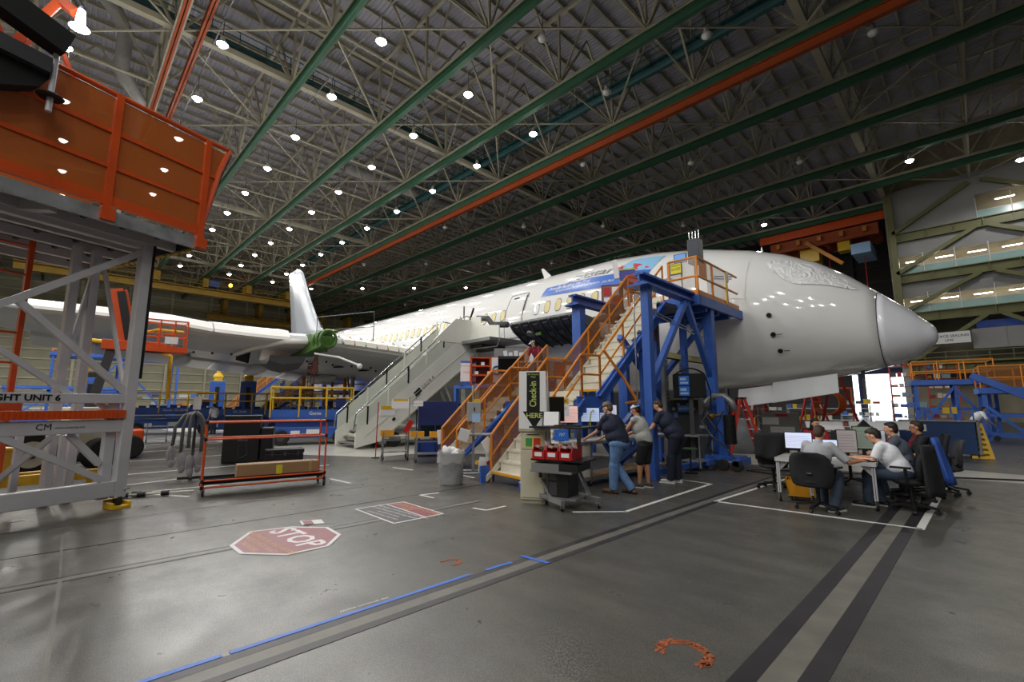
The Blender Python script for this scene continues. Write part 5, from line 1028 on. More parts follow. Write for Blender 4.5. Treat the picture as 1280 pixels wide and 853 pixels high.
t = thing('orange_shelf', 'orange steel shelf behind the white notice panel', 'shelf', (-13.1, 11.75, 2.42), facecam(-13.1, 11.7)); P('frame', lambda m: [m.box(x, x+.07, -.03, .4, 0, 1.05) for x in (-.75, .0, .68)]+[m.box(-.75, .75, -.03, .4, z, z+.05) for z in (.0, .35, .7, 1.02)], RORG, t); P('back', lambda m: m.box(-.7, .7, .38, .4, 0, 1.02), M('brown_frame'), t)
P('stock', lambda m: [m.cbox((-.5+.24*k, .15, .42+.35*(k % 2)+.05), (.14, .2, .12)) for k in range(6)], PAPER, t)
t = thing('round_logo_panel', 'white panel with round blue emblem beside the black screen', 'sign', (-12.4, 11.45, 2.42), facecam(-12.4, 11.4)); P('panel', lambda m: m.box(-.17, .17, 0, .02, .05, .98), PAPER, t); P('emblem_ring', lambda m: m.tube([(.02+.15*math.cos(a), -.005, .5+.15*math.sin(a)) for a in [2*PI*k/20 for k in range(20)]], .03, 6, closed=True), M('notice_navy'), t); P('swoosh', lambda m: m.tube([(-.1, -.012, .35), (.0, -.012, .5), (.14, -.012, .68)], .014, 6), M('pale_blue'), t)
t = thing('wide_black_screen', 'wide black screen on the raised deck', 'monitor', (-11.75, 11.55, 2.42), facecam(-11.7, 11.5)); P('bezel', lambda m: m.box(-.45, .5, 0, .06, .35, 1.0), BLK, t, bevel=.01); P('screen', lambda m: m.box(-.42, .47, -.006, 0, .38, .90), M('screen_off'), t); P('foot', lambda m: m.box(-.2, .2, -.05, .15, 0, .35), BLK, t)
t = thing('paper_pinned_panel', 'grey panel with hanging white papers above the black screen', 'panel', (-12.3, 12.6, 2.42), facecam(-12.3, 12.6)); P('panel', lambda m: m.box(-1.0, 1.0, 0, .04, .3, 1.42), STEEL, t); P('paper_sheet', lambda m: [m.cbox((-.55+.2*k, -.02, 1.15-.06*(k % 2)), (.15, .01, .34), (0, .05*(k-3), 0)) for k in range(7)], PAPER, t); P('foot', lambda m: m.box(-1, 1, -.1, .14, 0, .3), DSTEEL, t)
t = thing('work_table', 'small white table where the man in the red shirt works', 'table', (-10.9, 11.9, 2.42), .6); P('top', lambda m: m.box(-.5, .5, -.25, .3, .72, .76), WHT, t); P('leg', lambda m: [m.box(x, x+.04, y, y+.04, 0, .72) for x in (-.48, .44) for y in (-.23, .25)], STEEL, t)

# ---- orange rack cart with box, cases, hose reel
r_ = thing('orange_tube_rack', 'long orange tube-frame cart with black shelf in the aisle', 'cart', (-10.12, 2.05, 0), math.radians(80))
# local x runs along the rack (2.15 m), local y across (.6 m) away from the camera
LX_ = 2.12
for x in (0, LX_):
    for y in (0, .55): P('upright', lambda m: m.cyl((x, y, .1), (x, y, 1.36), .018, n=8), RORG, r_); P('joint', lambda m: [m.cyl((x, y, z-.03), (x, y, z+.03), .03, n=8) for z in (.15, .26, 1.02, 1.33)], BLK, r_)
P('long_tube', lambda m: [m.cyl((0, y, z), (LX_, y, z), .017, n=8) for y in (0, .55) for z in (.15, .27, 1.02, 1.33)], RORG, r_); P('cross_tube', lambda m: [m.cyl((x, 0, z), (x, .55, z), .017, n=8) for x in (0, LX_) for z in (.15, .27, 1.02, 1.33)], RORG, r_)
P('shelf_tray', lambda m: [m.box(.02, LX_-.02, .03, .53, .2, .22), m.box(.02, LX_-.02, .02, .05, .2, .30), m.box(.02, LX_-.02, .5, .53, .2, .30)], BLKM, r_); casters(r_, ((0.02, .0), (LX_, .0), (0.02, .55), (LX_, .55)), .055)
KRAFT = M('cardboard', '9c7a55', .7, 0, .06, 3)
t = thing('long_cardboard_box', 'long brown cardboard box with yellow label lying on the orange cart', 'box', tuple(r_.matrix_basis @ Vector((1.28, .26, .22))), math.radians(80)); P('box', lambda m: m.box(-.74, .74, -.18, .16, 0, .29), KRAFT, t, bevel=.006); P('yellow_label', lambda m: m.box(-.06, .05, -.186, -.18, .07, .25), M('sign_yellow'), t); P('tape', lambda m: [m.box(.55, .60, -.183, .161, -.0, .292), m.box(-.74, .74, -.03, .03, .29, .293)], M('packing_tape', 'b09068', .3), t)
t = thing('upright_black_case', 'tall black transport case behind the orange cart', 'case', (-14.95, 3.95, 0), facecam(-14.9, 3.9, -8)); P('case', lambda m: m.box(-.52, .40, 0, .55, .03, 1.36), BLK, t, bevel=.02); P('lid_side', lambda m: m.box(.42, .75, .05, .6, .06, 1.0), BLK, t, bevel=.03); P('printed_mark', lambda m: m.tube([(-.1, -.01, .2), (-.12, -.01, .5), (.1, -.01, .55), (.12, -.01, .25), (-.05, -.01, .15)], .012, 5), DSTEEL, t); P('cap_panel', lambda m: m.box(-.5, .38, -.012, 0, .75, 1.33), BLKM, t); P('foot', lambda m: m.box(-.5, .7, .05, .5, 0, .03), DSTEEL, t)
text('GATES', .09, STEEL, t, (-.02, -.015, .66), (1, 0, 0), (0, 0, 1))
t = thing('low_black_case', 'low black equipment case on the floor behind the cardboard box', 'case', (-13.9, 4.75, 0), facecam(-13.9, 4.8, 5)); P('body', lambda m: m.box(-.48, .48, 0, .5, .0, .30), BLK, t, bevel=.02); P('lid', lambda m: m.box(-.5, .5, -.02, .52, .31, .42), BLK, t, bevel=.02); P('latch', lambda m: [m.box(x, x+.06, -.035, -.015, .24, .36) for x in (-.35, -.03, .3)], DSTEEL, t)
t = thing('hose_bundle_stand', 'stand hung with bent grey hoses ending in cloth-wrapped ends', 'stand', (-12.75, 2.3, 0), facecam(-12.7, 2.3))
P('post', lambda m: [m.cyl((.05, 0, 0), (.05, 0, 1.55), .03, n=8), m.bar((-.2, 0, .03), (.3, 0, .03), .05), m.bar((.05, -.25, .03), (.05, .25, .03), .05)], DSTEEL, t)
for k, (dx, dz) in enumerate(((-.34, .75), (-.18, .55), (.2, .6), (-.05, .7), (.28, .85))): P('hose', lambda m: m.tube([(.05, -.05*k, 1.5), (dx*.5, -.05*k, 1.42), (dx*.95, -.05*k, 1.15), (dx, -.05*k, dz)], .035, 8), M('grey_hose', '6d6e70', .4), t, smooth=True)
for k, (x, z) in enumerate(((-.36, .55), (-.16, .42), (.14, .42), (.0, .35))): P('cloth_wrap', lambda m: [m.sph((x, -.06*k, z), (.09, .06, .2), 9, 6), m.sph((x+.02, -.06*k-.02, z-.18), (.07, .05, .1), 7, 5)], M('grey_cloth', 'a3a2a8', .8, 0, .1, 8), t)
P('white_gauge', lambda m: [m.box(-.03, .12, -.08, .02, 1.55, 1.85)], PAPER, t)
t = thing('tow_bar', 'tow bar with black grips lying at the left end of the orange cart', 'bar', (-10.75, 1.55, 0), 1.25); P('bar', lambda m: [m.cyl((-.55, 0, .05), (.5, 0, .05), .018, n=8), m.cyl((-.4, .1, .05), (.5, .0, .05), .012, n=8)], CREAM, t); P('grip', lambda m: [m.cyl((x, 0, .05), (x+.12, 0, .05), .045, n=10) for x in (-.6, -.35, .0)]+[m.cyl((-.45, .13, .05), (-.33, .1, .05), .045, n=10)], BLK, t)
t = thing('paper_label_sheet', 'white sheet lying over the tray end of the orange cart', 'paper', tuple(r_.matrix_basis @ Vector((.28, .26, .225))), math.radians(80)); P('sheet', lambda m: m.box(-.22, .22, -.12, .12, 0, .004), M('pale_blue'), t)
# ================================================================ PEOPLE
HAIRD = M('hair_dark', '1d1714', .6); HAIRB = M('hair_brown', '3a2618', .6); NAVY = M('navy_cloth', '1a2138', .8, 0, .12, 10); DENIM = M('denim', '5d7fae', .8, 0, .18, 12); DDEN = M('dark_denim', '3b485c', .8, 0, .15, 12)
GREYT = M('grey_tee', 'a3a4ab', .8, 0, .06, 10); TANK = M('heather_grey', 'a6a7a4', .8, 0, .06, 14); WSH = M('white_shirt_cloth', 'e0e3ea', .75); BLKC = M('black_cloth', '16171b', .85, 0, .15, 10); SLATE = M('slate_shirt', '4c5663', .8, 0, .08, 8); REDC = M('red_cloth', '9a1420', .8)
SHOE = M('shoe_grey', '3a3b3e', .7); SHOEW = M('shoe_white', 'b9bbc0', .6); BOOT = M('boot_tan', '6e4a28', .7); SOLE = M('sole_white', 'c9c9c4', .6)
SKIN2 = M('skin_light', 'cf9c80', .55, 0, .06, 8); SKIN3 = M('skin_tan', 'b98261', .55, 0, .06, 8)
def cap_(m, p, q, r1, r2=None, n=10, ends=True):
    r2 = r1 if r2 is None else r2; m.cyl(p, q, r1, r2, n)
    if ends: m.sph(p, r1, n, 6); m.sph(q, r2, n, 6)
def fused(name, f, mat, par, vox=.011, sm=4):
    mb = MB(); f(mb); o = mb.build(name, mat, par, smooth=True)
    r = o.modifiers.new('fuse', 'REMESH'); r.mode = 'VOXEL'; r.voxel_size = vox; r.use_smooth_shade = True
    s_ = o.modifiers.new('soft', 'SMOOTH'); s_.factor = .5; s_.iterations = sm; return o
def V(*a): return Vector(a)
def person(lab, loc, rz, J, skin=SKIN, shirt=NAVY, pants=DENIM, shoes=BOOT, hair=HAIRD, sleeve=.75, short=False, cap=None, look=(0, -1, 0), beard=None, glasses=False, bulk=1., vox=.011, lanyard=None, longhair=False, tuck=False, grip=.5, group=None, name='person', zoff=0.):
    """J: joints in local metres, facing -y. keys: pel chest neck head  shL elL haL shR elR haR  hipL knL anL toL hipR knR anR toR"""
    t = thing(name, lab, 'person', loc, rz, group); J = {k: Vector(v) for k, v in J.items()}; B = bulk
    L_ = Vector(look).normalized(); side = L_.cross(V(0, 0, 1)).normalized(); hup = side.cross(L_).normalized(); hd = J['head']
    def H(a, b_, c): return hd+side*a+L_*b_+hup*c
    def headf(m):
        R = Matrix((side, L_, hup)).transposed()
        def es(c, r, nu=14, nv=10): 
            mb = MB(); mb.sph((0, 0, 0), r, nu, nv); m.add([Vector(c)+R@Vector(v) for v in mb.v], mb.f)
        es(H(0, -.012, .025), (.075, .093, .098)); es(H(0, .022, -.045), (.055, .062, .068)); es(H(0, .055, -.085), (.028, .026, .022))
        es(H(0, .097, -.012), (.013, .020, .022)); es(H(0, .088, .012), (.010, .012, .026)); es(H(0, .078, -.048), (.024, .014, .010)); es(H(0, .072, .038), (.055, .016, .012))
        for s_ in (-1, 1): es(H(s_*.076, -.01, -.008), (.010, .018, .032)); es(H(s_*.038, .062, -.012), (.02, .018, .018))
    def hand(m, el, ha, s_):
        d = (ha-el).normalized(); 
        flat = V(0, 0, -1) if abs(d.z) < .75 else V(s_, 0, 0)
        sd = d.cross(flat).normalized(); nn = sd.cross(d).normalized()
        palm = ha+d*.045; m.sph(ha, .028, 8, 6)
        for k in (-1, 0, 1): cap_(m, ha+sd*k*.012, ha+d*.085+sd*k*.022, .016, .015, 8)
        for k, ln in enumerate((.062, .075, .068, .05)):
            b0 = ha+d*.088+sd*(k-1.5)*.021; b1 = b0+d*ln*.55+nn*.012*grip; b2 = b1+(d*(.5)+nn*grip).normalized()*ln*.45
            cap_(m, b0, b1, .0095, .009, 7); cap_(m, b1, b2, .009, .0075, 7)
        ins = -1 if (sd.x*s_ > 0) else 1
        c0 = ha+d*.03+sd*ins*.022; c1 = c0+(d*.6+sd*ins*.7).normalized()*.042; cap_(m, c0, c1, .013, .011, 7); cap_(m, c1, c1+(d+sd*ins*.2).normalized()*.03, .011, .009, 7)
    def body(m):
        headf(m); cap_(m, J['neck']-(J['head']-J['neck'])*.3, J['head']-hup*.05-L_*.012, .056, .052)
        cap_(m, J['pel'], J['chest'], .11*B, .12*B); 
        for s_ in 'LR':
            cap_(m, J['chest']+V(0, 0, .05), J['sh'+s_], .07, .055)
            cap_(m, J['sh'+s_], J['el'+s_], .052, .040); cap_(m, J['el'+s_], J['ha'+s_], .040, .026); hand(m, J['el'+s_], J['ha'+s_], -1 if s_ == 'L' else 1)
            cap_(m, J['hip'+s_], J['kn'+s_], .078*B, .055); cap_(m, J['kn'+s_], J['kn'+s_].lerp(J['an'+s_], .3), .054, .058); cap_(m, J['kn'+s_].lerp(J['an'+s_], .3), J['an'+s_], .058, .034)
            cap_(m, J['an'+s_]-V(0, 0, .04), J['to'+s_], .035, .03)
    fused('body', body, skin, t, vox)
    for s_ in (-1, 1):
        e = P('eye', lambda m: m.sph(H(s_*.031, .074, .006), (.014, .012, .010), 8, 6), PAPER, t); P('iris', lambda m: m.sph(H(s_*.031, .085, .006), .006, 6, 5), BLK, e)
        P('eyebrow', lambda m: m.bar(H(s_*.018, .088, .032), H(s_*.050, .074, .030), .007, .008), hair, t)
    P('mouth', lambda m: m.bar(H(-.02, .090, -.05), H(.02, .090, -.05), .006, .006), M('lip', '8f4a42', .5), t)
    def hairf(m):
        R = Matrix((side, L_, hup)).transposed()
        def es(c, r): mb = MB(); mb.sph((0, 0, 0), r, 14, 10); m.add([Vector(c)+R@Vector(v) for v in mb.v], mb.f)
        es(H(0, -.028, .045), (.082, .090, .090)); es(H(0, -.055, .0), (.074, .060, .085)); es(H(0, .02, .095), (.065, .062, .035))
        if longhair:
            es(H(0, -.07, -.09), (.085, .05, .12)); es(H(.07, -.03, -.06), (.025, .04, .10)); es(H(-.07, -.03, -.06), (.025, .04, .10))
    fused('hair', hairf, hair, t, .012, 2)
    if beard: fused('beard', lambda m: [m.sph(H(0, .05, -.085), (.052, .045, .045)), m.sph(H(.05, .01, -.06), .028), m.sph(H(-.05, .01, -.06), .028)], beard, t, .011, 2)
    if glasses: P('glasses', lambda m: [m.tube([H(s_*.031+.022*math.cos(a), .090, .006+.016*math.sin(a)) for a in [2*PI*k/12 for k in range(12)]], .003, 5, closed=True) for s_ in (-1, 1)]+[m.bar(H(s_*.052, .088, .01), H(s_*.078, -.01, .01), .004) for s_ in (-1, 1)], BLK, t)
    if cap:
        c1, c2, back = cap; dr_ = -1 if back else 1
        def capf(m):
            R = Matrix((side, L_, hup)).transposed(); mb = MB(); mb.loft([[(.086*math.cos(a)*math.cos(e_), -.012+.106*math.sin(a)*math.cos(e_), .045+.085*math.sin(e_)) for a in [2*PI*k/18 for k in range(18)]] for e_ in (0, .3, .6, .9, 1.2, 1.5)]); m.add([hd+R@Vector(v) for v in mb.v], mb.f)
        cc = P('cap', capf, c1, t, smooth=True)
        P('cap_brim', lambda m: m.loft([[H(.075*math.cos(a), dr_*(.07+(.10*math.sin(a))), .045-.012*math.sin(a)+o_) for a in [PI*k/10 for k in range(11)]] for o_ in (0, .008)], cap=True, closed=False), c2, cc)
    def shirtf(m):
        k = B
        cap_(m, J['pel']+(J['chest']-J['pel'])*(.12 if not tuck else .2), J['chest'], .150*k, .145*k, 14); m.sph(J['chest']-(J['chest']-J['pel'])*.15, (.19*k, .145*k, .20), 14, 9)
        m.sph(J['pel'].lerp(J['chest'], .35), (.175*k, .155*k, .17), 14, 9)
        for s_ in 'LR':
            cap_(m, J['chest']+V(0, 0, .04), J['sh'+s_], .10, .072)
            if sleeve > 0: e = J['sh'+s_].lerp(J['el'+s_], sleeve); m.cyl(J['sh'+s_], e, .074, .066, 12); m.sph(J['sh'+s_], .076, 10, 7)
        cap_(m, J['chest']+V(0, 0, .08), J['neck'], .09, .066)
    fused('shirt', shirtf, shirt, t, vox+.002, 5)
    def pantf(m):
        m.sph(J['pel'], (.165*B, .135*B, .14), 14, 9)
        for s_ in 'LR':
            cap_(m, J['pel'].lerp(J['hip'+s_], .8), J['kn'+s_], .102*B, .076, 12)
            if short: m.cyl(J['hip'+s_], J['hip'+s_].lerp(J['kn'+s_], 1.06), .105*B, .092, 12)
            else: m.cyl(J['kn'+s_], J['an'+s_]-V(0, 0, .02), .078*min(B, 1.25), .066*min(B, 1.25), 12); m.sph(J['kn'+s_], .078*min(B, 1.25), 10, 6)
    fused('trousers' if not short else 'shorts', pantf, pants, t, vox+.002, 4)
    for s_ in 'LR':
        a = J['an'+s_]; to = J['to'+s_]; d = (to-a); d.z = 0; d = d.normalized(); zf = min(a.z, to.z)
        sh = fused('shoe', lambda m: [cap_(m, a-V(0, 0, .03), a-d*.05+V(0, 0, -.045), .045, .042), cap_(m, a-d*.045-V(0, 0, .05), to+V(0, 0, .0), .042, .040), cap_(m, to, to+d*.06, .042, .034)], shoes, t, .012, 3)
        P('sole', lambda m: m.bar(a-d*.09+V(0, 0, to.z-a.z-.035), to+d*.10-V(0, 0, .035), .085, .02), SOLE if shoes is not BOOT else BLK, sh)
    if lanyard:
        c = J['chest']; n0 = J['neck']; f = L_.copy(); f.z = 0
        fd = V(0, -1, 0)
        P('lanyard', lambda m: [m.tube([n0+V(s_*.055, -.04, .02), c+V(s_*.05, -.17*B, .05), c+V(0, -.185*B, -.14)], .008, 5) for s_ in (-1, 1)]+[m.cbox(c+V(0, -.19*B, -.20), (.07, .01, .09))], lanyard, t)
    return t
def stand(h=1., lean=0., dx=0., head=None, haL=None, haR=None, elL=None, elR=None, anL=(.10, 0), anR=(-.10, 0), knL=None, knR=None, dirn=-1):
    """standing joints with the trunk leaning forward by lean radians; subject's left is +x"""
    pz = .93*h; pel = V(0, .06*lean*3, pz); u = V(0, -math.sin(lean), math.cos(lean)); chest = pel+u*.38*h; neck = pel+u*.56*h
    u2 = V(0, -math.sin(lean*.8), math.cos(lean*.8)); hd = neck+u2*.15*h
    J = dict(pel=pel, chest=chest, neck=neck, head=hd if head is None else V(*head))
    for s_, x, an, ha, el, kn in (('L', 1, anL, haL, elL, knL), ('R', -1, anR, haR, elR, knR)):
        sh = pel+u*.50*h+V(x*.185, 0, 0); J['sh'+s_] = sh; J['ha'+s_] = V(*ha) if ha else sh+V(x*.05, -.1, -.55)
        mid = (sh+J['ha'+s_])/2; J['el'+s_] = V(*el) if el else mid+V(x*.06, .09, -.05)
        J['hip'+s_] = pel+V(x*.09, 0, -.03); J['an'+s_] = V(an[0], an[1], .085); J['to'+s_] = V(an[0]+x*.015, an[1]-.13, .045)
        J['kn'+s_] = V(*kn) if kn else (J['hip'+s_]+J['an'+s_])/2+V(0, -.03, .03)
    return J
def seated(lean=.25, look=None, haL=(.18, -.45, .76), haR=(-.18, -.45, .76), anL=(.12, -.38), anR=(-.12, -.30), hh=.50, knz=.53, head=None, spread=.12):
    pel = V(0, .05, hh+.06); u = V(0, -math.sin(lean), math.cos(lean)); J = dict(pel=pel, chest=pel+u*.36, neck=pel+u*.53)
    J['head'] = J['neck']+V(0, -math.sin(lean*1.2), math.cos(lean*1.2))*.15 if head is None else V(*head)
    for s_, x, ha, an in (('L', 1, haL, anL), ('R', -1, haR, anR)):
        sh = pel+u*.47+V(x*.18, 0, 0); J['sh'+s_] = sh; J['ha'+s_] = V(*ha); J['el'+s_] = (sh+J['ha'+s_])/2+V(x*.08, .10, -.12)
        J['hip'+s_] = pel+V(x*.09, -.02, -.02); J['kn'+s_] = V(x*spread, -.40, knz); J['an'+s_] = V(an[0], an[1], .085); J['to'+s_] = V(an[0]+x*.02, an[1]-.13, .045)
    return J
CAMO = M('camo_cloth', '6b6650', .8, 0, .5, 30); CAPW = M('cap_white', 'c9cdd6', .7); CAPB = M('cap_blue', '33549c', .7)
# the three men at the bench (facing the bench, i.e. roughly -x)
person('man in navy tee and light jeans leaning one hand on the bench', (-4.98, 7.75, 0), math.radians(-92),
       stand(1.0, .38, haL=(.0, -.74, .975), haR=(-.32, -.60, .97), anL=(.10, -.02), anR=(-.16, .22), knR=(-.08, -.10, .52)), SKIN2, NAVY, DENIM, BOOT, M('hair_grey', '5a5048', .6), .78, cap=(CAMO, CAMO, False), look=(.18, -1, -.22), beard=M('beard_grey', '8a7f76', .8), bulk=1.42, grip=.2)
person('man in grey sleeveless shirt, black shorts and backwards white cap', (-4.93, 8.65, 0), math.radians(-88),
       stand(.96, .30, haL=(.12, -.62, .97), haR=(-.10, -.60, .96), anL=(.09, -.05), anR=(-.09, .05)), SKIN3, TANK, BLKC, SHOE, HAIRD, 0, short=True, cap=(CAPW, CAPB, True), look=(.05, -1, -.35), bulk=1.12, grip=.3)
person('tall man in navy polo and trousers bending over the bench', (-4.78, 9.62, 0), math.radians(-85),
       stand(1.06, .55, haL=(.22, -.66, .98), haR=(-.16, -.60, .96), anL=(.10, -.02), anR=(-.12, .06)), SKIN2, NAVY, M('navy_trousers', '141a2c', .8, 0, .1, 8), SHOEW, HAIRB, .62, look=(.0, -1, -.5), bulk=1.32, grip=.3)

# ================================================================ OFFICE CHAIRS AND TABLE GROUP
def chair(lab, loc, rz, back=BLKC, seat=BLKC, bh=.62, bw=.26, tilt=.12, zb=.50):
    t = thing('office_chair', lab, 'chair', loc, rz, 'office chairs around the rolling tables')
    P('seat', lambda m: [m.loft([[(.25*math.cos(a)*k, .02+.24*math.sin(a)*k, z) for a in [2*PI*q/20+.01 for q in range(20)]] for k, z in ((.85, .42), (1, .44), (1, .48), (.9, .505), (.5, .51))])], seat, t, smooth=True)
    def bk(m):
        rings = []
        for z, w_, d_ in ((.0, .72, 0), (.04, .88, 0), (.2, 1, -.02), (.36, .98, -.02), (.48, .88, 0), (.54, .70, .02), (.57, .4, .03)):
            zz = zb+z*bh/.57; yy = .22+tilt*(z)*1.0+d_; W = bw*w_
            rings.append([(x*W, yy+(.03 if f else -.03)+.05*(abs(x)**2)*-1, zz) for x, f in ((-1, 0), (-.5, 0), (0, 0), (.5, 0), (1, 0), (1, 1), (.5, 1), (0, 1), (-.5, 1), (-1, 1))])
        m.loft(rings)
    P('backrest', bk, back, t, smooth=True); P('back_stem', lambda m: m.bar((0, .05, .42), (0, .27, .60), .07, .03), BLK, t)
    for s_ in (-1, 1): P('armrest', lambda m: [m.bar((s_*.24, .02, .46), (s_*.29, .03, .68), .04, .03), m.cbox((s_*.29, -.03, .69), (.07, .25, .03))], BLK, t)
    P('gas_column', lambda m: [m.cyl((0, 0, .12), (0, 0, .42), .03), m.box(-.12, .12, -.1, .12, .40, .44)], BLK, t)
    for k in range(5):
        a = 2*PI*k/5+.3; c, s_ = math.cos(a), math.sin(a); P('base_arm', lambda m: m.bar((0, 0, .13), (.30*c, .30*s_, .085), .045, .035), BLK, t)
        P('caster', lambda m: [m.wheel((.30*c, .30*s_, .032), .032, .05, (-s_, c, 0), 12), m.cyl((.3*c, .3*s_, .03), (.3*c, .3*s_, .09), .012)], BLK, t)
    return t
CHG = M('chair_grey', '3c3d42', .8, 0, .1, 8)
chair('black office chair under the man in the grey t-shirt', (-1.93, 8.72, 0), math.radians(172), bw=.31, bh=.54, zb=.38)
chair('black office chair under the man in the white shirt, black jacket over its back', (-.88, 9.72, 0), math.radians(-100), bh=.48)
chair('empty black office chair with grey seat and jacket, left of the tables', (-3.02, 10.35, 0), math.radians(196), seat=CHG, bh=.60, bw=.30)
chair('empty grey-backed office chair right of the blue jacket', (-.58, 12.2, 0), math.radians(-75), CHG, CHG, .50)
chair('office chair of the dark-haired man with glasses and lanyard', (-.75, 11.65, 0), math.radians(-78), BLKC, BLKC)
chair('office chair of the man in the slate shirt', (-.98, 10.85, 0), math.radians(-96), BLKC, BLKC)
chair('office chair of the woman with dark hair', (-2.75, 12.55, 0), math.radians(20), BLKC, BLKC)
chair('black chair back beside the white coffee cup', (-2.05, 12.1, 0), math.radians(25), BLKC, BLKC)
# jackets
def cloth(name, lab, loc, rz, rings, mat, cat='jacket', grp=None):
    t = thing(name, lab, cat, loc, rz, grp); P('cloth', lambda m: m.loft(rings), mat, t, smooth=True); return t
def drape(w0, w1, z0, z1, y0, y1, th=.05, n=7, seed=0):
    rr = random.Random(seed); out = []
    for j in range(n):
        u = j/(n-1); w_ = w0+(w1-w0)*u; z = z1+(z0-z1)*u; y = y0+(y1-y0)*u
        out.append([(w_*math.cos(a)*(1+.06*math.sin(3*a+seed)), y+th*math.sin(a)*(1+.5*math.sin(5*a+j*.4+seed)*u), z-.03*u*math.sin(4*a+seed)) for a in [2*PI*k/28 for k in range(28)]])
    return out
cloth('black_jacket', 'black jacket hanging over the chair of the man in the white shirt', (-.88, 9.72, 0), math.radians(-100), drape(.24, .33, .30, 1.03, .25, .30, .07, 9, 2), BLKC)
cloth('blue_jacket', 'blue jacket hung over the chair back beside the black jacket', (-.86, 10.75, 0), math.radians(-96), drape(.15, .19, .36, 1.10, .27, .42, .05, 8, 5), M('blue_cloth', '2a4fa0', .7, 0, .12, 6))
cloth('black_jacket', 'black jacket draped on the empty chair left of the tables', (-3.02, 10.35, 0), math.radians(196), drape(.30, .29, .62, 1.12, .29, .29, .075, 8, 9), BLKC)
# rolling tables: aluminium profile legs with big casters
def rtable(lab, loc, rz, w_, d_, h=.74):
    t = thing('rolling_table', lab, 'table', loc, rz, 'aluminium rolling tables')
    P('tabletop', lambda m: m.box(0, w_, 0, d_, h-.03, h), M('table_laminate', 'a7a39a', .4, 0, .05, 3), t, bevel=.004); P('edge_profile', lambda m: [m.box(-.01, w_+.01, -.012, .0, h-.06, h+.004), m.box(w_, w_+.012, 0, d_, h-.06, h+.004), m.box(-.012, 0, 0, d_, h-.06, h+.004)], ALU, t)
    for x, y in ((.03, .03), (w_-.03, .03), (w_-.03, d_-.03), (.03, d_-.03)):
        lg = P('leg', lambda m: [m.box(x-.025, x+.025, y-.025, y+.025, .15, h-.05)], ALU, t); P('leg_groove', lambda m: m.box(x-.004, x+.004, y-.027, y+.027, .17, h-.06), DSTEEL, lg)
        P('corner_block', lambda m: m.box(x-.035, x+.035, y-.035, y+.035, h-.07, h-.025), BLK, t)
        c = P('caster', lambda m: m.wheel((x, y, .08), .08, .035, (1, .3, 0), 18), RUB, t); P('caster_hub', lambda m: [m.cyl((x-.022, y-.006, .08), (x+.022, y+.006, .08), .05, n=14), m.box(x-.02, x+.02, y-.02, y+.02, .12, .16)], CHROME, c)
    for x, s_ in ((.03, 1), (w_-.03, -1)): P('bracket', lambda m: m.prism([(x, .05, h-.05), (x+s_*.18, .05, h-.05), (x, .05, h-.24)], (0, .02, 0)), ALU, t)
    return t
rtable('rolling table between the grey t-shirt and white shirt men', (-2.05, 9.28, 0), math.radians(4), .80, 1.75)
rtable('rolling table at the left, its chrome leg beside the empty chair', (-2.62, 9.12, 0), math.radians(4), .54, 1.6)
rtable('rear rolling table in front of the woman', (-2.5, 11.1, 0), math.radians(4), 1.5, .7)
TZ = .744
monitor((-2.42, 9.86, TZ), math.radians(8), 'left screen with blue title bar beyond the grey t-shirt man', 'cfd8f4', .42, .28, es=.6, z0=.12)
monitor((-2.02, 9.92, TZ), math.radians(14), 'lit laptop-like screen right of the grey t-shirt man', 'c4d4f0', .36, .22, es=.6, z0=.07)
monitor((-1.72, 10.10, TZ), math.radians(20), 'tall brownish screen in the middle of the tables', '8a8280', .28, .38, es=.5, z0=.08)
monitor((-1.52, 10.36, TZ), math.radians(12), 'tall green-grey screen facing the man in the white shirt', '6f7a6c', .28, .38, es=.45, z0=.14)
t = thing('black_tent_card', 'black triangular tent card above the green-grey screen', 'sign', (-1.62, 11.35, TZ), .3); P('card', lambda m: m.prism([(-.17, 0, .42), (.17, 0, .42), (0, 0, .62)], (0, .14, 0)), BLKM, t); P('stem', lambda m: m.box(-.02, .02, .05, .09, 0, .45), BLK, t)
t = thing('paper_cup', 'white paper coffee cup behind the left screen', 'cup', (-2.3, 11.3, TZ)); P('cup', lambda m: m.lathe([(.035, 0), (.05, .13), (.053, .135), (.048, .132)], n=16), PAPER, t); P('lid', lambda m: m.lathe([(.053, .135), (.05, .15), (.02, .152)], n=16), WHT, t)
t = thing('paper_cup', 'second white paper cup near the black chair back', 'cup', (-1.95, 11.25, TZ)); P('cup', lambda m: m.lathe([(.035, 0), (.05, .11), (.048, .11)], n=16), PAPER, t)
t = thing('keyboard', 'black keyboard before the man in the white shirt', 'keyboard', (-1.42, 9.72, TZ), math.radians(-70)); P('body', lambda m: m.box(-.2, .2, -.07, .07, 0, .02), BLK, t); P('keys', lambda m: [m.box(-.18+.034*i, -.154+.034*i, -.05+.028*j, -.026+.028*j, .02, .026) for i in range(11) for j in range(4)], DSTEEL, t)
for k, (n_, lb, x, y, c, sz) in enumerate((('yellow_marker', 'lime yellow marker pen on the table', -1.66, 9.52, M('lime_bright', 'c9e03a', .5), (.12, .05, .025)), ('orange_folder', 'orange folder on the table edge', -1.5, 9.44, M('folder_orange', 'd98a2c', .6), (.24, .18, .008)), ('paper_sheet', 'white sheets lying on the middle table', -1.75, 9.75, PAPER, (.28, .2, .006)), ('black_notebook', 'black notebook beside the orange folder', -1.36, 9.50, BLKM, (.2, .15, .012)))):
    t = thing(n_, lb, n_.split('_')[1], (x, y, TZ+.001), .3*k); P('body', lambda m: m.cbox((0, 0, sz[2]/2), sz), c, t, bevel=.001)
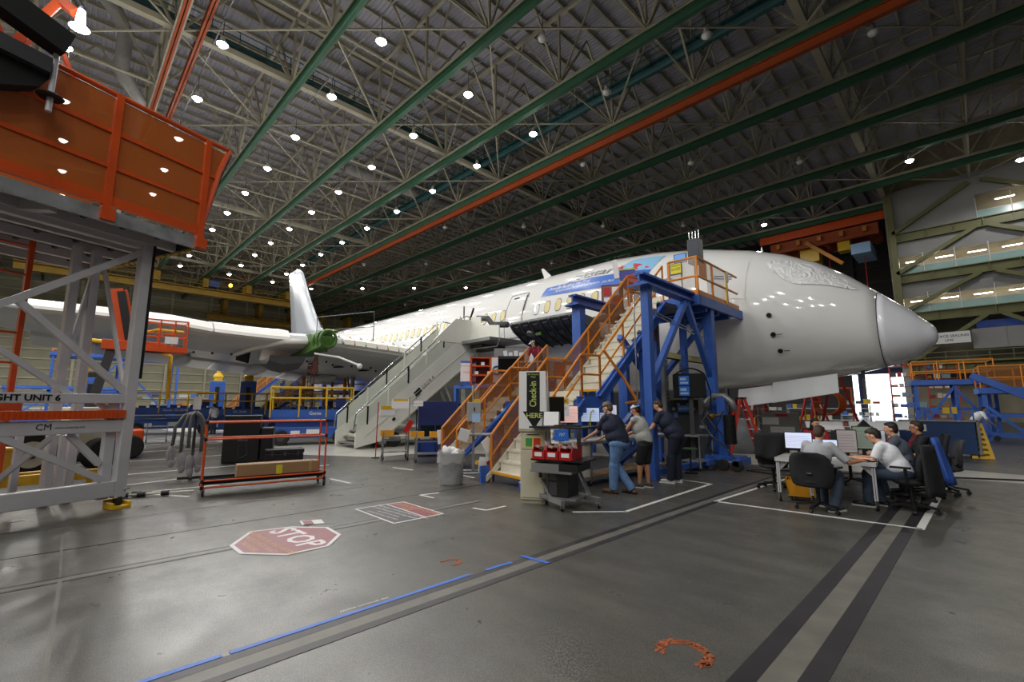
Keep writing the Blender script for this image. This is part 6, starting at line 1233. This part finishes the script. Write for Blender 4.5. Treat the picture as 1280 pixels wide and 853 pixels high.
person('man in grey t-shirt seen from behind, seated at the table', (-1.93, 8.76, 0), math.radians(166), seated(.36, haR=(-.42, -.48, .775), haL=(.22, -.50, .775), anR=(-.16, -.10), anL=(.14, -.42)), SKIN, GREYT, DDEN, SHOE, HAIRB, .95, look=(.1, -1, -.3), bulk=1.12)
person('man in white shirt and glasses typing at the table', (-1.0, 9.74, 0), math.radians(-98), seated(.52, haL=(.10, -.56, .775), haR=(-.16, -.52, .775), anL=(.12, -.42), anR=(-.14, -.30)), SKIN2, WSH, DDEN, M('shoe_black', '17171a', .5), HAIRD, .8, look=(0, -1, -.5), glasses=True, bulk=1.05)
person('man in slate shirt with dark cap of hair behind the white shirt', (-1.05, 10.83, 0), math.radians(-90), seated(.25, haL=(.12, -.50, .775), haR=(-.12, -.48, .775)), SKIN2, SLATE, DDEN, SHOE, HAIRD, .9, look=(.1, -1, -.1), lanyard=REDC, bulk=1.1)
person('dark-haired man with glasses, black top and red lanyard', (-.82, 11.63, 0), math.radians(-70), seated(.16, haL=(.16, -.44, .70), haR=(-.14, -.44, .70)), SKIN3, BLKC, DDEN, SHOE, HAIRD, .95, look=(-.25, -1, -.05), glasses=True, lanyard=REDC)
person('woman with dark hair in red top behind the screens', (-2.72, 12.5, 0), math.radians(30), seated(.18, haL=(.14, -.42, .775), haR=(-.14, -.42, .775)), SKIN2, REDC, BLKC, SHOE, HAIRD, .95, look=(.35, -1, -.12), lanyard=M('lanyard_white', 'c9c9c9', .6), longhair=True, bulk=.92)
t = thing('yellow_tote', 'yellow plastic tote on a small dolly under the table', 'tote', (-2.25, 9.55, 0), math.radians(12)); P('tote', lambda m: [m.prism([(-.30, -.2, .10), (.30, -.2, .10), (.34, -.22, .36), (-.34, -.22, .36)], (0, .02, 0)), m.prism([(-.30, .2, .10), (.30, .2, .10), (.34, .22, .36), (-.34, .22, .36)], (0, .02, 0)), m.prism([(-.30, -.2, .10), (-.30, .2, .10), (-.34, .22, .36), (-.34, -.22, .36)], (.02, 0, 0)), m.prism([(.30, -.2, .10), (.30, .2, .10), (.34, .22, .36), (.34, -.22, .36)], (.02, 0, 0)), m.box(-.30, .30, -.2, .2, .08, .10)], M('tray_yellow'), t); P('dolly', lambda m: m.box(-.3, .3, -.2, .2, .06, .08), BLK, t); casters(t, ((-.25, -.15), (.25, -.15), (.25, .15), (-.25, .15)), .03)
# the worker in red on the raised deck
person('worker in dark red shirt and white cap bending over the raised table', (-11.15, 12.35, 2.42), math.radians(10), stand(.98, .75, haL=(.2, -.5, .80), haR=(-.2, -.5, .80)), SKIN2, M('maroon_cloth', '7a1228', .8), DDEN, SHOE, HAIRD, .9, cap=(CAPW, CAPW, False), look=(-.5, -1, -.5), vox=.015)
# ================================================================ BACKGROUND EQUIPMENT
def lift(lab, loc, rz, ln=3.6, basket_z=1.0, txt='GS-2646'):
    t = thing('scissor_lift', lab, 'lift', loc, rz, 'blue scissor lifts in the aisle')
    P('chassis', lambda m: m.box(-ln/2, ln/2, -.55, .55, .28, .75), BLUE, t, bevel=.03)
    for x in (-ln/2+.45, ln/2-.45):
        for y in (-.55, .55): w_ = P('wheel', lambda m: m.wheel((x, y, .32), .32, .22, (0, 1, 0), 18), RUB, t); P('hub', lambda m: m.cyl((x, y-.13, .32), (x, y+.13, .32), .15, n=12), DSTEEL, w_)
    for k in range(3): P('scissor_arm', lambda m: [m.bar((-ln/2+.2, -.3, .8+.09*k), (ln/2-.2, -.3, .8+.09*k), .08, .07), m.bar((-ln/2+.2, .3, .8+.09*k), (ln/2-.2, .3, .8+.09*k), .08, .07)], BLUE, t)
    z = basket_z+.1; P('platform', lambda m: m.box(-ln/2, ln/2, -.6, .6, z, z+.14), BLUE, t)
    P('toe_board', lambda m: m.box(-ln/2, ln/2, -.62, -.59, z+.1, z+.42), BLUE, t); P('control_box', lambda m: m.box(ln/2-.7, ln/2-.3, -.7, -.6, z+.5, z+.9), DBLUE, t)
    for h in (1.35, .9): P('guard_rail', lambda m: m.tube([(-ln/2, -.6, z+h), (ln/2, -.6, z+h), (ln/2, .6, z+h), (-ln/2, .6, z+h)], .035, 6, closed=True), YEL, t)
    for x in (-ln/2, -ln/6, ln/6, ln/2):
        for y in (-.6, .6): P('rail_post', lambda m: m.cyl((x, y, z+.1), (x, y, z+1.35), .035, n=6), YEL, t)
    P('placard', lambda m: [m.box(-.2, .3, -.556, -.55, .4, .65), m.box(-ln/2+.8, -ln/2+1.15, -.556, -.55, .38, .6)], PAPER, t)
    text(txt, .2, PAPER, t, (.1, -.625, z+.26), (1, 0, 0), (0, 0, 1)); P('cargo', lambda m: [m.cbox((-ln/2+.6+.5*k, 0, z+.35), (.35, .5, .35+.1*(k % 2))) for k in range(int(ln/.6))], DBLUE, t); return t
lift('blue scissor lift just right of the stand post, yellow rails', (-34.8, 5.2, 0), facecam(-34.8, 5.2), 4.2, 1.0, 'Genie GS-2646')
lift('blue scissor lift behind the black transport case', (-31.9, 8.0, 0), facecam(-31.9, 8), 4.2, .9, 'GS-2646')
lift('blue scissor lift left of the airstairs foot, dark load', (-29.4, 10.9, 0), facecam(-29.4, 10.9), 4.0, .9, 'Genie GS-2646')
lift('nearest blue scissor lift with bright yellow rails behind the airstairs', (-20.4, 8.0, 0), facecam(-20.4, 8.0), 3.2, .95, 'Genie')
def jackstand(lab, loc, h, yel=True, s=1.):
    t = thing('blue_jack_column', lab, 'jack', loc, facecam(*loc[:2]), 'blue jack columns behind the lifts')
    P('column', lambda m: m.box(-.45*s, .45*s, -.4, .4, .2, h), BLUE, t, bevel=.03); P('base', lambda m: m.box(-.8*s, .8*s, -.7, .7, 0, .3), DBLUE, t); P('slot', lambda m: m.box(-.12, .12, -.42, -.40, .8, h-.4), BLK, t)
    P('head', lambda m: m.box(-.25, .25, -.25, .25, h, h+.35), BLK if not yel else YEL, t)
    if yel: P('ram', lambda m: [m.cyl((0, 0, h+.3), (0, 0, h+1.6), .14, .10, 10), m.cyl((0, 0, h+.3), (0, 0, h+.55), .32, .2, 12)], YEL, t)
    return t
jackstand('blue jack column left of the stand post', (-40, 1.5, 0), 3.4, False); jackstand('blue jack column seen through the stand post gap', (-39, 3.3, 0), 3.4, False); jackstand('blue jack column under the wing with yellow ram, left one', (-37, 7.9, 0), 3.3); jackstand('blue jack column under the wing with yellow ram, right one', (-33.5, 8.9, 0), 3.2)
t = thing('yellow_davit', 'yellow tube davit arm reaching over the blue jacks', 'crane', (-20.8, .9, 0), facecam(-30, 1.3)); t.scale = (.7, .7, .78); P('arm', lambda m: [m.tube([(-.4, 0, 4.9), (1.6, 0, 4.8), (2.8, 0, 4.4), (2.85, 0, 2.4)], .09, 8)], YEL, t, smooth=True); P('mast', lambda m: m.cyl((-.4, 0, 0), (-.4, 0, 4.95), .1), YEL, t)
t = thing('boom_lift', 'orange boom lift with raised basket in front of the wing', 'lift', (-19.6, 1.23, 0), facecam(-27, 1.7)); t.scale = (.72, .72, .79)
P('chassis', lambda m: m.box(-1.3, 1.3, -.9, .9, .4, 1.1), RORG, t, bevel=.05); 
for x in (-.9, .9):
    for y in (-.95, .95): P('wheel', lambda m: m.wheel((x, y, .45), .45, .3, (0, 1, 0), 18), RUB, t)
P('lower_boom', lambda m: m.bar((-.8, 0, 1.0), (-.1, 0, 4.6), .3, .34), DSTEEL, t)
P('boom_foot', lambda m: m.box(-.5, 1.8, -.3, .3, 4.35, 4.75), RORG, t, bevel=.02); P('boom', lambda m: [m.bar((.35, 0, 4.6), (-.25, 0, 6.9), .16, .5), m.bar((.75, 0, 4.6), (.1, 0, 6.9), .12, .12)], RORG, t); P('boom_track', lambda m: m.bar((.45, -.1, 4.7), (-.05, -.1, 6.8), .12, .3), BLK, t)
P('basket_floor', lambda m: m.box(.9, 2.6, -.6, .6, 4.35, 4.6), RORG, t)
P('basket_rail', lambda m: [m.tube([(.95, -.6, h), (2.55, -.6, h), (2.55, .6, h), (.95, .6, h)], .035, 6, closed=True) for h in (5.1, 5.7)]+[m.cyl((x, y, 4.6), (x, y, 5.7), .035, n=6) for x in (.95, 1.5, 2.05, 2.55) for y in (-.6, .6)], RORG, t); P('placard', lambda m: m.box(1.7, 2.2, -.64, -.61, 4.7, 5.0), PAPER, t)
P('hose_arm', lambda m: m.tube([(.6, -.2, 5.0), (1.4, -.3, 5.3), (2.4, -.6, 5.25)], .07, 6), YEL, t)
# far stairs and docks
fs = thing('far_access_stairs', 'long amber-railed stairs with blue post under the wing', 'stairs', (-43.5, 10.2, 0), math.radians(-50), 'far amber stairs'); stair(fs, 1.4, [(0, 0, 6.6, 5.0)], (1, 1)); P('deck', lambda m: m.box(0, 1.4, 6.6, 9, 4.85, 5.0), BLUE, fs); P('post', lambda m: [m.box(-.2, .1, 4.4, 4.7, 0, 4.9), m.box(1.3, 1.6, 6.4, 6.7, 0, 4.9), m.box(1.3, 1.6, 8.7, 9, 0, 4.9)], BLUE, fs)
fs = thing('far_access_stairs', 'shorter amber-railed stairs behind the low scissor lifts', 'stairs', (-35.0, 10.2, 0), math.radians(-50), 'far amber stairs'); stair(fs, 1.2, [(0, 0, 3.6, 2.6)], (1, 1)); P('deck', lambda m: m.box(0, 1.2, 3.6, 6.5, 2.5, 2.6), AMB, fs); P('hand_rail', lambda m: [m.tube([(x, 3.6, 3.6), (x, 6.5, 3.6)], .03, 6) for x in (0, 1.2)], AMB, fs); P('post', lambda m: [m.box(x, x+.12, y, y+.12, 0, 3.6) for x in (0, 1.1) for y in (3.6, 5, 6.4)], AMB, fs)
def dock(lab, loc, rz, w_, d_, h, grp='blue maintenance docks', rails=True, xb=True, mat=BLUE):
    t = thing('maintenance_dock', lab, 'platform', loc, rz, grp)
    for x in (0, w_/2, w_-.15):
        for y in (0, d_-.15): P('post', lambda m: m.box(x, x+.15, y, y+.15, 0, h), mat, t)
    P('deck', lambda m: m.box(-.1, w_+.1, -.1, d_+.1, h, h+.28), mat, t); P('tie_beam', lambda m: [m.box(0, w_, y, y+.12, z, z+.14) for y in (0, d_-.12) for z in (.15, h*.5)], mat, t)
    if xb: P('brace', lambda m: [m.bar((0, 0, .2), (w_/2, 0, h*.95), .12), m.bar((w_, 0, .2), (w_/2, 0, h*.95), .12), m.bar((0, 0, h*.5), (w_/2, 0, .2), .1)], mat, t)
    if rails:
        for z in (h+.75, h+1.3): P('guard_rail', lambda m: m.tube([(0, 0, z), (w_, 0, z), (w_, d_, z), (0, d_, z)], .04, 6, closed=True), AMB, t)
        for x in (0, w_*.33, w_*.66, w_): P('rail_post', lambda m: [m.cyl((x, 0, h+.2), (x, 0, h+1.3), .035, n=6), m.cyl((x, d_, h+.2), (x, d_, h+1.3), .035, n=6)], AMB, t)
    return t
dock('blue maintenance dock with amber shelves behind the stand', (-46, -.5, 0), facecam(-46, 0), 7.5, 3, 5.2); dock('far low blue dock at the left wall', (-62, -3.5, 0), facecam(-62, -3), 8, 3, 3.2, rails=False)
dock('blue dock behind the far stairs under the wing root', (-43, 14.2, 0), facecam(-42, 14), 5, 3, 4.2); dock('amber railed dock left of the main wheels', (-32, 13.3, 0), facecam(-32, 13.3), 4.2, 2, 2.4, mat=BLUE)
g1 = dock('blue gantry dock with amber rails behind the blue cabinet', (-2.45, 34, 0), math.radians(6), 3.2, 2.2, 2.75, 'right-hand blue docks')
g2 = dock('blue sloping dock with amber cage at the right edge', (.15, 31.5, 0), math.radians(4), 4.2, 2.4, 2.2, 'right-hand blue docks', xb=False); P('cage_screen', lambda m: m.box(.0, 4.2, -.02, 0, 2.5, 3.5), AGL, g2); P('slope_beam', lambda m: [m.bar((-.3, -.1, 3.1), (1.5, -.1, 2.0), .25, .3), m.bar((.1, 0, 1.6), (1.4, 0, .2), .14)], BLUE, g2); P('wheel', lambda m: m.wheel((.3, 0, .12), .12, .1, (0, 1, 0)), RUB, g2)
CY = M('crane_yellow', '94741c', .6, 0, .15, 1)
# yellow bridge cranes far away, orange crane at the back right
for k, (x, y0, y1, z, lb) in enumerate(((-92, -6, 34, 20.4, 'long yellow bridge crane girder under the far roof'), (-108, 20, 52, 19.0, 'second yellow bridge crane girder further back'))):
    t = thing('bridge_crane', lb, 'crane', (x, y0, z), 0); L2 = y1-y0
    P('girder', lambda m: m.box(-.5, .5, 0, L2, 0, 1.2), CY, t); P('walkway', lambda m: [m.box(.5, 1.5, 0, L2, .9, 1.0)]+[m.bar((1.5, 0, 1+h), (1.5, L2, 1+h), .07) for h in (.6, 1.1)]+[m.bar((1.5, 2*i, 1), (1.5, 2*i, 2.1), .07) for i in range(int(L2/2))], CY, t)
    P('end_truck', lambda m: [m.box(-1.5, 1.5, ry-y0-.4, ry-y0+.4, 1.2, 23.12-z) for ry in NY if y0+1 < ry < y1-1 and abs(ry-3.02) > .1], CY, t); P('trolley', lambda m: m.box(-1.2, 1.2, L2*.55, L2*.55+2.4, 1.5, 2.6), BLUE, t)
    if k == 0:
        for yy in (14, 26): P('amber_lamp', lambda m: m.sph((1.2, yy, 2.2), .3, 8, 6), M('crane_lamp', 'ffb640', .3, emit='ffb030', es=14), t)
t = thing('orange_bridge_crane', 'orange and yellow bridge crane hanging at the back left of the offices', 'crane', (-17, 64, 20.6), 0)
P('girder', lambda m: [m.box(0, 11, y, y+.5, .3, 1.6) for y in (0, 3.5)], ORG, t); P('cross_girder', lambda m: [m.bar((1+2.2*k, -.5, 1.0), (1.5+2.2*k, 6, 1.0), .4, .6) for k in range(5)], M('crane_amber', 'b87820', .5), t); P('hoist', lambda m: [m.box(3, 5, 1, 3, -1.3, .4), m.box(7, 8.2, .5, 2, -.8, .5)], YEL, t); P('blue_trolley', lambda m: m.box(8.4, 10.2, -.6, 4, -1.8, -.6), M('pale_blue'), t); P('rail', lambda m: m.box(-1, 12, -.7, -.5, 1.6, 3.05), RORG, t)
P('cable', lambda m: [m.cyl((x, 1, 1), (x, 1, -6), .04, n=5) for x in (1, 6, 9.4)], RED, t); P('boom', lambda m: m.bar((4, -.4, .8), (7.5, -.4, -2.6), .35, .4), M('crane_amber'), t)
# shelving racks with things on them
BOXC = [M('box_%d' % i, c, .6) for i, c in enumerate(('b9b9b4', '3a64b0', 'a9762e', '4a4c50', 'c6a42a', 'a03028', '6f8a94', 'd0cdc2'))]
def rack(lab, loc, rz, w_, h, lev, mat, grp, seed, d_=.6, items=4, white=False):
    items = max(3, round(items*.66))
    t = thing('storage_rack', lab, 'rack', loc, rz)
    for x in (0, w_-.05): P('upright', lambda m: [m.box(x, x+.05, y, y+.05, 0, h) for y in (0, d_-.05)], mat, t)
    rr = random.Random(seed); M4 = t.matrix_basis if False else Matrix.Translation(loc) @ Matrix.Rotation(rz, 4, 'Z')
    for k in range(lev):
        z = .12+(h-.35)*k/max(1, lev-1); P('shelf', lambda m: m.box(0, w_, 0, d_, z-.03, z), WHT if white else mat, t); x = .08
        for i in range(items):
            bw = rr.uniform(.12, w_/items*.9); bh = rr.uniform(.12, min(.34, (h-.35)/max(1, lev-1)*.8)); 
            if x+bw > w_-.05: break
            ci = rr.randrange(len(UB)); src = UB[ci]; p = M4 @ Vector((x+bw/2, d_*.4, z+.002))
            o = link('stock_box', src, None, loc=p, rot=(0, 0, rz)); o.scale = (bw, d_*.6, bh); tag(o, CN[ci]+' box, '+ORD[i]+' on '+('lowest second third fourth fifth sixth seventh'.split()[k])+' shelf of '+grp, 'box', 'boxes on the '+grp); x += bw+rr.uniform(.02, .12)
    return t
UB = []; CN = ['pale grey', 'blue', 'brown', 'dark grey', 'yellow', 'red', 'teal grey', 'off-white']
for bm_ in BOXC:
    mb = MB(); mb.prism([(-.46, -.46, 0), (.46, -.46, 0), (.5, -.5, .8), (-.5, -.5, .8)], (0, .05, 0)); mb.box(-.48, .48, -.47, .48, 0, .8); mb.box(-.5, .5, -.5, .5, .8, 1.0); UB.append(mb.mesh('stock_box', bm_))
rack('tall red-posted rack below the far offices', (-4.3, 42, 0), .02, 2.0, 4.6, 7, M('rack_red', 'a82a24', .5), 'tall red-posted rack', 1, items=6)
rack('second red-posted rack beside the first', (-2.4, 43, 0), .02, 1.6, 4.4, 7, M('rack_red'), 'second red-posted rack', 2, items=5)
rack('white-decked bench rack in front of the bright doorway', (-7.2, 41, 0), .05, 3.0, 2.0, 3, STEEL, 'bench rack before the doorway', 3, white=True, items=7)
rack('long white parts bench left of the doorway', (-8.6, 33, 0), .1, 4.2, 1.7, 3, STEEL, 'long white parts bench', 4, white=True, items=9)
rack('dark shelving beneath the nose with assorted totes', (-10.2, 30, 0), .2, 3.6, 2.2, 4, DSTEEL, 'dark shelving beneath the nose', 5, items=8)
rack('grey shelving behind the red stepladder', (-9.4, 22.5, 0), .35, 2.4, 1.9, 4, STEEL, 'grey shelving behind the red stepladder', 6, items=6)
rack('blue shelving seen under the fuselage', (-14.5, 24, 0), .5, 3.4, 2.1, 4, BLUE, 'blue shelving under the fuselage', 7, items=7)
rack('white work bench at the left wall', (-66, 2.5, 0), facecam(-66, 2), 7, 2.6, 3, BLUE, 'white work bench at the left wall', 8, items=9, white=True)
rack('blue rack at the far left wall', (-74, -4, 0), facecam(-74, -4), 6, 3.6, 4, BLUE, 'blue rack at the far left wall', 9, items=8)
rack('second blue rack at the far left wall', (-80, 3, 0), facecam(-80, 3), 8, 3.4, 4, DBLUE, 'second blue rack at the far left', 10, items=9)
rack('grey parts shelf behind the blue jack columns', (-52, 6, 0), facecam(-52, 6), 6, 2.6, 4, STEEL, 'grey parts shelf behind the jacks', 11, items=9)
rack('blue shelf between the airstairs and main wheels', (-24, 15.6, 0), facecam(-24, 16), 3.5, 2.2, 4, DBLUE, 'blue shelf by the main wheels', 12, items=7)
rack('low rack below the raised deck', (-13.8, 12.6, 0), .1, 3.6, 1.9, 3, DBLUE, 'low rack below the raised deck', 13, items=7)
rack('low shelf with yellow and blue goods right of the cabinet', (-1.9, 29.2, 0), .02, 1.7, 1.5, 3, BLUE, 'low shelf right of the cabinet', 14, items=6)
# stepladders
def stepladder(lab, loc, rz, h):
    t = thing('stepladder', lab, 'ladder', loc, rz, 'red stepladders')
    for s_, y in ((1, -.28*h), (-1, .28*h)):
        P('side_rail', lambda m: [m.bar((x*(.25+.06*h)*1.0, y, .02), (x*.18, y*.12, h), .08, .05) for x in (-1, 1)], M('ladder_red', 'bb2a1c', .4), t)
    n = int(h/.30)
    for k in range(1, n): u = k*.30/h; P('step', lambda m: m.bar((-(.25+.06*h)*(1-u)-.18*u, -.28*h*(1-u)-.034*h*u, k*.30), ((.25+.06*h)*(1-u)+.18*u, -.28*h*(1-u)-.034*h*u, k*.30), .09, .03), ALU, t)
    P('top_cap', lambda m: m.box(-.2, .2, -.12, .12, h-.02, h+.05), BLK, t); P('shoe', lambda m: [m.box(x*(.25+.06*h)-.05, x*(.25+.06*h)+.05, y-.05, y+.05, 0, .09) for x in (-1, 1) for y in (-.28*h, .28*h)], BLK, t)
    P('caution_label', lambda m: m.cbox((-(.25+.06*h)*.45-.1, -.28*h*.45-.05, h*.62), (.07, .02, .16)), YEL, t); return t
stepladder('red stepladder in front of the grey covered dome', (-5.35, 15.6, 0), math.radians(125), 1.85)
stepladder('tall red stepladder against the bright doorway', (-3.9, 22, 0), math.radians(100), 2.9)
stepladder('red stepladder beyond the grey crate', (-6.6, 21.5, 0), math.radians(30), 1.9); stepladder('red stepladder right behind the woman', (-5.2, 24, 0), math.radians(60), 2.3)
t = thing('covered_dome', 'grey plastic-covered dome equipment behind the red stepladder', 'cover', (-6.1, 17.4, 0)); P('cover', lambda m: m.loft([[(.62*k*math.cos(a)*(1+.03*math.sin(7*a)), .55*k*math.sin(a)*(1+.03*math.sin(5*a+1)), z) for a in [2*PI*q/36 for q in range(36)]] for k, z in ((1.02, 0), (1.02, .5), (.95, .85), (.75, 1.08), (.4, 1.18), (.05, 1.2))]), M('grey_cover', '77787c', .4, 0, .15, 3, bump=.3), t, smooth=True)
t = thing('grey_crate', 'grey crate with white papers and red label beside the stepladder', 'crate', (-5.35, 19.6, 0), facecam(-5.35, 19.6)); P('box', lambda m: m.box(-.62, .62, 0, .8, .1, 1.36), STEEL, t, bevel=.01); P('paper_sheet', lambda m: [m.box(-.6, -.05, -.02, 0, .92, 1.2), m.box(-.35, .45, -.03, -.02, .35, .85)], PAPER, t); P('red_label', lambda m: m.box(-.15, .25, -.02, 0, 1.23, 1.33), RED, t); P('skid', lambda m: m.box(-.6, .6, .05, .75, 0, .1), DSTEEL, t)
for k, (x, y, rz, lb) in enumerate(((-3.55, 17.6, .35, 'left white drafting board behind the woman'), (-2.5, 18.3, .3, 'middle white drafting board behind the tables'), (-1.95, 19.4, .25, 'right white drafting board by the slate shirt man'))):
    t = thing('drafting_board', lb, 'board', (x, y, 0), rz, 'white tilted boards'); P('board', lambda m: m.cbox((0, 0, 1.0), (1.0, .03, .45), (-1.0, 0, 0)), PAPER, t); P('leg', lambda m: [m.box(x_, x_+.04, -.02, .2, 0, .98) for x_ in (-.45, .41)], STEEL, t)
t = thing('orange_hose_coil', 'orange coiled hose hanging on a rack behind the woman', 'hose', (-5.2, 26.5, 0), .2); P('coil', lambda m: [m.tube([(.55*math.cos(a)+.05*j, .03*j, 1.75+.55*math.sin(a)) for a in [2*PI*k/24 for k in range(24)]], .04, 6, closed=True) for j in range(6)], ORG, t); P('hook_post', lambda m: [m.box(-.9, -.84, 0, .06, 0, 2.5), m.box(1.0, 1.06, 0, .06, 0, 2.5), m.box(-.9, 1.06, 0, .06, 2.42, 2.5)], RORG, t)
t = thing('blue_tool_cabinet', 'dark blue cabinet with green and white label right of the tables', 'cabinet', (-1.0, 20.6, 0), math.radians(2)); P('body', lambda m: m.box(-1.0, .85, 0, .8, .12, 1.12), M('cabinet_blue', '1f3f72', .45, 0, .08, 2), t, bevel=.01); lb_ = P('label', lambda m: m.box(-.80, -.3, -.012, 0, .80, 1.02), PAPER, t); P('label_print', lambda m: [m.box(-.76, -.56, -.016, -.012, .84, .98), m.box(-.50, -.35, -.016, -.012, .86, .96)], M('sticker_green'), lb_)
P('cart_edge', lambda m: [m.box(.88, .95, -.05, .8, .12, 1.15), m.box(-1.0, .95, -.03, .8, 1.12, 1.15)], STEEL, t); casters(t, ((-.9, .1), (.85, .1), (.85, .7), (-.9, .7)), .06)
t = thing('yellow_wet_floor_stand', 'tall yellow slotted floor sign right of the blue cabinet', 'sign', (-.08, 20.9, 0), .1); t.scale = (.72, .8, 1)
P('face', lambda m: [m.prism([(-.36, -.25, 0), (-.22, -.25, 0), (-.06, 0, 1.08), (-.13, 0, 1.08)], (0, .03, 0)), m.prism([(.22, -.25, 0), (.36, -.25, 0), (.13, 0, 1.08), (.06, 0, 1.08)], (0, .03, 0))]+[m.prism([(-.33+.035*k, -.25+.036*k, .0+.155*k), (.33-.035*k, -.25+.036*k, .0+.155*k), (.32-.035*k, -.23+.036*k, .085+.155*k), (-.32+.035*k, -.23+.036*k, .085+.155*k)], (0, .03, 0)) for k in range(7)], YEL, t); P('back', lambda m: m.prism([(-.36, .25, 0), (.36, .25, 0), (.13, .02, 1.08), (-.13, .02, 1.08)], (0, .02, 0)), YEL, t)
t = thing('floor_notice', 'small printed red and white notice on the floor at the right edge', 'notice', (1.45, 18.6, 0), .1); P('sheet', lambda m: m.box(-.5, .4, -.3, .3, 0, .006), PAPER, t); P('print', lambda m: [m.box(-.3, .35, -.25, .25, .006, .010)], M('maroon_floor_vinyl'), t)
t = thing('orange_cloth', 'crumpled orange cloth on the floor by the grey chair', 'cloth', (-.85, 16.2, 0)); P('cloth', lambda m: m.sph((0, 0, .05), (.3, .2, .06), 10, 6), RORG, t, smooth=True)
# distant people
person('worker in white shirt bent over beside the right dock', (-.15, 30.4, 0), math.radians(120), stand(.98, .7, haL=(.2, -.5, .8), haR=(-.2, -.5, .8)), SKIN2, WSH, M('khaki', '8a7a5c', .8), SHOE, HAIRD, .9, vox=.02)
person('worker in black shirt and khaki trousers by the lifts', (-29.6, 9.4, 0), math.radians(-80), stand(1.0, .1), SKIN2, BLKC, M('khaki'), SHOEW, HAIRD, .7, vox=.02)
person('worker in white shirt among the scissor lifts', (-30.6, 6.5, 0), math.radians(-60), stand(1.0, .2), SKIN2, WSH, DDEN, SHOE, HAIRD, .8, vox=.02)
person('person in dark clothes standing left of the lifts', (-46, 1.8, 0), math.radians(-60), stand(1.0, .1), SKIN3, NAVY, BLKC, SHOE, HAIRD, .8, vox=.02)
for k, (x, y, lb) in enumerate(((-26.2, 3.4, 'grey wheeled trolley right of the stand post'), (-24.8, 1.9, 'second grey trolley behind the stand post'))):
    tool_cart((x, y, 0), facecam(x, y), lb)
t = thing('generator_cart', 'small dark generator cart with wheels right of the airstairs', 'cart', (-14.4, 10.6, 0), .6); P('body', lambda m: m.box(-.5, .5, -.3, .3, .3, .9), DBLUE, t, bevel=.02); P('wheel', lambda m: [m.wheel((x, -.32, .25), .25, .12, (0, 1, 0)) for x in (-.35, .35)], RUB, t)
